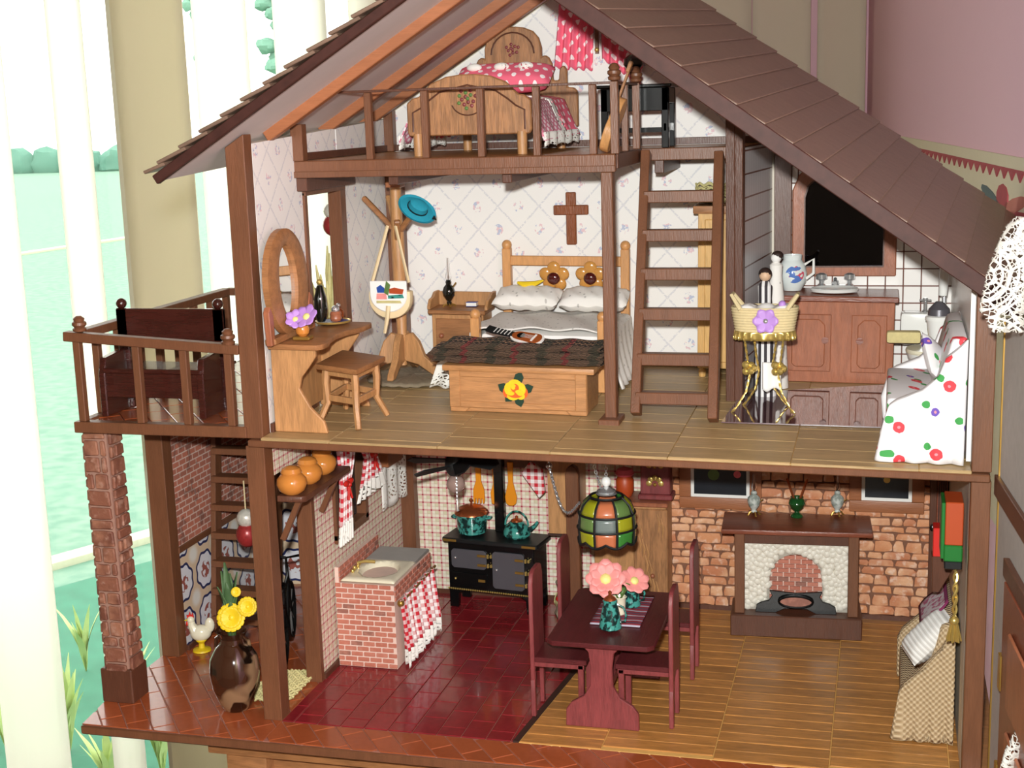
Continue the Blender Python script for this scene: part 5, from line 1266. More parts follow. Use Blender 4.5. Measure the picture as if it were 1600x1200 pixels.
bottle(.16, .90, 'black_bottle', 'tall black bottle with gold stopper on the blue tray', [(.03, 0), (.04, .02), (.055, .10), (.05, .20), (.025, .29), (.018, .30)], 'smoked', (.325, .026))
bottle(.27, .94, 'powder_jar', 'small brown jar with silver lid at the left of the blue tray', [(.04, 0), (.05, .02), (.045, .04), (.05, .06), (.04, .08)], 'mahog', (.095, .035), 'chrome')
bottle(.24, 1.08, 'perfume_bottle', 'small reddish perfume bottle with round silver stopper at the right of the blue tray', [(.035, 0), (.045, .02), (.045, .06), (.02, .085), (.012, .09)], 'copper', (.11, .018), 'chrome')
# ---- stool
sc_ = [F1(u, v, .50) for u, v in ((494, 571), (556, 580), (600, 559), (535, 549))]
cx, cy = sum(p.x for p in sc_)/4, sum(p.y for p in sc_)/4; b_ = U(cx, cy)
so = thing('oak_stool', 'light oak stool with splayed curved legs in front of the dressing table', 'stool', b_, up=True)
loc_ = [V((p.x-cx, p.y-cy, 0)) for p in sc_]
MB().prism([(p.x*1.04, p.y*1.04) for p in loc_], .455, .50, 'z').build('seat', 'oakdark', so, .014)
for i, p in enumerate(loc_):
    d = p.normalized(); a = p*.72
    MB().tube([V((a.x, a.y, .46)), V((a.x, a.y, .34))+d*.01, V((a.x, a.y, .18))+d*.0, V((a.x, a.y, .016))+d*.085], [.032, .03, .027, .024], 6).build('leg', 'oak', so)
for i in (0, 1, 2, 3):
    a, b = loc_[i]*.70, loc_[(i+1) % 4]*.70; MB().bar((a.x, a.y, .22), (b.x, b.y, .22), .03, .05).build('stretcher', 'oak', so, .004)
    MB().bar((a.x, a.y, .43), (b.x, b.y, .43), .03, .06).build('seat_rail', 'oak', so, .004)
# ---- grey rug and coat rack
rc = F1(640, 590, .0)
def rugf(i, j): a = 2*pi*i; r_ = j*(1+.03*sin(a*9)); return V((.41*r_*cos(a), .41*r_*sin(a), .026-.018*j**6+.006*sin(a*23)*j)), (i, j)
ru = tag(MB().grid(rugf, 72, 8).build('fluffy_rug', 'gray', loc=U(max(rc.x+.04, .48), rc.y-.12, .012), rot=rot_, solid=.02), 'round grey-brown fluffy rug beneath the coat rack', 'rug')
RX, RYY = .40, 2.16
cr = thing('coat_rack', 'turned light oak coat rack with slanting pegs and four feet', 'coat rack', U(RX, RYY, .055))
zt2 = GY(600, 284, RYY).z-U(RX, RYY, .055).z
MB().lathe([(.035, .08), (.035, .12), (.05, .14), (.04, .17), (.045, .30), (.06, .34), (.045, .38), (.055, .75), (.06, 1.0), (.06, zt2-.45), (.05, zt2-.40), (.055, zt2-.36), (.05, zt2-.25), (.055, zt2-.21), (.05, zt2-.17), (.05, zt2-.06), (.06, zt2-.05)], 16, (0, 0, 0)).build('pole', 'oak', cr)
MB().prism([(-.07, -.07), (.07, -.07), (.07, .07), (-.07, .07)], zt2-.05, zt2, 'z').build('top_block', 'rafter', cr, .008)
for k, a in enumerate((-pi*.5, -.1, pi*.5, pi+.25)):
    mt = Matrix.Rotation(a, 4, 'Z'); MB().prism([(.03, .12), (.03, .36), (.10, .38), (.17, .30), (.22, .17), (.36, .05), (.38, 0), (.30, .0), (.16, .09)], -.03, .03, 'y', mt).build('foot', 'oak', cr, .008)
def peg(dx, dy, dz, z0, nm='peg'): MB().bar((0, 0, z0), (dx, dy, z0+dz), .055, .045).build(nm, 'oakdark' if dy < 0 else 'oak', cr, .01)
z0 = zt2-.60
zpk = GY(607, 368, RYY).z-U(RX, RYY, .03).z
peg(-.30, -.02, .32, zpk-.0); peg(-.12, .14, .30, zpk+.02); peg(.24, -.06, .27, zpk-.02); peg(.06, -.16, .22, zpk-.10)
# hat on the right hand peg
hc = GY(652, 326, RYY-.06)
ht_ = thing('blue_hat', 'turquoise brimmed felt hat hanging on the right peg of the coat rack', 'hat', hc); ht_.rotation_euler = V((0, 0, 1)).rotation_difference(V((.50, -.62, .55)).normalized()).to_euler(); ht_.scale = (.78, .78, .85)
MB().lathe([(.0101, .10), (.05, .10), (.085, .08), (.095, .0), (.16, -.015), (.185, -.0), (.185, -.008), (.16, -.025), (.09, -.012), (.01, -.012)], 28, mt=Matrix.Diagonal((1.25, .9, 1, 1))).build('felt_body', 'teal', ht_)
MB().lathe([(.097, .02), (.099, .02), (.099, .0), (.097, .0)], 28, mt=Matrix.Diagonal((1.25, .9, 1, 1))).build('band', 'blackm', ht_)
tag(MB().tube([(.2, 0, 0), (.25, .0, -.01)], [.03, .004], 6).build('pointed_tip', 'blackm', ht_), None)
# bag hanging from the rack
bc = GY(611, 466, RYY-.28)
bgm = thing('painted_shoulder_bag', 'cream half moon bag with bright houses painted on its flap, on the coat rack', 'bag', bc)
hm_ = [(.16*cos(t)*1.0, .155*sin(t)) for t in [pi+pi*i/16 for i in range(17)]]
MB().prism([(-.16, .06)]+hm_+[(.16, .06)], -.04, .05, 'y').build('bag_body', 'leathercream' if 'leathercream' in M else 'cream', bgm, .02)
M['leathercream'] = plain('cream_leather', 'e8d2a8', .6, 0, .06); bgm.children[0].data.materials[0] = M['leathercream']
fl_ = [(.14*cos(t), .13*sin(t)+.03) for t in [pi+pi*i/14 for i in range(15)]]
fp_ = MB().prism([(-.14, .14)]+fl_+[(.14, .14)], -.062, -.045, 'y').build('flap', 'whiteleather' if 'whiteleather' in M else 'white', bgm, .006)
for (pts_, m_) in (([(-.08, .05), (-.03, .05), (-.025, .085), (-.055, .11), (-.085, .09)], 'blue'), ([(-.09, .0), (-.01, .0), (-.015, .045), (-.085, .045)], 'coral'), ([(-.03, .05), (.0, .03), (.02, .11), (-.01, .14)], 'leaf'), ([(.01, .045), (.11, .04), (.12, .075), (.05, .09), (.01, .08)], 'orangebox'), ([(.0, .005), (.12, .01), (.11, .038), (.0, .03)], 'enamel'), ([(-.09, -.03), (.10, -.03), (.09, -.01), (-.09, -.01)], 'straw')):
    MB().prism(pts_, -.068, -.060, 'y').build('painted_patch', m_, fp_)
pkz = GY(607, 368, RYY-.2).z-bc.z
for s, x0_ in ((-1, -.04), (1, .02)): MB().bar((s*.14, 0, .12), (x0_, .12, pkz), .014, .02).build('strap', 'leathercream', bgm)
MB().tube([(.0, -.07, -.05), (-.01, -.08, -.15), (-.04, -.06, -.26)], [.018, .016, .012], 6).build('closing_strap', 'leathercream', bgm); bgm.scale = (1.22, 1.1, 1.15)
# ---- nightstand with oil lamp and book
nx0, nz = loc2(668, 484, 2.78); nx1 = GY(772, 484, 2.78).x-.09
nb = U((nx0+nx1)/2, 2.95); nh = nz-nb.z; w2 = (nx1-nx0)/2
ns = thing('nightstand', 'light oak bedside cabinet with gallery top at the left of the bed', 'bedside cabinet', nb, up=True)
MB().box(-w2+.03, -.15, 0.05, w2-.03, .16, nh-.04).build('body', 'oak', ns, .006); MB().box(-w2, -.19, nh-.04, w2, .17, nh).build('top_board', 'oakdark', ns, .01)
for s in (-1, 1):
    MB().prism([(-.15, nh), (.17, nh), (.17, nh+.14), (.05, nh+.14), (-.02, nh+.10), (-.10, nh+.09), (-.15, nh+.03)], s*w2-.015, s*w2+.015, 'x').build('gallery_side', 'oak', ns, .004)
    for y in (-.13, .13): MB().box(s*(w2-.05)-.025, y-.02, 0, s*(w2-.05)+.025, y+.02, .06).build('leg', 'oak', ns, .003)
MB().box(-w2, .14, nh, w2, .17, nh+.13).build('gallery_back', 'oak', ns, .004)
nd = MB().box(-w2+.07, -.165, .10, w2-.07, -.15, nh-.08).build('door', 'oakdark', ns, .006); MB().ball((-w2+.13, -.185, nh*.55), .025).build('knob', 'mahog', nd)
NZ = nb.z+nh+.006
q = GY(702, 476, 2.92); ol = thing('oil_lamp', 'black glass oil lamp with tall clear chimney on the bedside cabinet', 'lamp', (q.x, q.y, NZ+.0))
for k in range(4): a = k*pi/2+.5; MB().tube([(.01*cos(a), .01*sin(a), .03), (.05*cos(a), .05*sin(a), .02), (.06*cos(a), .06*sin(a), .006)], .010, 6).build('foot', 'brass', ol)
MB().lathe([(.02, .02), (.025, .05), (.02, .06), (.055, .11), (.062, .15), (.05, .19), (.025, .22), (.03, .24), (.02, .26)], 20).build('bowl', 'smoked', ol)
MB().lathe([(.02, .25), (.028, .28), (.018, .34), (.013, .47), (.010, .47), (.014, .34), (.022, .28), (.014, .255)], 14).build('glass_chimney', 'glass', ol); MB().tube([(.04, 0, .19), (.075, 0, .235)], .008, 6).build('wick_key', 'brass', ol)
q = GZ(738, 478, NZ); bo = thing('small_book', 'small dark blue book lying on the bedside cabinet', 'book', (q.x, q.y, NZ+.0), .05)
MB().box(-.05, -.04, .004, .048, .04, .035).build('pages', 'ceram', bo); MB().box(-.053, -.043, .035, .05, .043, .04).build('cover', 'blue', bo); MB().box(-.053, -.043, 0, .05, .043, .004).build('cover', 'blue', bo)
# ---- double bed
BYf = 1.93; xL = GY(727, 495, BYf).x; xRt = GY(930, 500, BYf).x+.0; BYh = 3.03; hxL, hxR = GY(805, 400, BYh).x, GY(985, 400, BYh).x
bcx = (xL+xRt+hxL+hxR)/4
bw2 = (xRt-xL+hxR-hxL)/4; bb = U(bcx, BYf)
bdd = thing('double_bed', 'pine double bed with ball topped posts and white eyelet bedding', 'bed', bb, up=True)
zf = GY(930, 488, BYf).z-bb.z; zh = GY(805, 382, BYh).z-bb.z
M['pinewarm'] = wood('warm_pine', 'd79c62', .8, .4, vary=.03)
for s in (-1, 1):
    for y, z in ((0, zf), (BYh-BYf, zh)):
        MB().box(s*bw2-.04, y-.04, 0, s*bw2+.04, y+.04, z-.06).build('bedpost', 'pinewarm', bdd, .006); MB().ball((s*bw2, y, z-.03), .048).build('post_ball', 'pinewarm', bdd)
MB().box(-bw2, BYh-BYf-.02, zh-.22, bw2, BYh-BYf+.02, zh-.13).build('head_rail', 'pinewarm', bdd, .006); MB().box(-bw2, -.02, .12, bw2, .02, .40).build('foot_rail', 'pinewarm', bdd, .006)
for s in (-1, 1): MB().box(s*bw2-.02, .04, .14, s*bw2+.02, BYh-BYf-.04, .32).build('side_rail', 'pinewarm', bdd, .004)
BL = BYh-BYf
mzt = .50
MB().box(-bw2+.03, .04, .2, bw2-.03, BL-.03, mzt-.02).build('mattress', 'white', bdd, .04)
def bc_(i, j):
    w = bw2+.06; s = (i-.5)*2; y = .03+(BL-.1)*j
    if abs(s) < .62: x = s/.62*w; z = mzt+.03*(1-(s/.62)**4)+.012*sin(i*30+j*9)+.02*sin(j*4)
    else: t_ = (abs(s)-.62)/.38; x = (1 if s > 0 else -1)*(w+.02*t_+.015*sin(j*34)*t_+(.08 if s > 0 else .0)*t_*t_); z = mzt-t_*(mzt-.02)
    return V((x, y, z)), (i*2.4, j*1.2)
MB().grid(bc_, 44, 40).build('bedspread', 'bedcloth', bdd, solid=.012)
def hem(i, j):
    p, uv = bc_(0 if True else 1, i); return V((p.x-.03*j, p.y, p.z+.10*(1-j)-.0)), (i*1.2, j*.2)
def pillow(x, label_, par=bdd, sx=.30, y=BL-.20, z=mzt+.10, mat='bedcloth', rz=0.):
    def g(i, j, s):
        a, b = 2*i-1, 2*j-1; h = max(0, (1-a**4)*(1-b**4)); return V((a*sx, b*.15, s*.085*h**.45+.008*sin(i*25+j*9))), (i*.6, j*.3)
    mb = MB(); mb.grid(lambda i, j: g(i, j, 1), 18, 12); mb.grid(lambda i, j: g(i, j, -1), 18, 12)
    return mb.build('pillow', mat, par, smooth=1.2, loc=(x, y, z), rot=(.35, 0, rz))
for s in (-1, 1):
    p_ = pillow(0, '', None, .31); m4 = bdd.matrix_world
    wp = Matrix.Translation(bb) @ TILT @ V((s*.315, BL-.22, mzt+.165)); p_.location = wp; p_.rotation_euler = (.35, .0135, .04*s)
    tag(p_, 'white eyelet pillow on the '+('left' if s < 0 else 'right')+' half of the double bed', 'pillow', 'pillows on the double bed')
    # brown flower shaped cushion behind
    wp2 = GY(866 if s < 0 else 923, 432, 2.93)
    fc_ = thing('flower_cushion', 'tan flower shaped glossy cushion with dark centre, '+('left one, nearer the bedside cabinet' if s < 0 else 'right one, beside the attic post'), 'cushion', wp2); fc_.rotation_euler = (.15, 0, 0)
    M.setdefault('tanface', plain('tan_glazed', 'c98f48', .2, 0, .1, Coat_Weight=.5)); M.setdefault('maroon', plain('dark_maroon_bead', '4a1614', .1, Coat_Weight=1.))
    mb = MB()
    for k in range(5): a = pi/2+2*pi*k/5; mb.ball((.085*cos(a), 0, .085*sin(a)), .062, 12, (1, .45, 1))
    mb.ball((0, 0, 0), .08, 12, (1, .5, 1)); mb.build('petals', 'tanface', fc_); MB().ball((0, -.035, -.01), .062, 14, (1, .6, .95)).build('centre', 'maroon', fc_)
yl_ = GY(828, 443, 2.86)
tag(MB().tube([(-.12, 0, .01), (-.05, 0, -.01), (.05, 0, .0), (.13, 0, .03)], [.012, .03, .025, .008], 7).build('yellow_ribbon', 'yellow', loc=yl_), 'yellow ribbon lying on the left pillow', 'ribbon')
# lace valance showing at the foot of the bed
lq_ = F1(690, 612)
tag(MB().grid(lambda i, j: (V((.30*i-.15*(1-i)*(j), .03*sin(i*14)*j, .40*(1-j)+.02*abs(sin(i*9))*j)), (i*.4, j*.5)), 20, 8).build('bed_valance', 'lacedense', loc=U(lq_.x+.02, lq_.y+.05, .004), solid=.004), 'white lace edge of the bedding hanging to the floor left of the chest', 'bed valance')
# ---- chest with painted rose, knitted blanket, guitar plaque
ch = thing('blanket_chest', 'oak blanket chest with a painted yellow rose at the foot of the bed', 'chest', U(1.76, 1.06), up=True)
hc_ = loc2(800, 571, 1.05)[1]-U(1.76, 1.06).z
MB().prism([(-.57, 0), (-.44, 0), (-.40, .035), (-.36, .05), (.36, .05), (.40, .035), (.44, 0), (.57, 0), (.57, hc_-.05), (-.57, hc_-.05)], -.02, .0, 'y').build('front_panel', 'oakx', ch, .006)
MB().box(-.57, 0, .0, .57, .44, hc_-.05).build('body', 'oakx', ch, .006); MB().box(-.62, -.06, hc_-.05, .64, .46, hc_).build('lid', 'oakx', ch, .014)
for a, b, c, d in ((-.57, .04, -.48, hc_-.05), (.48, .04, .57, hc_-.05), (-.48, hc_-.10, .48, hc_-.05), (-.48, .04, .48, .09)): MB().box(a, -.034, b, c, -.02, d).build('raised_border', 'oakx', ch, .005)
rz_ = loc2(805, 607, 1.02); rs = sub('painted_rose', ch, (rz_[0]-1.76, -.038, rz_[1]-U(1.76, 1.06).z))
M['rosey'] = plain('yellow_rose_paint', 'f0c828', .35, 0, .15, 20); M['roseo'] = plain('orange_rose_paint', 'e0622a', .35, 0, .15, 20); M['dkgreen'] = plain('dark_green_paint', '1c3a2c', .4)
for x, z, a in ((-.10, .0, 2.6), (.10, 0, .4), (.03, -.10, -1.3), (.03, .09, 1.2), (-.05, -.07, -2.3)):
    MB().prism([(x*.95+.042*cos(a+t)*(1 if abs(t) > .1 else 1.4), z*.95+.042*sin(a+t)*(1 if abs(t) > .1 else 1.4)) for t in [2*pi*i/6 for i in range(6)]], -.003, .004, 'y').build('leaf', 'dkgreen', rs)
for k, (x, z, rx, rz2, m_) in enumerate([(-.06, -.03, .045, .05, 'roseo'), (.06, -.03, .045, .05, 'roseo'), (-.02, -.065, .05, .03, 'rosey'), (.045, -.06, .035, .028, 'rosey'), (0, -.025, .075, .05, 'roseo'), (-.045, 0, .045, .055, 'rosey'), (.045, 0, .045, .055, 'rosey'), (0, .03, .06, .05, 'rosey'), (0, .01, .035, .035, 'roseo'), (-.012, .02, .022, .024, 'rosey'), (.012, .008, .018, .016, 'roseo'), (-.005, .012, .010, .012, 'rosey'), (.035, -.02, .03, .018, 'rosey'), (-.03, -.035, .028, .016, 'rosey')]):
    MB().lathe([(1, -.006-.002*k), (.9, -.001)], 16, ax='y', mt=Matrix.Diagonal((rx, 1, rz2, 1)), c=(x, 0, z)).build('petal', m_, rs)
BZ = h1(1.76, 1.1)+.012+hc_
def blk(i, j, k=0):
    x = -.68+1.40*i+.012*sin(j*13+k*2); t_ = j
    y = -.10+.50*j if k < 9 else 0; z = .035+.045*k+.010*sin(i*31+k)+.008*sin(j*17+i*5)
    return V((x, y, z)), (x, y+k*.3)
bl_ = thing('knitted_blanket', 'brown and red knitted plaid blanket folded on top of the chest', 'blanket', (1.73, 1.12, BZ+.016)); bl_.rotation_euler = rot_
def layer(k, x0, x1, y0, y1, z0, z1):
    mb = MB(); n = 44; m = 10
    def g(i, j):
        a = 2*pi*j; e = .5; cy_ = (y0+y1)/2; hy = (y1-y0)/2; cz = (z0+z1)/2; hz = (z1-z0)/2
        c_, s_ = cos(a), sin(a); yy_ = cy_+hy*(abs(c_)**.4)*(1 if c_ > 0 else -1); zz_ = cz+hz*(abs(s_)**.8)*(1 if s_ > 0 else -1)+.006*sin(i*27+k*3)
        return V((x0+(x1-x0)*i+.012*sin(a*3+k), yy_, zz_)), (x0+(x1-x0)*i, j*1.1)
    mb.grid(g, n, 24); return mb.build('folded_layer', 'plaid', bl_, smooth=1.2)
layer(0, -.66, .74, -.16, .34, .006, .056); layer(1, -.69, .74, -.14, .34, .054, .104); layer(2, -.60, .73, -.10, .34, .102, .150)
gq = F1(822, 533, hc_+.17)
gt = thing('guitar_ornament', 'small flat guitar ornament with white outline lying on the knitted blanket', 'guitar', (gq.x+.02, gq.y-.04, BZ+.190)); gt.rotation_euler = (radians(25), 0, radians(-4))
def gshape(k, n=40):
    out = []
    for i in range(n):
        t_ = 2*pi*i/n; w = (.105+.03*cos(t_)) if True else 0; waist = .028*cos(2*t_)
        out.append(((.14+k)*cos(t_)+.0, (.082+k+.020*cos(2*t_)-.012*cos(t_)*-1)*sin(t_)))
    return out
GM = Matrix.Rotation(radians(-16), 4, 'Z')
MB().prism(gshape(.012), 0, .014, 'z', GM).build('white_outline', 'ceram', gt); M['guitarw'] = plain('guitar_brown', '9a4f24', .3, 0, .1)
MB().prism(gshape(-.004), .014, .020, 'z', GM).build('body', 'guitarw', gt); MB().lathe([(.035, .020), (.034, .024)], 18, GM @ V((-.055, 0, 0))).build('sound_hole', 'black', gt)
MB().box(.06, -.045, .020, .075, .045, .026, GM).build('bridge', 'ceram', gt)
for k in range(4): MB().box(-.05, -.021+k*.013, .0255, .065, -.019+k*.013, .0265, GM).build('string', 'ceram', gt)
nk = MB().prism([(-.13, -.03), (-.13, .03), (-.33, .04), (-.40, .05), (-.40, -.02), (-.33, -.03)], .0, .018, 'z', GM).build('neck', 'blackm', gt)
for k in range(5): MB().box(-.17-k*.035, -.03, .018, -.165-k*.035, .035, .022, GM).build('fret', 'ceram', nk)
# ---- cross
cz = loc2(893, 340, D-.03); kx = thing('wooden_cross', 'plain brown wooden cross on the wallpaper above the bed', 'cross', (GY(893, 340, D-.03).x, D-.02, GY(893, 382, D-.03).z))
hh_ = GY(893, 300, D-.03).z-GY(893, 382, D-.03).z; M['crossw'] = wood('red_brown_cross_wood', '8a4a24', .8, .3, vary=.02)
MB().box(-.048, -.04, 0, .048, 0, hh_).build('upright', 'crossw', kx, .008); MB().box(-.165, -.045, hh_*.57, .165, -.002, hh_*.57+.09).build('crossbar', 'crossw', kx, .008)
# ---- ladder to the attic
Lb = [F1(992, 656), F1(1112, 668)]; yt_ = yb-.12
Lt = [GY(1010, 238, yt_), GY(1124, 240, yt_)]
la = thing('attic_ladder', 'brown open ladder leaning against the attic floor in front of the bed and wardrobe', 'ladder', U((Lb[0].x+Lb[1].x)/2, .98))
o_ = la.location
ra, rbb = [p-o_ for p in Lb], [p-o_ for p in Lt]
ra = [V((p.x+.01, p.y, .034)) for p in ra]
for a, b in zip(ra, rbb): MB().bar(a, b, .075, .12, (0, 1, 0)).build('side_rail', 'frame', la, .006)
for v_ in (292, 352, 412, 474, 544, 604):
    # find the point on the left rail at this image height
    lo, hi = 0., 1.
    for _ in range(30):
        t_ = (lo+hi)/2; p = o_+ra[0].lerp(rbb[0], t_); c_ = R.transposed() @ (p-CAM); vv = 600-FPX*c_.z/c_.y
        if vv > v_+6: lo = t_
        else: hi = t_
    a, b = ra[0].lerp(rbb[0], t_), ra[1].lerp(rbb[1], t_); b.z = a.z
    MB().box(a.x, a.y-.08, a.z-.095, b.x, a.y+.02, a.z).build('rung', 'frame', la, .006)
# ---- pine wardrobe behind the ladder
wdx, wdz = loc2(1084, 325, 2.62); wd_ = thing('pine_wardrobe', 'yellow pine wardrobe with brown cornice behind the ladder', 'wardrobe', U(3.15, 2.66), up=True)
wh = wdz-U(3.15, 2.66).z; xw0 = GY(1088, 500, 2.62).x-3.15
MB().box(xw0, 0, .08, .20, .40, wh-.04).build('body', 'pine', wd_, .006); MB().box(xw0-.04, -.05, wh-.05, .21, .42, wh+.02).build('cornice', 'oakdark', wd_, .012)
MB().box(xw0+.06, -.02, .14, .16, 0, wh-.10).build('door', 'pine', wd_, .008)
for x in (xw0+.04, .16): MB().lathe([(.03, 0), (.035, .04), (.025, .08)], 10, (x, .04, 0)).build('foot', 'pine', wd_)
bq_ = thing('wicker_basket', 'pale openwork wicker basket on top of the pine wardrobe', 'basket', U(3.12, 2.8, wh+.03))
for k in range(5): MB().tube([(.14*cos(t_), .08*sin(t_), .02+k*.035+.012*sin(t_*9+k)) for t_ in [2*pi*i/40 for i in range(40)]], .010, 5, closed=True).build('woven_ring', 'straw', bq_)
MB().lathe([(.12, 0), (.13, .01)], 16, mt=Matrix.Diagonal((1, .55, 1, 1))).build('basket_base', 'straw', bq_)
# ================================================================== BATHROOM
v0, v1 = F1(1216, 592), F1(1392, 606); VY = 2.60
vx0, vx1 = GY(1216, 592, VY).x, GY(1394, 606, VY).x; vb = U((vx0+vx1)/2, VY); vh = loc2(1300, 462, VY)[1]-vb.z; vw = (vx1-vx0)/2
vn = thing('bathroom_vanity', 'reddish wood vanity cabinet with two panelled doors under the arched mirror', 'vanity cabinet', vb, up=True)
MB().box(-vw, 0, 0, vw, .45, vh-.05).build('body', 'mahog', vn, .006); MB().box(-vw-.03, -.03, vh-.05, vw+.03, .46, vh).build('countertop', 'mahogx', vn, .008)
for x0_, x1_, nm in ((-vw+.06, -.04, 'l'), (.13, vw-.06, 'r')):
    d_ = MB().box(x0_, -.022, .10, x1_, 0, vh-.16).build('door', 'mahog', vn, .006)
    cxx, w_ = (x0_+x1_)/2, (x1_-x0_)/2-.05; h0, h1_ = .14, vh-.20
    rr_ = [(cxx-w_+.03, h0), (cxx+w_-.03, h0), (cxx+w_, h0+.03), (cxx+w_, h1_-.05), (cxx+w_-.05, h1_), (cxx-w_+.05, h1_), (cxx-w_, h1_-.05), (cxx-w_, h0+.03)]
    MB().prism(rr_, -.036, -.02, 'y').build('door_panel', 'mahog', d_, .010)
    MB().lathe([(.03, -.05), (.024, -.036)], 14, ax='y', c=((x1_-.05) if nm == 'l' else (x0_+.07), 0, vh*.5)).build('knob', 'mahogx', d_)
VZ = vb.z+vh+.014
def onV(u, v, ymax):
    q = GZ(u, v, VZ)
    return GY(u, v, ymax) if q.y > ymax else q
q = onV(1304, 452, 2.80); bs = thing('oval_basin', 'white oval washbasin set in the reddish vanity', 'washbasin', (q.x, q.y, VZ))
MB().lathe([(.95, 0), (1.0, .3), (.93, .42), (.85, .3), (.5, .12), (.05, .06)], 32, mt=Matrix.Diagonal((.19, .15, .06, 1))).build('bowl', 'ceram', bs)
bs.scale = (1.12, 1.1, 1.2)
tpb = thing('basin_taps', 'chrome two handled tap set behind the white oval basin', 'taps', (q.x, q.y+.215, VZ))
for s in (-1, 1): MB().lathe([(.035, 0), (.035, .02), (.02, .03), (.02, .05), (.045, .06), (.045, .09), (.02, .10)], 12, (s*.11, 0, 0)).build('handle', 'chrome', tpb)
MB().lathe([(.03, 0), (.03, .03), (.022, .05)], 12).build('spout_base', 'chrome', tpb); MB().tube([(0, 0, .04), (0, -.05, .06), (0, -.09, .04)], .016, 8).build('spout', 'chrome', tpb); MB().box(-.12, -.02, 0, .12, .02, .02).build('tap_plate', 'chrome', tpb, .004); tpb.scale = (1.1, 1.1, 1.35)
q = onV(1238, 450, 2.86); jg = thing('flowered_jug', 'white porcelain jug with painted roses at the left end of the vanity', 'jug', (q.x, q.y, VZ))
MB().lathe([(.06, 0), (.065, .01), (.09, .06), (.098, .12), (.085, .18), (.062, .215), (.065, .25), (.06, .25), (.055, .215), (.07, .15), (.04, .02)], 24).build('body', 'jug', jg)
jg.scale = (1.3, 1.3, 1.25)
MB().prism([(-.06, .22), (-.12, .262), (-.06, .25)], -.025, .025, 'y').build('lip', 'jug', jg, .006); MB().tube([(.08, 0, .18), (.14, 0, .22), (.14, 0, .12), (.09, 0, .08)], .011, 8).build('handle', 'ceram', jg)
# mirror
mx0, mz0 = loc2(1237, 432, D-.05); mx1 = GY(1400, 432, D-.05).x; ix0, iz0 = loc2(1244, 413, D-.05); ix1 = GY(1376, 413, D-.05).x
ix0 = mx0+.11; iz0 = mz0+.09; ix1 = mx1-.11
mh = 4.28
bm_ = thing('bathroom_mirror', 'large mirror with a tinted-in dark reflection in an arched reddish wood frame above the vanity', 'mirror', ((mx0+mx1)/2, D-.02, mz0)); cxm = (mx0+mx1)/2
def archp(x0, x1, z0, zt_, r):
    return [(x0-cxm, z0-mz0), (x1-cxm, z0-mz0), (x1-cxm, zt_-mz0-r)]+[(x1-r+r*sin(a)-cxm, zt_-mz0-r+r*cos(a)) for a in [pi/2-pi/2*i/6 for i in range(1, 7)]]+[(x0+r-r*sin(a)-cxm, zt_-mz0-r+r*cos(a)) for a in [pi/2*i/6 for i in range(0, 6)]]+[(x0-cxm, zt_-mz0-r)]
zl_ = min(mh, 4.2)
# the frame follows the roof on its right-hand side
def cutr(pts):
    return [(x, min(z, zr(x+cxm, D)-.10-mz0)) for x, z in pts]
frp = [(mx0-cxm, 0), (mx1-cxm, 0), (mx1-cxm, zr(mx1, D)-mz0-.08), (mx0+.35-cxm, zr(mx0+.35, D)-mz0-.08), (mx0+.18-cxm, 4.22-mz0), (mx0+.06-cxm, 4.12-mz0), (mx0-cxm, 3.98-mz0)]
MB().prism(frp, -.03, 0, 'y').build('frame', 'mahog', bm_, .010)
mip = [(ix0-cxm, iz0-mz0), (ix1-cxm, iz0-mz0), (ix1-cxm, zr(ix1, D)-mz0-.16), (ix0+.27-cxm, zr(ix0+.27, D)-mz0-.16), (ix0+.12-cxm, 4.10-mz0), (ix0+.03-cxm, 4.02-mz0), (ix0-cxm, 3.92-mz0)]
MB().prism(mip, -.038, -.028, 'y').build('mirror_glass', 'mirror_dim', bm_)
for i in range(len(mip)):
    a, b = mip[i], mip[(i+1) % len(mip)]; MB().bar((a[0], -.04, a[1]), (b[0], -.04, b[1]), .012, .014).build('glass_bead', 'frame2', bm_)
# basin stand / toilet
q = F1(1440, 590); tl_ = thing('toilet', 'white porcelain toilet with closed lid in the bathroom corner behind the floral armchair', 'toilet', U(4.935, 2.62), up=True)
MB().lathe([(.10, 0), (.11, .03), (.08, .12), (.10, .20), (.14, .28), (.145, .31)], 20, mt=Matrix.Diagonal((1, 1.15, 1, 1)), c=(0, -.12, 0)).build('bowl', 'ceram', tl_)
MB().lathe([(.15, .31), (.155, .325), (.15, .345), (.02, .35)], 24, mt=Matrix.Diagonal((1, 1.15, 1, 1)), c=(0, -.12, 0)).build('lid', 'cream', tl_)
MB().box(-.20, .12, .32, .22, .30, .60).build('cistern', 'ceram', tl_, .03); MB().box(-.18, .10, .34, .20, .14, .42).build('ledge', 'ceram', tl_, .02)
wt = GY(1445, 500, 2.85)
def cross_tap(u, v, label, tall=False):
    g = GY(u, v, 2.83); g.z = U(4.935, 2.62).z+.606; o = thing('chrome_tap', label, 'tap', g)
    if tall: MB().lathe([(.035, 0), (.02, .015), (.02, .16), (.01, .18)], 12).build('column', 'chrome', o); MB().tube([(0, 0, .15), (0, -.05, .18), (0, -.07, .15)], .012, 8).build('spout', 'chrome', o)
    else:
        MB().lathe([(.035, 0), (.015, .02), (.015, .09), (.025, .10), (.02, .12)], 12).build('column', 'chrome', o)
        for a in (0, pi/2): MB().bar((-.05*cos(a), -.05*sin(a), .10), (.05*cos(a), .05*sin(a), .10), .016, .016).build('cross_handle', 'chrome', o, .004)
cross_tap(1445, 503, 'chrome cross handled tap on the white cistern'); cross_tap(1474, 507, 'tall chrome spout tap right of the cross handled one', True)
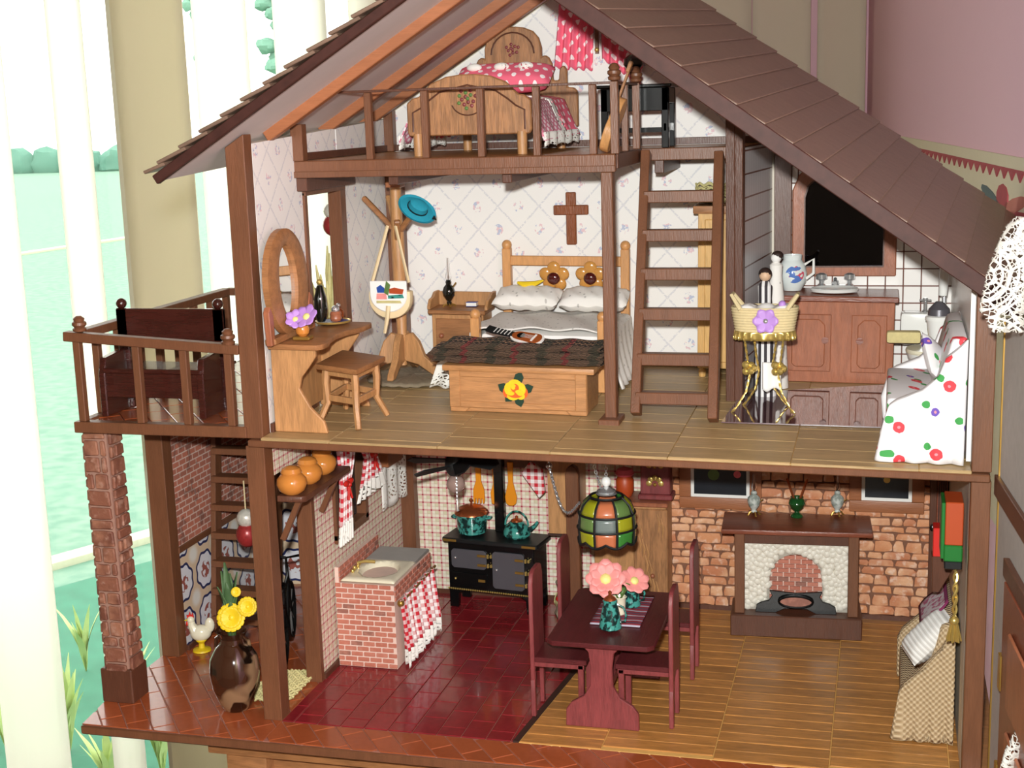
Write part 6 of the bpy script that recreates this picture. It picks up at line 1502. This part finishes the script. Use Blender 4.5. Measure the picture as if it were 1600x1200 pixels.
q = GY(1412, 526, 2.46); tag(MB().box(-.14, -.06, -.05, .14, .06, .05).build('bath_sponge', 'sponge', bevel=.025, loc=q), 'yellowish bath sponge resting on the edge between vanity and toilet', 'sponge')
q = GY(1510, 522, 2.3); tt = thing('white_canister', 'tapered white pot with grey lid beside the right wall of the bathroom', 'canister', U(5.04, 2.20, .42)); 
MB().lathe([(.07, 0), (.10, .22), (.11, .22), (.11, .25), (.09, .26)], 16).build('body', 'ceram', tt); MB().lathe([(.09, .26), (.085, .31), (.04, .36), (.03, .37)], 16).build('lid', 'grey', tt)
MB().box(-.08, -.08, -.42, .08, .08, 0).build('pedestal', 'ceram', tt, .02)
tag(MB().lathe([(.035, 0), (.05, .38), (.045, .38), (.03, .01)], 14).build('white_vase', 'ceram', loc=U(5.08, 2.60, .78), rot=(0, .05, 0)), 'slender white vase rising behind the canister at the right wall', 'vase')
# bassinet on twisted gold legs
by_ = 1.48; bq = GY(1195, 497, by_); bsn = thing('bassinet', 'raffia bassinet with gold ruffle and lilac flower on twisted gold wire legs', 'bassinet', U(bq.x, by_)); bz_ = bq.z-U(bq.x, by_).z
bwx = (GY(1245, 495, by_).x-GY(1143, 495, by_).x)/2
n = 36; mb = MB()
def oval(k, s=1., z=0.): t_ = 2*pi*k/n; c_, s_ = cos(t_), sin(t_); return V((bwx*s*abs(c_)**.7*(1 if c_ > 0 else -1), .14*s*abs(s_)**.7*(1 if s_ > 0 else -1), z))
for i in range(9): z = bz_-.09+i*.022; MB().tube([oval(k, .88+.015*i, z) for k in range(n)], .0125, 6, closed=True).build('raffia_coil', 'rope', bsn)
MB().lathe([(1, 0), (1, .02)], n, mt=Matrix.Diagonal((bwx*.86, .12, 1, 1)), c=(0, 0, bz_-.10)).build('basket_floor', 'rope', bsn)
for s in (-1, 1): MB().tube([V((s*bwx*.7, -.12, bz_+.08)), V((s*bwx*1.0, -.06, bz_+.19)), V((s*bwx*1.0, .06, bz_+.19)), V((s*bwx*.7, .12, bz_+.08))], [.02, .016, .016, .02], 8).build('handle', 'rope', bsn)
rf = MB().grid(lambda i, j: (lambda p: (V((p.x*1.03+.012*sin(i*2*pi*22)*j, p.y*1.03+.012*cos(i*2*pi*22)*j, p.z-.075*j)), (i, j)))(oval(i*n, .90, bz_-.09)), 160, 4).build('gold_ruffle', 'gold', bsn, solid=.004)
flower(bsn, (.02, -.165, bz_), .10, 6, 'lilac', 'chrome', tilt=(radians(80), 0, 0))
MB().grid(lambda i, j: (V(((i-.5)*bwx*1.6, (j-.5)*.22, bz_+.08+.03*sin(i*9)*sin(j*7))), (i, j)), 16, 8).build('bedding', 'white', bsn, solid=.02)
MB().ball((.14, -.06, bz_+.12), .03).build('pink_bud', 'lilac', bsn)
for s in (-1, 1):
    for w_, (sx, fy) in enumerate(((.62, -.10), (.38, .08))):
        x = s*bwx*sx; pts_ = [V((x, fy*.8, bz_-.10)), V((x-s*.03, fy*.6, bz_*.55)), V((x-s*.05, fy*.5, bz_*.42)), V((x-s*.02, fy*.8, bz_*.22)), V((x+s*.05, fy*1.3, .05)), V((x+s*.09, fy*1.5, .012)), V((x+s*.06, fy*1.7, .03))]
        m_ = MB()
        for ph in (0, pi):
            fine = []
            for a, b in zip(pts_, pts_[1:]):
                L_ = max(2, int((b-a).length/.018))
                for k in range(L_): p = a.lerp(b, k/L_); h_ = len(fine)*1.1+ph; fine.append(p+V((cos(h_)*.0055, sin(h_)*.0055, 0)))
            m_.tube(fine+[pts_[-1]], .0058, 5)
        m_.build('twisted_leg', 'gold', bsn)
    for k in range(5): a = k*2*pi/5; MB().ball((s*bwx*.45+.035*cos(a), -.05+.02*sin(a), bz_*.47+.03*sin(a*2)), .032, 8).build('gold_bead', 'gold', bsn)
cq = GY(1205, 588, by_-.02); tag(MB().grid(lambda i, j: (V(((i-.5)*.14, .01*sin(i*8), .22*(1-j)-.02*sin(i*7)*j)), (i, j)), 8, 8).build('white_towel', 'lacedense' if False else 'white', loc=(cq.x, by_+.03, GY(1205, 610, by_).z), solid=.02), 'small white towel hanging under the bassinet', 'towel')
# dolls behind the bassinet
dq = GY(1184, 462, 2.0)
dl = thing('striped_doll', 'dark haired doll in striped dress standing behind the bassinet', 'doll', U(dq.x+.06, 2.0)); dz_ = dq.z-U(dq.x, 2.0).z
t = T('black_white_stripes'); q_ = t.xyz(); M['stripes'] = t.out(t.mix(t.gt(t.f('SINE', t.mul(q_[0], 130.)), 0), 'eceaea', '3a3438'), .8)
MB().lathe([(.10, 0), (.085, dz_*.5), (.055, dz_-.02), (.06, dz_+.08), (.03, dz_+.12), (.018, dz_+.13)], 18).build('dress', 'stripes', dl)
MB().ball((0, 0, dz_+.17), .05, 14).build('head', 'skin', dl); MB().ball((0, .012, dz_+.182), .056, 14, (1, 1, .95)).build('hair', 'darkhair', dl)
dq = GY(1196, 410, 2.35)
d2 = thing('lace_doll', 'doll in white lace dress with dark hair beside the tile wall, taller one', 'doll', U(dq.x+.09, 2.35)); dz2 = dq.z-U(dq.x, 2.35).z
MB().lathe([(.11, 0), (.08, dz2*.6), (.05, dz2-.1), (.055, dz2-.02), (.02, dz2+.01)], 18).build('dress', 'bedcloth', d2); MB().ball((0, 0, dz2+.04), .045).build('head', 'white', d2); MB().ball((.01, .01, dz2+.06), .05, 12, (1, 1, .8)).build('hair', 'darkhair', d2)
# floral armchair
fz = U(5.1, .12).z; pf_ = [zx(u, v, .12) for u, v in ((1378, 712), (1374, 680), (1388, 636), (1400, 628), (1440, 612), (1465, 590), (1476, 562), (1500, 542), (1523, 530))]
ref = 5.15
pfb = [(pf_[0][0]-ref, 0)]+[(x-ref, z-fz) for x, z in pf_[1:]]; pfb[-1] = (0, pfb[-1][1]); pfb += [(0, 0)]
softchair('floral_armchair', 'white slipcovered armchair with red and violet flowers at the right of the upper floor', (ref, .14, fz), 1.25, -pfb[0][0], pfb, 'floral', up=True, k=1.4)
c3 = GY(1470, 575, .62); cushion('grey_white_cushion', 'grey white cushion with red piping leaning in the floral armchair', (c3.x-.02, .75, c3.z+.02), (radians(62), radians(30), radians(62)), .20, .17, .05, M['floral'])
# ================================================================== ATTIC
az = ZA-.002
ab = thing('carved_attic_bed', 'carved wooden bed with arched boards and pink polka dot bedding in the attic', 'bed', (1.32, 1.42, az))
def board(w, pts_, y, nm, zlo):
    full = [(w*p[0], p[1]) for p in pts_]+[(-w*p[0], p[1]) for p in reversed(pts_)]
    seen = []; [seen.append(p_) for p_ in full if p_ not in seen]
    return MB().prism(seen, y, y+.05, 'y').build(nm, 'carved', ab, .010)
zz_ = lambda v, y=1.42: GY(700, v, y).z-az
ft_ = [(.0+.97, zz_(212)), (1.0, zz_(205)), (1.0, zz_(160)), (.90, zz_(152)), (.80, zz_(150)), (.74, zz_(144)), (.60, zz_(130)), (.35, zz_(120)), (.12, zz_(117))]
fb = board(.525, ft_, -.0, 'footboard', 0)
def groove(pts_, par, r_=.008): MB().tube(pts_, r_, 6).build('carved_groove', 'frame2', par)
groove([(.525*.9*x, -.004, z-.05) for x, z in ((1, zz_(205)+.05), (1, zz_(165)), (.85, zz_(158)), (.72, zz_(148)), (.5, zz_(134)), (0, zz_(124)), (-.5, zz_(134)), (-.72, zz_(148)), (-.85, zz_(158)), (-1, zz_(165)), (-1, zz_(205)+.05))], fb)
groove([(.14*cos(t_), -.004, zz_(158)+.13*sin(t_)*.9) for t_ in [pi+.3+(pi-.6)*i/14 for i in range(15)]], fb, .006)
for k in range(16):
    a = k*2.4; r_ = .025*sqrt(k); MB().ball((r_*cos(a), -.002, zz_(155)+r_*.8*sin(a)), .016, 8, (1, .5, 1)).build('carved_rose', 'red' if k % 3 else 'leaf', fb)
for s in (-1, 1):
    MB().lathe([(.04, 0), (.042, .1), (.04, zz_(208))], 14, (s*.44, .02, 0)).build('leg', 'oak', ab); MB().lathe([(.04, 0), (.04, .2)], 14, (s*.44, 1.42, 0)).build('leg', 'oak', ab)
    MB().box(s*.46-.02, .05, .18, s*.46+.02, 1.45, .26).build('side_rail', 'carved', ab, .005)
hz = lambda v: GY(800, v, 2.93).z-az
hb = [(1.0, hz(200)), (1.0, hz(146)), (.94, hz(140)), (.84, hz(139)), (.84, hz(112)), (.79, hz(105)), (.73, hz(109)), (.71, hz(128)), (.62, hz(128)), (.61, hz(102)), (.56, hz(92)), (.50, hz(88)), (.45, hz(91)), (.45, hz(76)), (.41, hz(61)), (.32, hz(50)), (.18, hz(44)), (.05, hz(42))]
hbd = board(.59, [(a*1.0, b) for a, b in hb], 1.47, 'headboard', 0)
MB().tube([(.20*cos(t_), 1.464, hz(85)+.19*sin(t_)) for t_ in [pi*i/12 for i in range(13)]], .008, 6).build('carved_groove', 'frame2', hbd)
for k in range(10): a = k*2.4; r_ = .02*sqrt(k); MB().ball((r_*cos(a), 1.466, hz(78)+r_*sin(a)), .015, 8, (1, .5, 1)).build('carved_rose', 'red', hbd)
def cov(i, j, top=.40):
    s = (i-.5)*2; y = .04+1.40*j
    if abs(s) < .6: x = s/.6*.48; z = top+.04*(1-(s/.6)**4)+.03*j
    else: t_ = (abs(s)-.6)/.4; x = (1 if s > 0 else -1)*(.48+.14*t_+.02*sin(j*30)*t_); z = top+.03*j-t_*(top-.10)
    return V((x, y, z)), (i*1.7, j*1.4)
MB().grid(lambda i, j: cov(i, j*.55), 40, 16).build('mauve_coverlet', 'pinkdots2', ab, solid=.012); MB().grid(lambda i, j: cov(i, .62+.36*j), 40, 12).build('pink_sheet', 'pinkdots', ab, solid=.012)
MB().grid(lambda i, j: (lambda q_: (q_[0]+V((0, 0, .006)), q_[1]))(cov(i, .53+.10*j, .405)), 40, 4).build('lace_band', 'lacedense', ab, solid=.014)
MB().grid(lambda i, j: (V((.62+.02*sin(i*30), .04+1.36*i, .17-.12*j+.02*abs(sin(i*25))*j)), (i*1.4, j*.2)), 40, 4).build('lace_trim', 'lacedense', ab, solid=.004)
MB().grid(lambda i, j: (V((-.62+.02*sin(i*30), .04+1.36*i, .17-.12*j+.02*abs(sin(i*25))*j)), (i*1.4, j*.2)), 40, 4).build('lace_trim', 'lacedense', ab, solid=.004)
MB().box(-.44, .06, .2, .44, 1.40, .38).build('mattress', 'white', ab, .04)
ap_ = thing('pink_bolster', 'pink polka dot pillow with lace flowers in front of the carved headboard', 'pillow', (1.30, 2.62, az+.63))
def pg(i, j, s): a, b = 2*i-1, 2*j-1; h = max(0, (1-a**4)*(1-b**4)); return V((a*.44, b*.17, s*.10*h**.45)), (i*.9, j*.35)
mb = MB(); mb.grid(lambda i, j: pg(i, j, 1), 24, 12); mb.grid(lambda i, j: pg(i, j, -1), 24, 12)
pw = mb.build('pillow_body', 'pinkdots', ap_, smooth=1.2, rot=(.5, 0, 0))
for x in (-.25, .0, .22): MB().ball((x, -.06, .10), .07, 12, (1, .5, .5)).build('lace_flower', 'lacedense', ap_)
# pink curtains in the gable
cg = thing('pink_curtains', 'pink polka dot curtains hanging under the roof ridge at the back of the attic', 'curtains', (2.0, D-.03, 5.0))
def curt(poly_top, poly_bot, nm):
    (xa0, za0), (xa1, za1) = poly_top; (xb0, zb0), (xb1, zb1) = poly_bot
    def g(i, j): t0 = V((xa0+(xa1-xa0)*i, 0, za0+(za1-za0)*i)); t1 = V((xb0+(xb1-xb0)*i, 0, zb0+(zb1-zb0)*i)); p = t0.lerp(t1, j); return V((p.x-2.0, -.03-.018*sin(i*2*pi*5)*(.4+j), p.z-5.0+.015*sin(i*2*pi*5)*j)), (p.x, p.z)
    MB().grid(g, 50, 12).build(nm, 'pinkdots', cg, solid=.004)
G_ = lambda u, v: loc2(u, v, D-.06)
c0, c1, c2, c3, c4 = G_(866, 106), G_(926, 109), G_(941, 92), G_(1000, 132), G_(933, 30)
tx = GY(882, 0, D-.06).x
curt([(tx, zr(tx, D)-.27), (c4[0]-.02, zr(c4[0], D)-.27)], [c0, c1], 'curtain')
curt([(c4[0]+.03, zr(c4[0], D)-.27), (c3[0]+.10, zr(c3[0]+.10, D)-.27)], [c2, (c3[0], c3[1])], 'curtain')
MB().bar((c4[0]-2.0, -.06, zr(c4[0], D)-5.12), (c4[0]-2.0, -.06, G_(933, 84)[1]-5.0), .03, .03).build('window_bar', 'frame', cg); MB().ball((c4[0]-2.0, -.07, G_(933, 78)[1]-5.0), .022).build('pull_knob', 'gold', cg)
# black side table with lamp, guitar
YT = yb+.07; dx_ = GY(938, 140, YT).x; dx1 = GY(1045, 235, YT).x; ds = thing('black_side_table', 'black painted side table behind the attic railing', 'table', ((dx_+dx1)/2, YT, az+.002)); dw = (dx1-dx_)/2
dh = GY(1000, 132, YT).z-az
MB().box(-dw-.03, -.03, dh-.03, dw+.03, .42, dh).build('tabletop', 'black', ds, .008); MB().box(-dw, 0, dh-.22, dw, .03, dh-.03).build('apron', 'black', ds, .004); MB().box(dw-.03, 0, dh-.16, dw, .4, dh-.03).build('apron', 'black', ds, .004)
for s in (-1, 1):
    for y in (.0, .34): MB().box(s*(dw-.03)-.03, y, 0, s*(dw-.03)+.03, y+.06, dh-.03).build('leg', 'black', ds, .006)
MB().box(-dw, .01, .13, dw, .04, .17).build('stretcher', 'black', ds); MB().box(dw-.04, .0, .14, dw-.02, .38, .20).build('stretcher', 'black', ds)
lq2 = GY(993, 103, YT+.16); bl2 = thing('black_lamp', 'glossy black bulb shaped oil lamp on the black side table, tucked under the roof', 'lamp', (lq2.x-.02, YT+.16, az+dh+.006))
MB().lathe([(.05, 0), (.05, .01), (.015, .03), (.015, .06), (.03, .09), (.085, .16), (.08, .21), (.04, .24), (.02, .25)], 20).build('body', 'smoked', bl2)
gx = GY(938, 236, 1.18); gu = thing('attic_guitar', 'pale wooden guitar seen edge-on, leaning against the black side table', 'guitar', (gx.x+.02, 1.20, az+.012)); gu.rotation_euler = (radians(-10), radians(20), 0)
def ge(i, j):
    z = .44*j; w = .13*(1-abs(2*j-1)**2.5)**.5*(1-.28*math.exp(-((j-.62)/.12)**2)); return V((0, (i-.5)*2*w, z)), (i, j)
pts_ = []
N_ = 24
prof2 = [(.001+.13*sqrt(max(0, 1-abs(2*j/N_-1)**2.2))*(1-.25*math.exp(-((j/N_-.6)/.12)**2)), .44*j/N_) for j in range(N_+1)]
MB().prism([(w, z) for w, z in prof2]+[(-w, z) for w, z in reversed(prof2[1:-1])], -.035, .035, 'x').build('body', 'pinewarm', gu, .006)
MB().bar((-.03, 0, .42), (-.03, 0, .64), .04, .02, (1, 0, 0)).build('neck', 'oakdark', gu, .004); MB().box(-.05, -.03, .63, -.02, .03, .72).build('headstock', 'oakdark', gu, .005); MB().lathe([(.04, -.037), (.04, -.034)], 16, ax='x', c=(0, 0, .26)).build('sound_hole', 'blackm', gu)
# ================================================================== BALCONY AND PORCH
by0 = .60; bn = thing('balcony_bench', 'dark glossy wooden bench with ball finials on the balcony', 'bench', (-1.02, by0, bz+.078))
bo_ = bn.location; X0 = GY(178, 520, by0).x-bo_.x; X1 = GY(357, 540, by0).x-bo_.x
zt0 = GY(178, 482, by0).z-bo_.z; zb0 = GY(178, 516, by0).z-bo_.z; zt0 = min(zt0, .92); X0 += .03; X1 -= .03
MB().box(X0, .0, zt0-.27, X1, .04, zt0).build('backrest', 'benchw', bn, .008)
for x in (X0, X1-.10):
    MB().box(x, -.0, 0, x+.10, .05, zt0).build('back_post', 'benchw', bn, .008); MB().ball((x+.05, .02, zt0+.04), .045).build('ball_finial', 'benchw', bn)
    MB().prism([(.0, 0), (-.36, 0), (-.36, .34), (-.32, .48), (-.10, .50), (0, .50)], x+.01, x+.07, 'x').build('end_panel', 'benchw', bn, .008)
zs_ = GY(275, 580, by0-.15).z-bo_.z
MB().box(X0+.05, -.36, .36, X1-.05, -.0, .40).build('seat', 'benchw', bn, .008); MB().box(X0+.05, -.34, .16, X1-.05, -.31, .36).build('apron', 'benchw', bn, .004)
# vase with yellow flowers
vq = GZ(372, 1110); vs_ = thing('porch_vase', 'tall brown glazed vase with yellow flowers standing on the porch tiles', 'vase', (vq.x-.02, vq.y+.03, .006))
kk = .93
MB().lathe([(r*kk*1.06, z*kk) for r, z in [(.10, 0), (.12, .015), (.15, .08), (.195, .22), (.21, .36), (.195, .48), (.14, .58), (.10, .62), (.095, .66), (.13, .72), (.14, .73), (.12, .725), (.085, .66), (.08, .6)]], 32).build('body', 'vase', vs_)
for s in (-1, 1): MB().tube([(s*.10*kk, 0, .68*kk), (s*.155*kk, 0, .64*kk), (s*.165*kk, 0, .56*kk), (s*.13*kk, 0, .52*kk)], .016, 8).build('handle', 'vase', vs_)
M['dkleaf'] = plain('dark_green_silk_leaf', '49663f', .6, 0, .3, 12)
def strap(parent, a, L, lean, w, z0, nm='leaf'):
    def g(i, j): return V(((i-.5)*w*sin(pi*(.15+.8*j)), lean*j*j*L, z0+L*j*(1-.2*lean*j))), (i, j)
    MB().grid(g, 2, 7).build(nm, 'dkleaf', parent, solid=.005, rot=(0, 0, a))
for k, (a, L, le, w) in enumerate([(.3, .42, .25, .09), (1.4, .45, .15, .10), (2.6, .38, .3, .08), (-.8, .44, .2, .09), (-1.9, .36, .35, .08), (3.4, .40, .2, .09), (.9, .5, .1, .08), (-2.6, .3, .5, .08), (4.6, .28, .6, .07)]): strap(vs_, a, L*1.3, le*.7, w*1.15, .60)
for (u, v, r_) in ((362, 965, .115), (387, 948, .08), (369, 925, .04)):
    p = GY(u, v, vs_.location.y-.10)-vs_.location
    MB().tube([(0, 0, .60), (p.x*.5, p.y*.5, (.60+p.z)/2+.03), (p.x, p.y+.02, p.z)], .009, 6).build('stem', 'stem', vs_); flower(vs_, p, r_, 14, 'yellow', 'yellow', tilt=(radians(70), 0, radians(12)), layers=2)
# ceramic hen
hq = GZ(316, 1016); hn = thing('ceramic_hen', 'cream toy hen on a yellow stand by the annex post', 'hen figurine', (hq.x+.01, hq.y-.02, .008), radians(200))
MB().lathe([(.085, 0), (.08, .015), (.03, .03), (.025, .07), (.05, .10), (.04, .11)], 16).build('stand', 'yellow', hn)
hb_ = MB().ball((0, 0, .17), .085, 16, (1.15, .8, .9)).build('body', 'cream', hn); MB().ball((-.085, 0, .24), .055, 12, (.8, .6, 1.3)).build('tail', 'cream', hn); MB().tube([(.05, 0, .2), (.075, 0, .25), (.08, 0, .29)], [.05, .036, .03], 10).build('neck', 'cream', hn)
MB().ball((.08, 0, .30), .036, 12).build('head', 'cream', hn); MB().prism([(.05, .32), (.06, .37), (.075, .34), (.085, .38), (.10, .34), (.115, .35), (.11, .31)], -.01, .01, 'y').build('comb', 'redpl', hn, .003); MB().ball((.115, 0, .265), .016, 8, (.8, .6, 1.4)).build('wattle', 'redpl', hn); MB().tube([(.11, 0, .30), (.14, 0, .295)], [.012, .002], 6).build('beak', 'yellow', hn)
# annex ladder
l0 = GZ(322, 962) ; al = thing('annex_staircase', 'brown open tread staircase in the annex behind the porch', 'ladder', (-.985, 1.72, .03))
yb0, yt0 = 1.72, GX(340, 700, -1.46).y; XL0 = -.45; XLt = -.47
a0, a1 = V((XL0, 0, 0)), V((XLt+.02, yt0-yb0, 2.25))
for dx in (0, .62): MB().bar(a0+V((dx, 0, 0)), a1+V((dx, 0, 0)), .05, .13, (0, 1, 0)).build('side_rail', 'frame', al, .005)
for k in range(8): p = a0.lerp(a1, (k+.6)/8.6); MB().box(p.x, p.y-.12, p.z-.06, p.x+.62, p.y+.04, p.z).build('tread', 'frame', al, .005)
# hanging beaded ornament, beside the left post (another one on the balcony door)
M['glitterred'] = plain('red_beads', '9a3030', .3, .2, .5, 40); M['beadwhite'] = plain('silver_white_beads', 'd8d4c8', .25, .3, .4, 40)
def ornament(name, label, c, s):
    o = thing(name, label, 'ornament', c)
    MB().ball((0, 0, .13*s), .072*s, 14).build('white_ball', 'beadwhite', o); MB().ball((0, 0, 0), .085*s, 14, (1, 1, 1.15)).build('red_ball', 'glitterred', o); MB().tube([(0, 0, .19*s), (0, 0, .42*s)], .006, 5).build('thread', 'rope', o)
    MB().lathe([(.04*s, .055*s), (.055*s, .07*s), (.04*s, .085*s)], 12).build('green_collar', 'leaf', o)
c = GY(383, 835, 1.0); ornament('hanging_ornament', 'silver and red beaded figure hanging in the annex beside the left post', c+V((.02, 0, 0)), 1.15)
c = GX(519, 352, -.22); ornament('hanging_ornament', 'silver and red beaded figure hanging outside the upper left door', c, 1.0)
# small black bicycle leaning in the annex doorway
bi = thing('toy_bicycle', 'black toy bicycle seen end-on behind the left front post', 'bicycle', (-.30, 1.15, .008), radians(100))
bqx = GY(448, 870, 1.3); bi.location = (bqx.x-.04, 1.30, .008); bi.rotation_euler = (0, 0, radians(108))
for x in (-.33, .33):
    wl = MB().tube([(x+.26*cos(t_), 0, .30+.26*sin(t_)) for t_ in [2*pi*i/32 for i in range(32)]], .022, 8, closed=True).build('wheel', 'black', bi); sp = MB()
    for k in range(10): a = k*2*pi/10; sp.tube([(x, 0, .30), (x+.25*cos(a), 0, .30+.25*sin(a))], .005, 4)
    tag(sp.build('spokes', 'chrome', wl), kind='stuff')
MB().tube([(-.33, 0, .30), (-.12, 0, .62), (.24, 0, .66), (.33, 0, .30)], .018, 7).build('frame', 'black', bi); MB().tube([(-.12, 0, .62), (.0, 0, .30), (.24, 0, .66)], .018, 7).build('frame_tube', 'black', bi); MB().tube([(-.33, 0, .30), (0, 0, .30)], .014, 6).build('chain_stay', 'black', bi)
MB().tube([(.24, 0, .64), (.23, 0, .84), (.23, -.14, .86), (.16, -.16, .84)], .014, 6).build('handlebar', 'black', bi); MB().tube([(.23, 0, .84), (.23, .14, .86), (.16, .16, .84)], .014, 6).build('handlebar', 'black', bi); MB().ball((-.14, 0, .70), .06, 10, (1.4, .6, .4)).build('saddle', 'black', bi)
# woven straw mat in the kitchen doorway
wm = thing('straw_mat', 'small woven straw mat lying in the kitchen doorway', 'mat', (-.27, .60, .024))
for k in range(15): y = -.29+k*.042; MB().tube([(-.20+.4*i/12, y+(.03 if False else 0)+.10*(i/12-.5), .012+.009*((-1)**(i+k))) for i in range(13)], .012, 5).build('straw_strand', 'straw', wm)
for k in range(9): x = -.13+k*.033; MB().tube([(x+.12*(i/20-.5), -.31+.62*i/20, .012+.009*((-1)**(i+k+1))) for i in range(21)], .012, 5).build('straw_strand', 'straw', wm)
# dried grasses at the balcony door
gq_ = GX(523, 500, -.14); dg = thing('dried_grasses', 'bunch of pale dried grasses standing outside the upper left door', 'dried grasses', (-.20, gq_.y, bz+.078))
for k in range(16):
    a = random.uniform(0, 6.28); h_ = random.uniform(.7, 1.25); r_ = random.uniform(.02, .14)
    MB().tube([(0, 0, 0), (r_*.3*cos(a), r_*.3*sin(a), h_*.5), (r_*.7*cos(a), r_*.7*sin(a), h_*.8), (r_*cos(a), r_*sin(a), h_)], [.008, .008, .024, .006], 6).build('grass_stem', 'straw', dg)
# ================================================================== lace doilies in front at the right
def lace_hang(name, label, pts_, y0, seedk):
    # pts_: left edge pixels from top to bottom; the cloth spreads to the right of it
    def g(i, j):
        k = j*(len(pts_)-1); a = int(min(k, len(pts_)-2)); t_ = k-a; u = pts_[a][0]+(pts_[a+1][0]-pts_[a][0])*t_; v = pts_[a][1]+(pts_[a+1][1]-pts_[a][1])*t_
        u2 = u+i*(1760-u); v2 = v+i*40*(.5-j)+(6*sin(i*22) if j > .9 else 0); p = GY(u2, v2, y0-.25*i-.06*sin(i*17+j*2)); return p, (p.x, p.z)
    o = MB().grid(g, 50, 40).build(name, 'lacebig', solid=.006); return tag(o, label, 'lace cloth')
t = T('openwork_lace'); q_ = t.xyz(t.tc.outputs['UV']); vv = t.vec(q_[0], q_[1], 0.)
d1 = t.vor(9., vv, 'DISTANCE_TO_EDGE'); d1c = t.vor(2.2, vv); rings = t.f('SINE', t.mul(d1c, 60.)); fine = t.noise(38, 2, vv)
net = t.vor(34., vv, 'DISTANCE_TO_EDGE'); solid_ = t.mx(t.lt(d1, .06), t.gt(rings, .72)); reg = t.gt(t.noise(3.2, 2, vv), .55); M['lacebig'] = t.out('d8d4cc', .85, Alpha=t.mx(t.mx(solid_, t.lt(net, .055)), t.mul(reg, t.gt(fine, .5)))); t.bump(fine, .6, .02)
lace_hang('hanging_lace_cloth', 'large white lace cloth hanging over the lower right corner of the roof', [(1588, 338), (1572, 352), (1556, 385), (1542, 425), (1533, 465), (1530, 486), (1538, 492), (1545, 512), (1552, 520), (1566, 508), (1580, 516)], -1.0, 1)
lace_hang('lower_lace_cloth', 'white lace cloth edge at the bottom right corner of the picture', [(1597, 1120), (1584, 1145), (1570, 1172), (1564, 1195), (1556, 1230), (1550, 1260)], -1.3, 2)
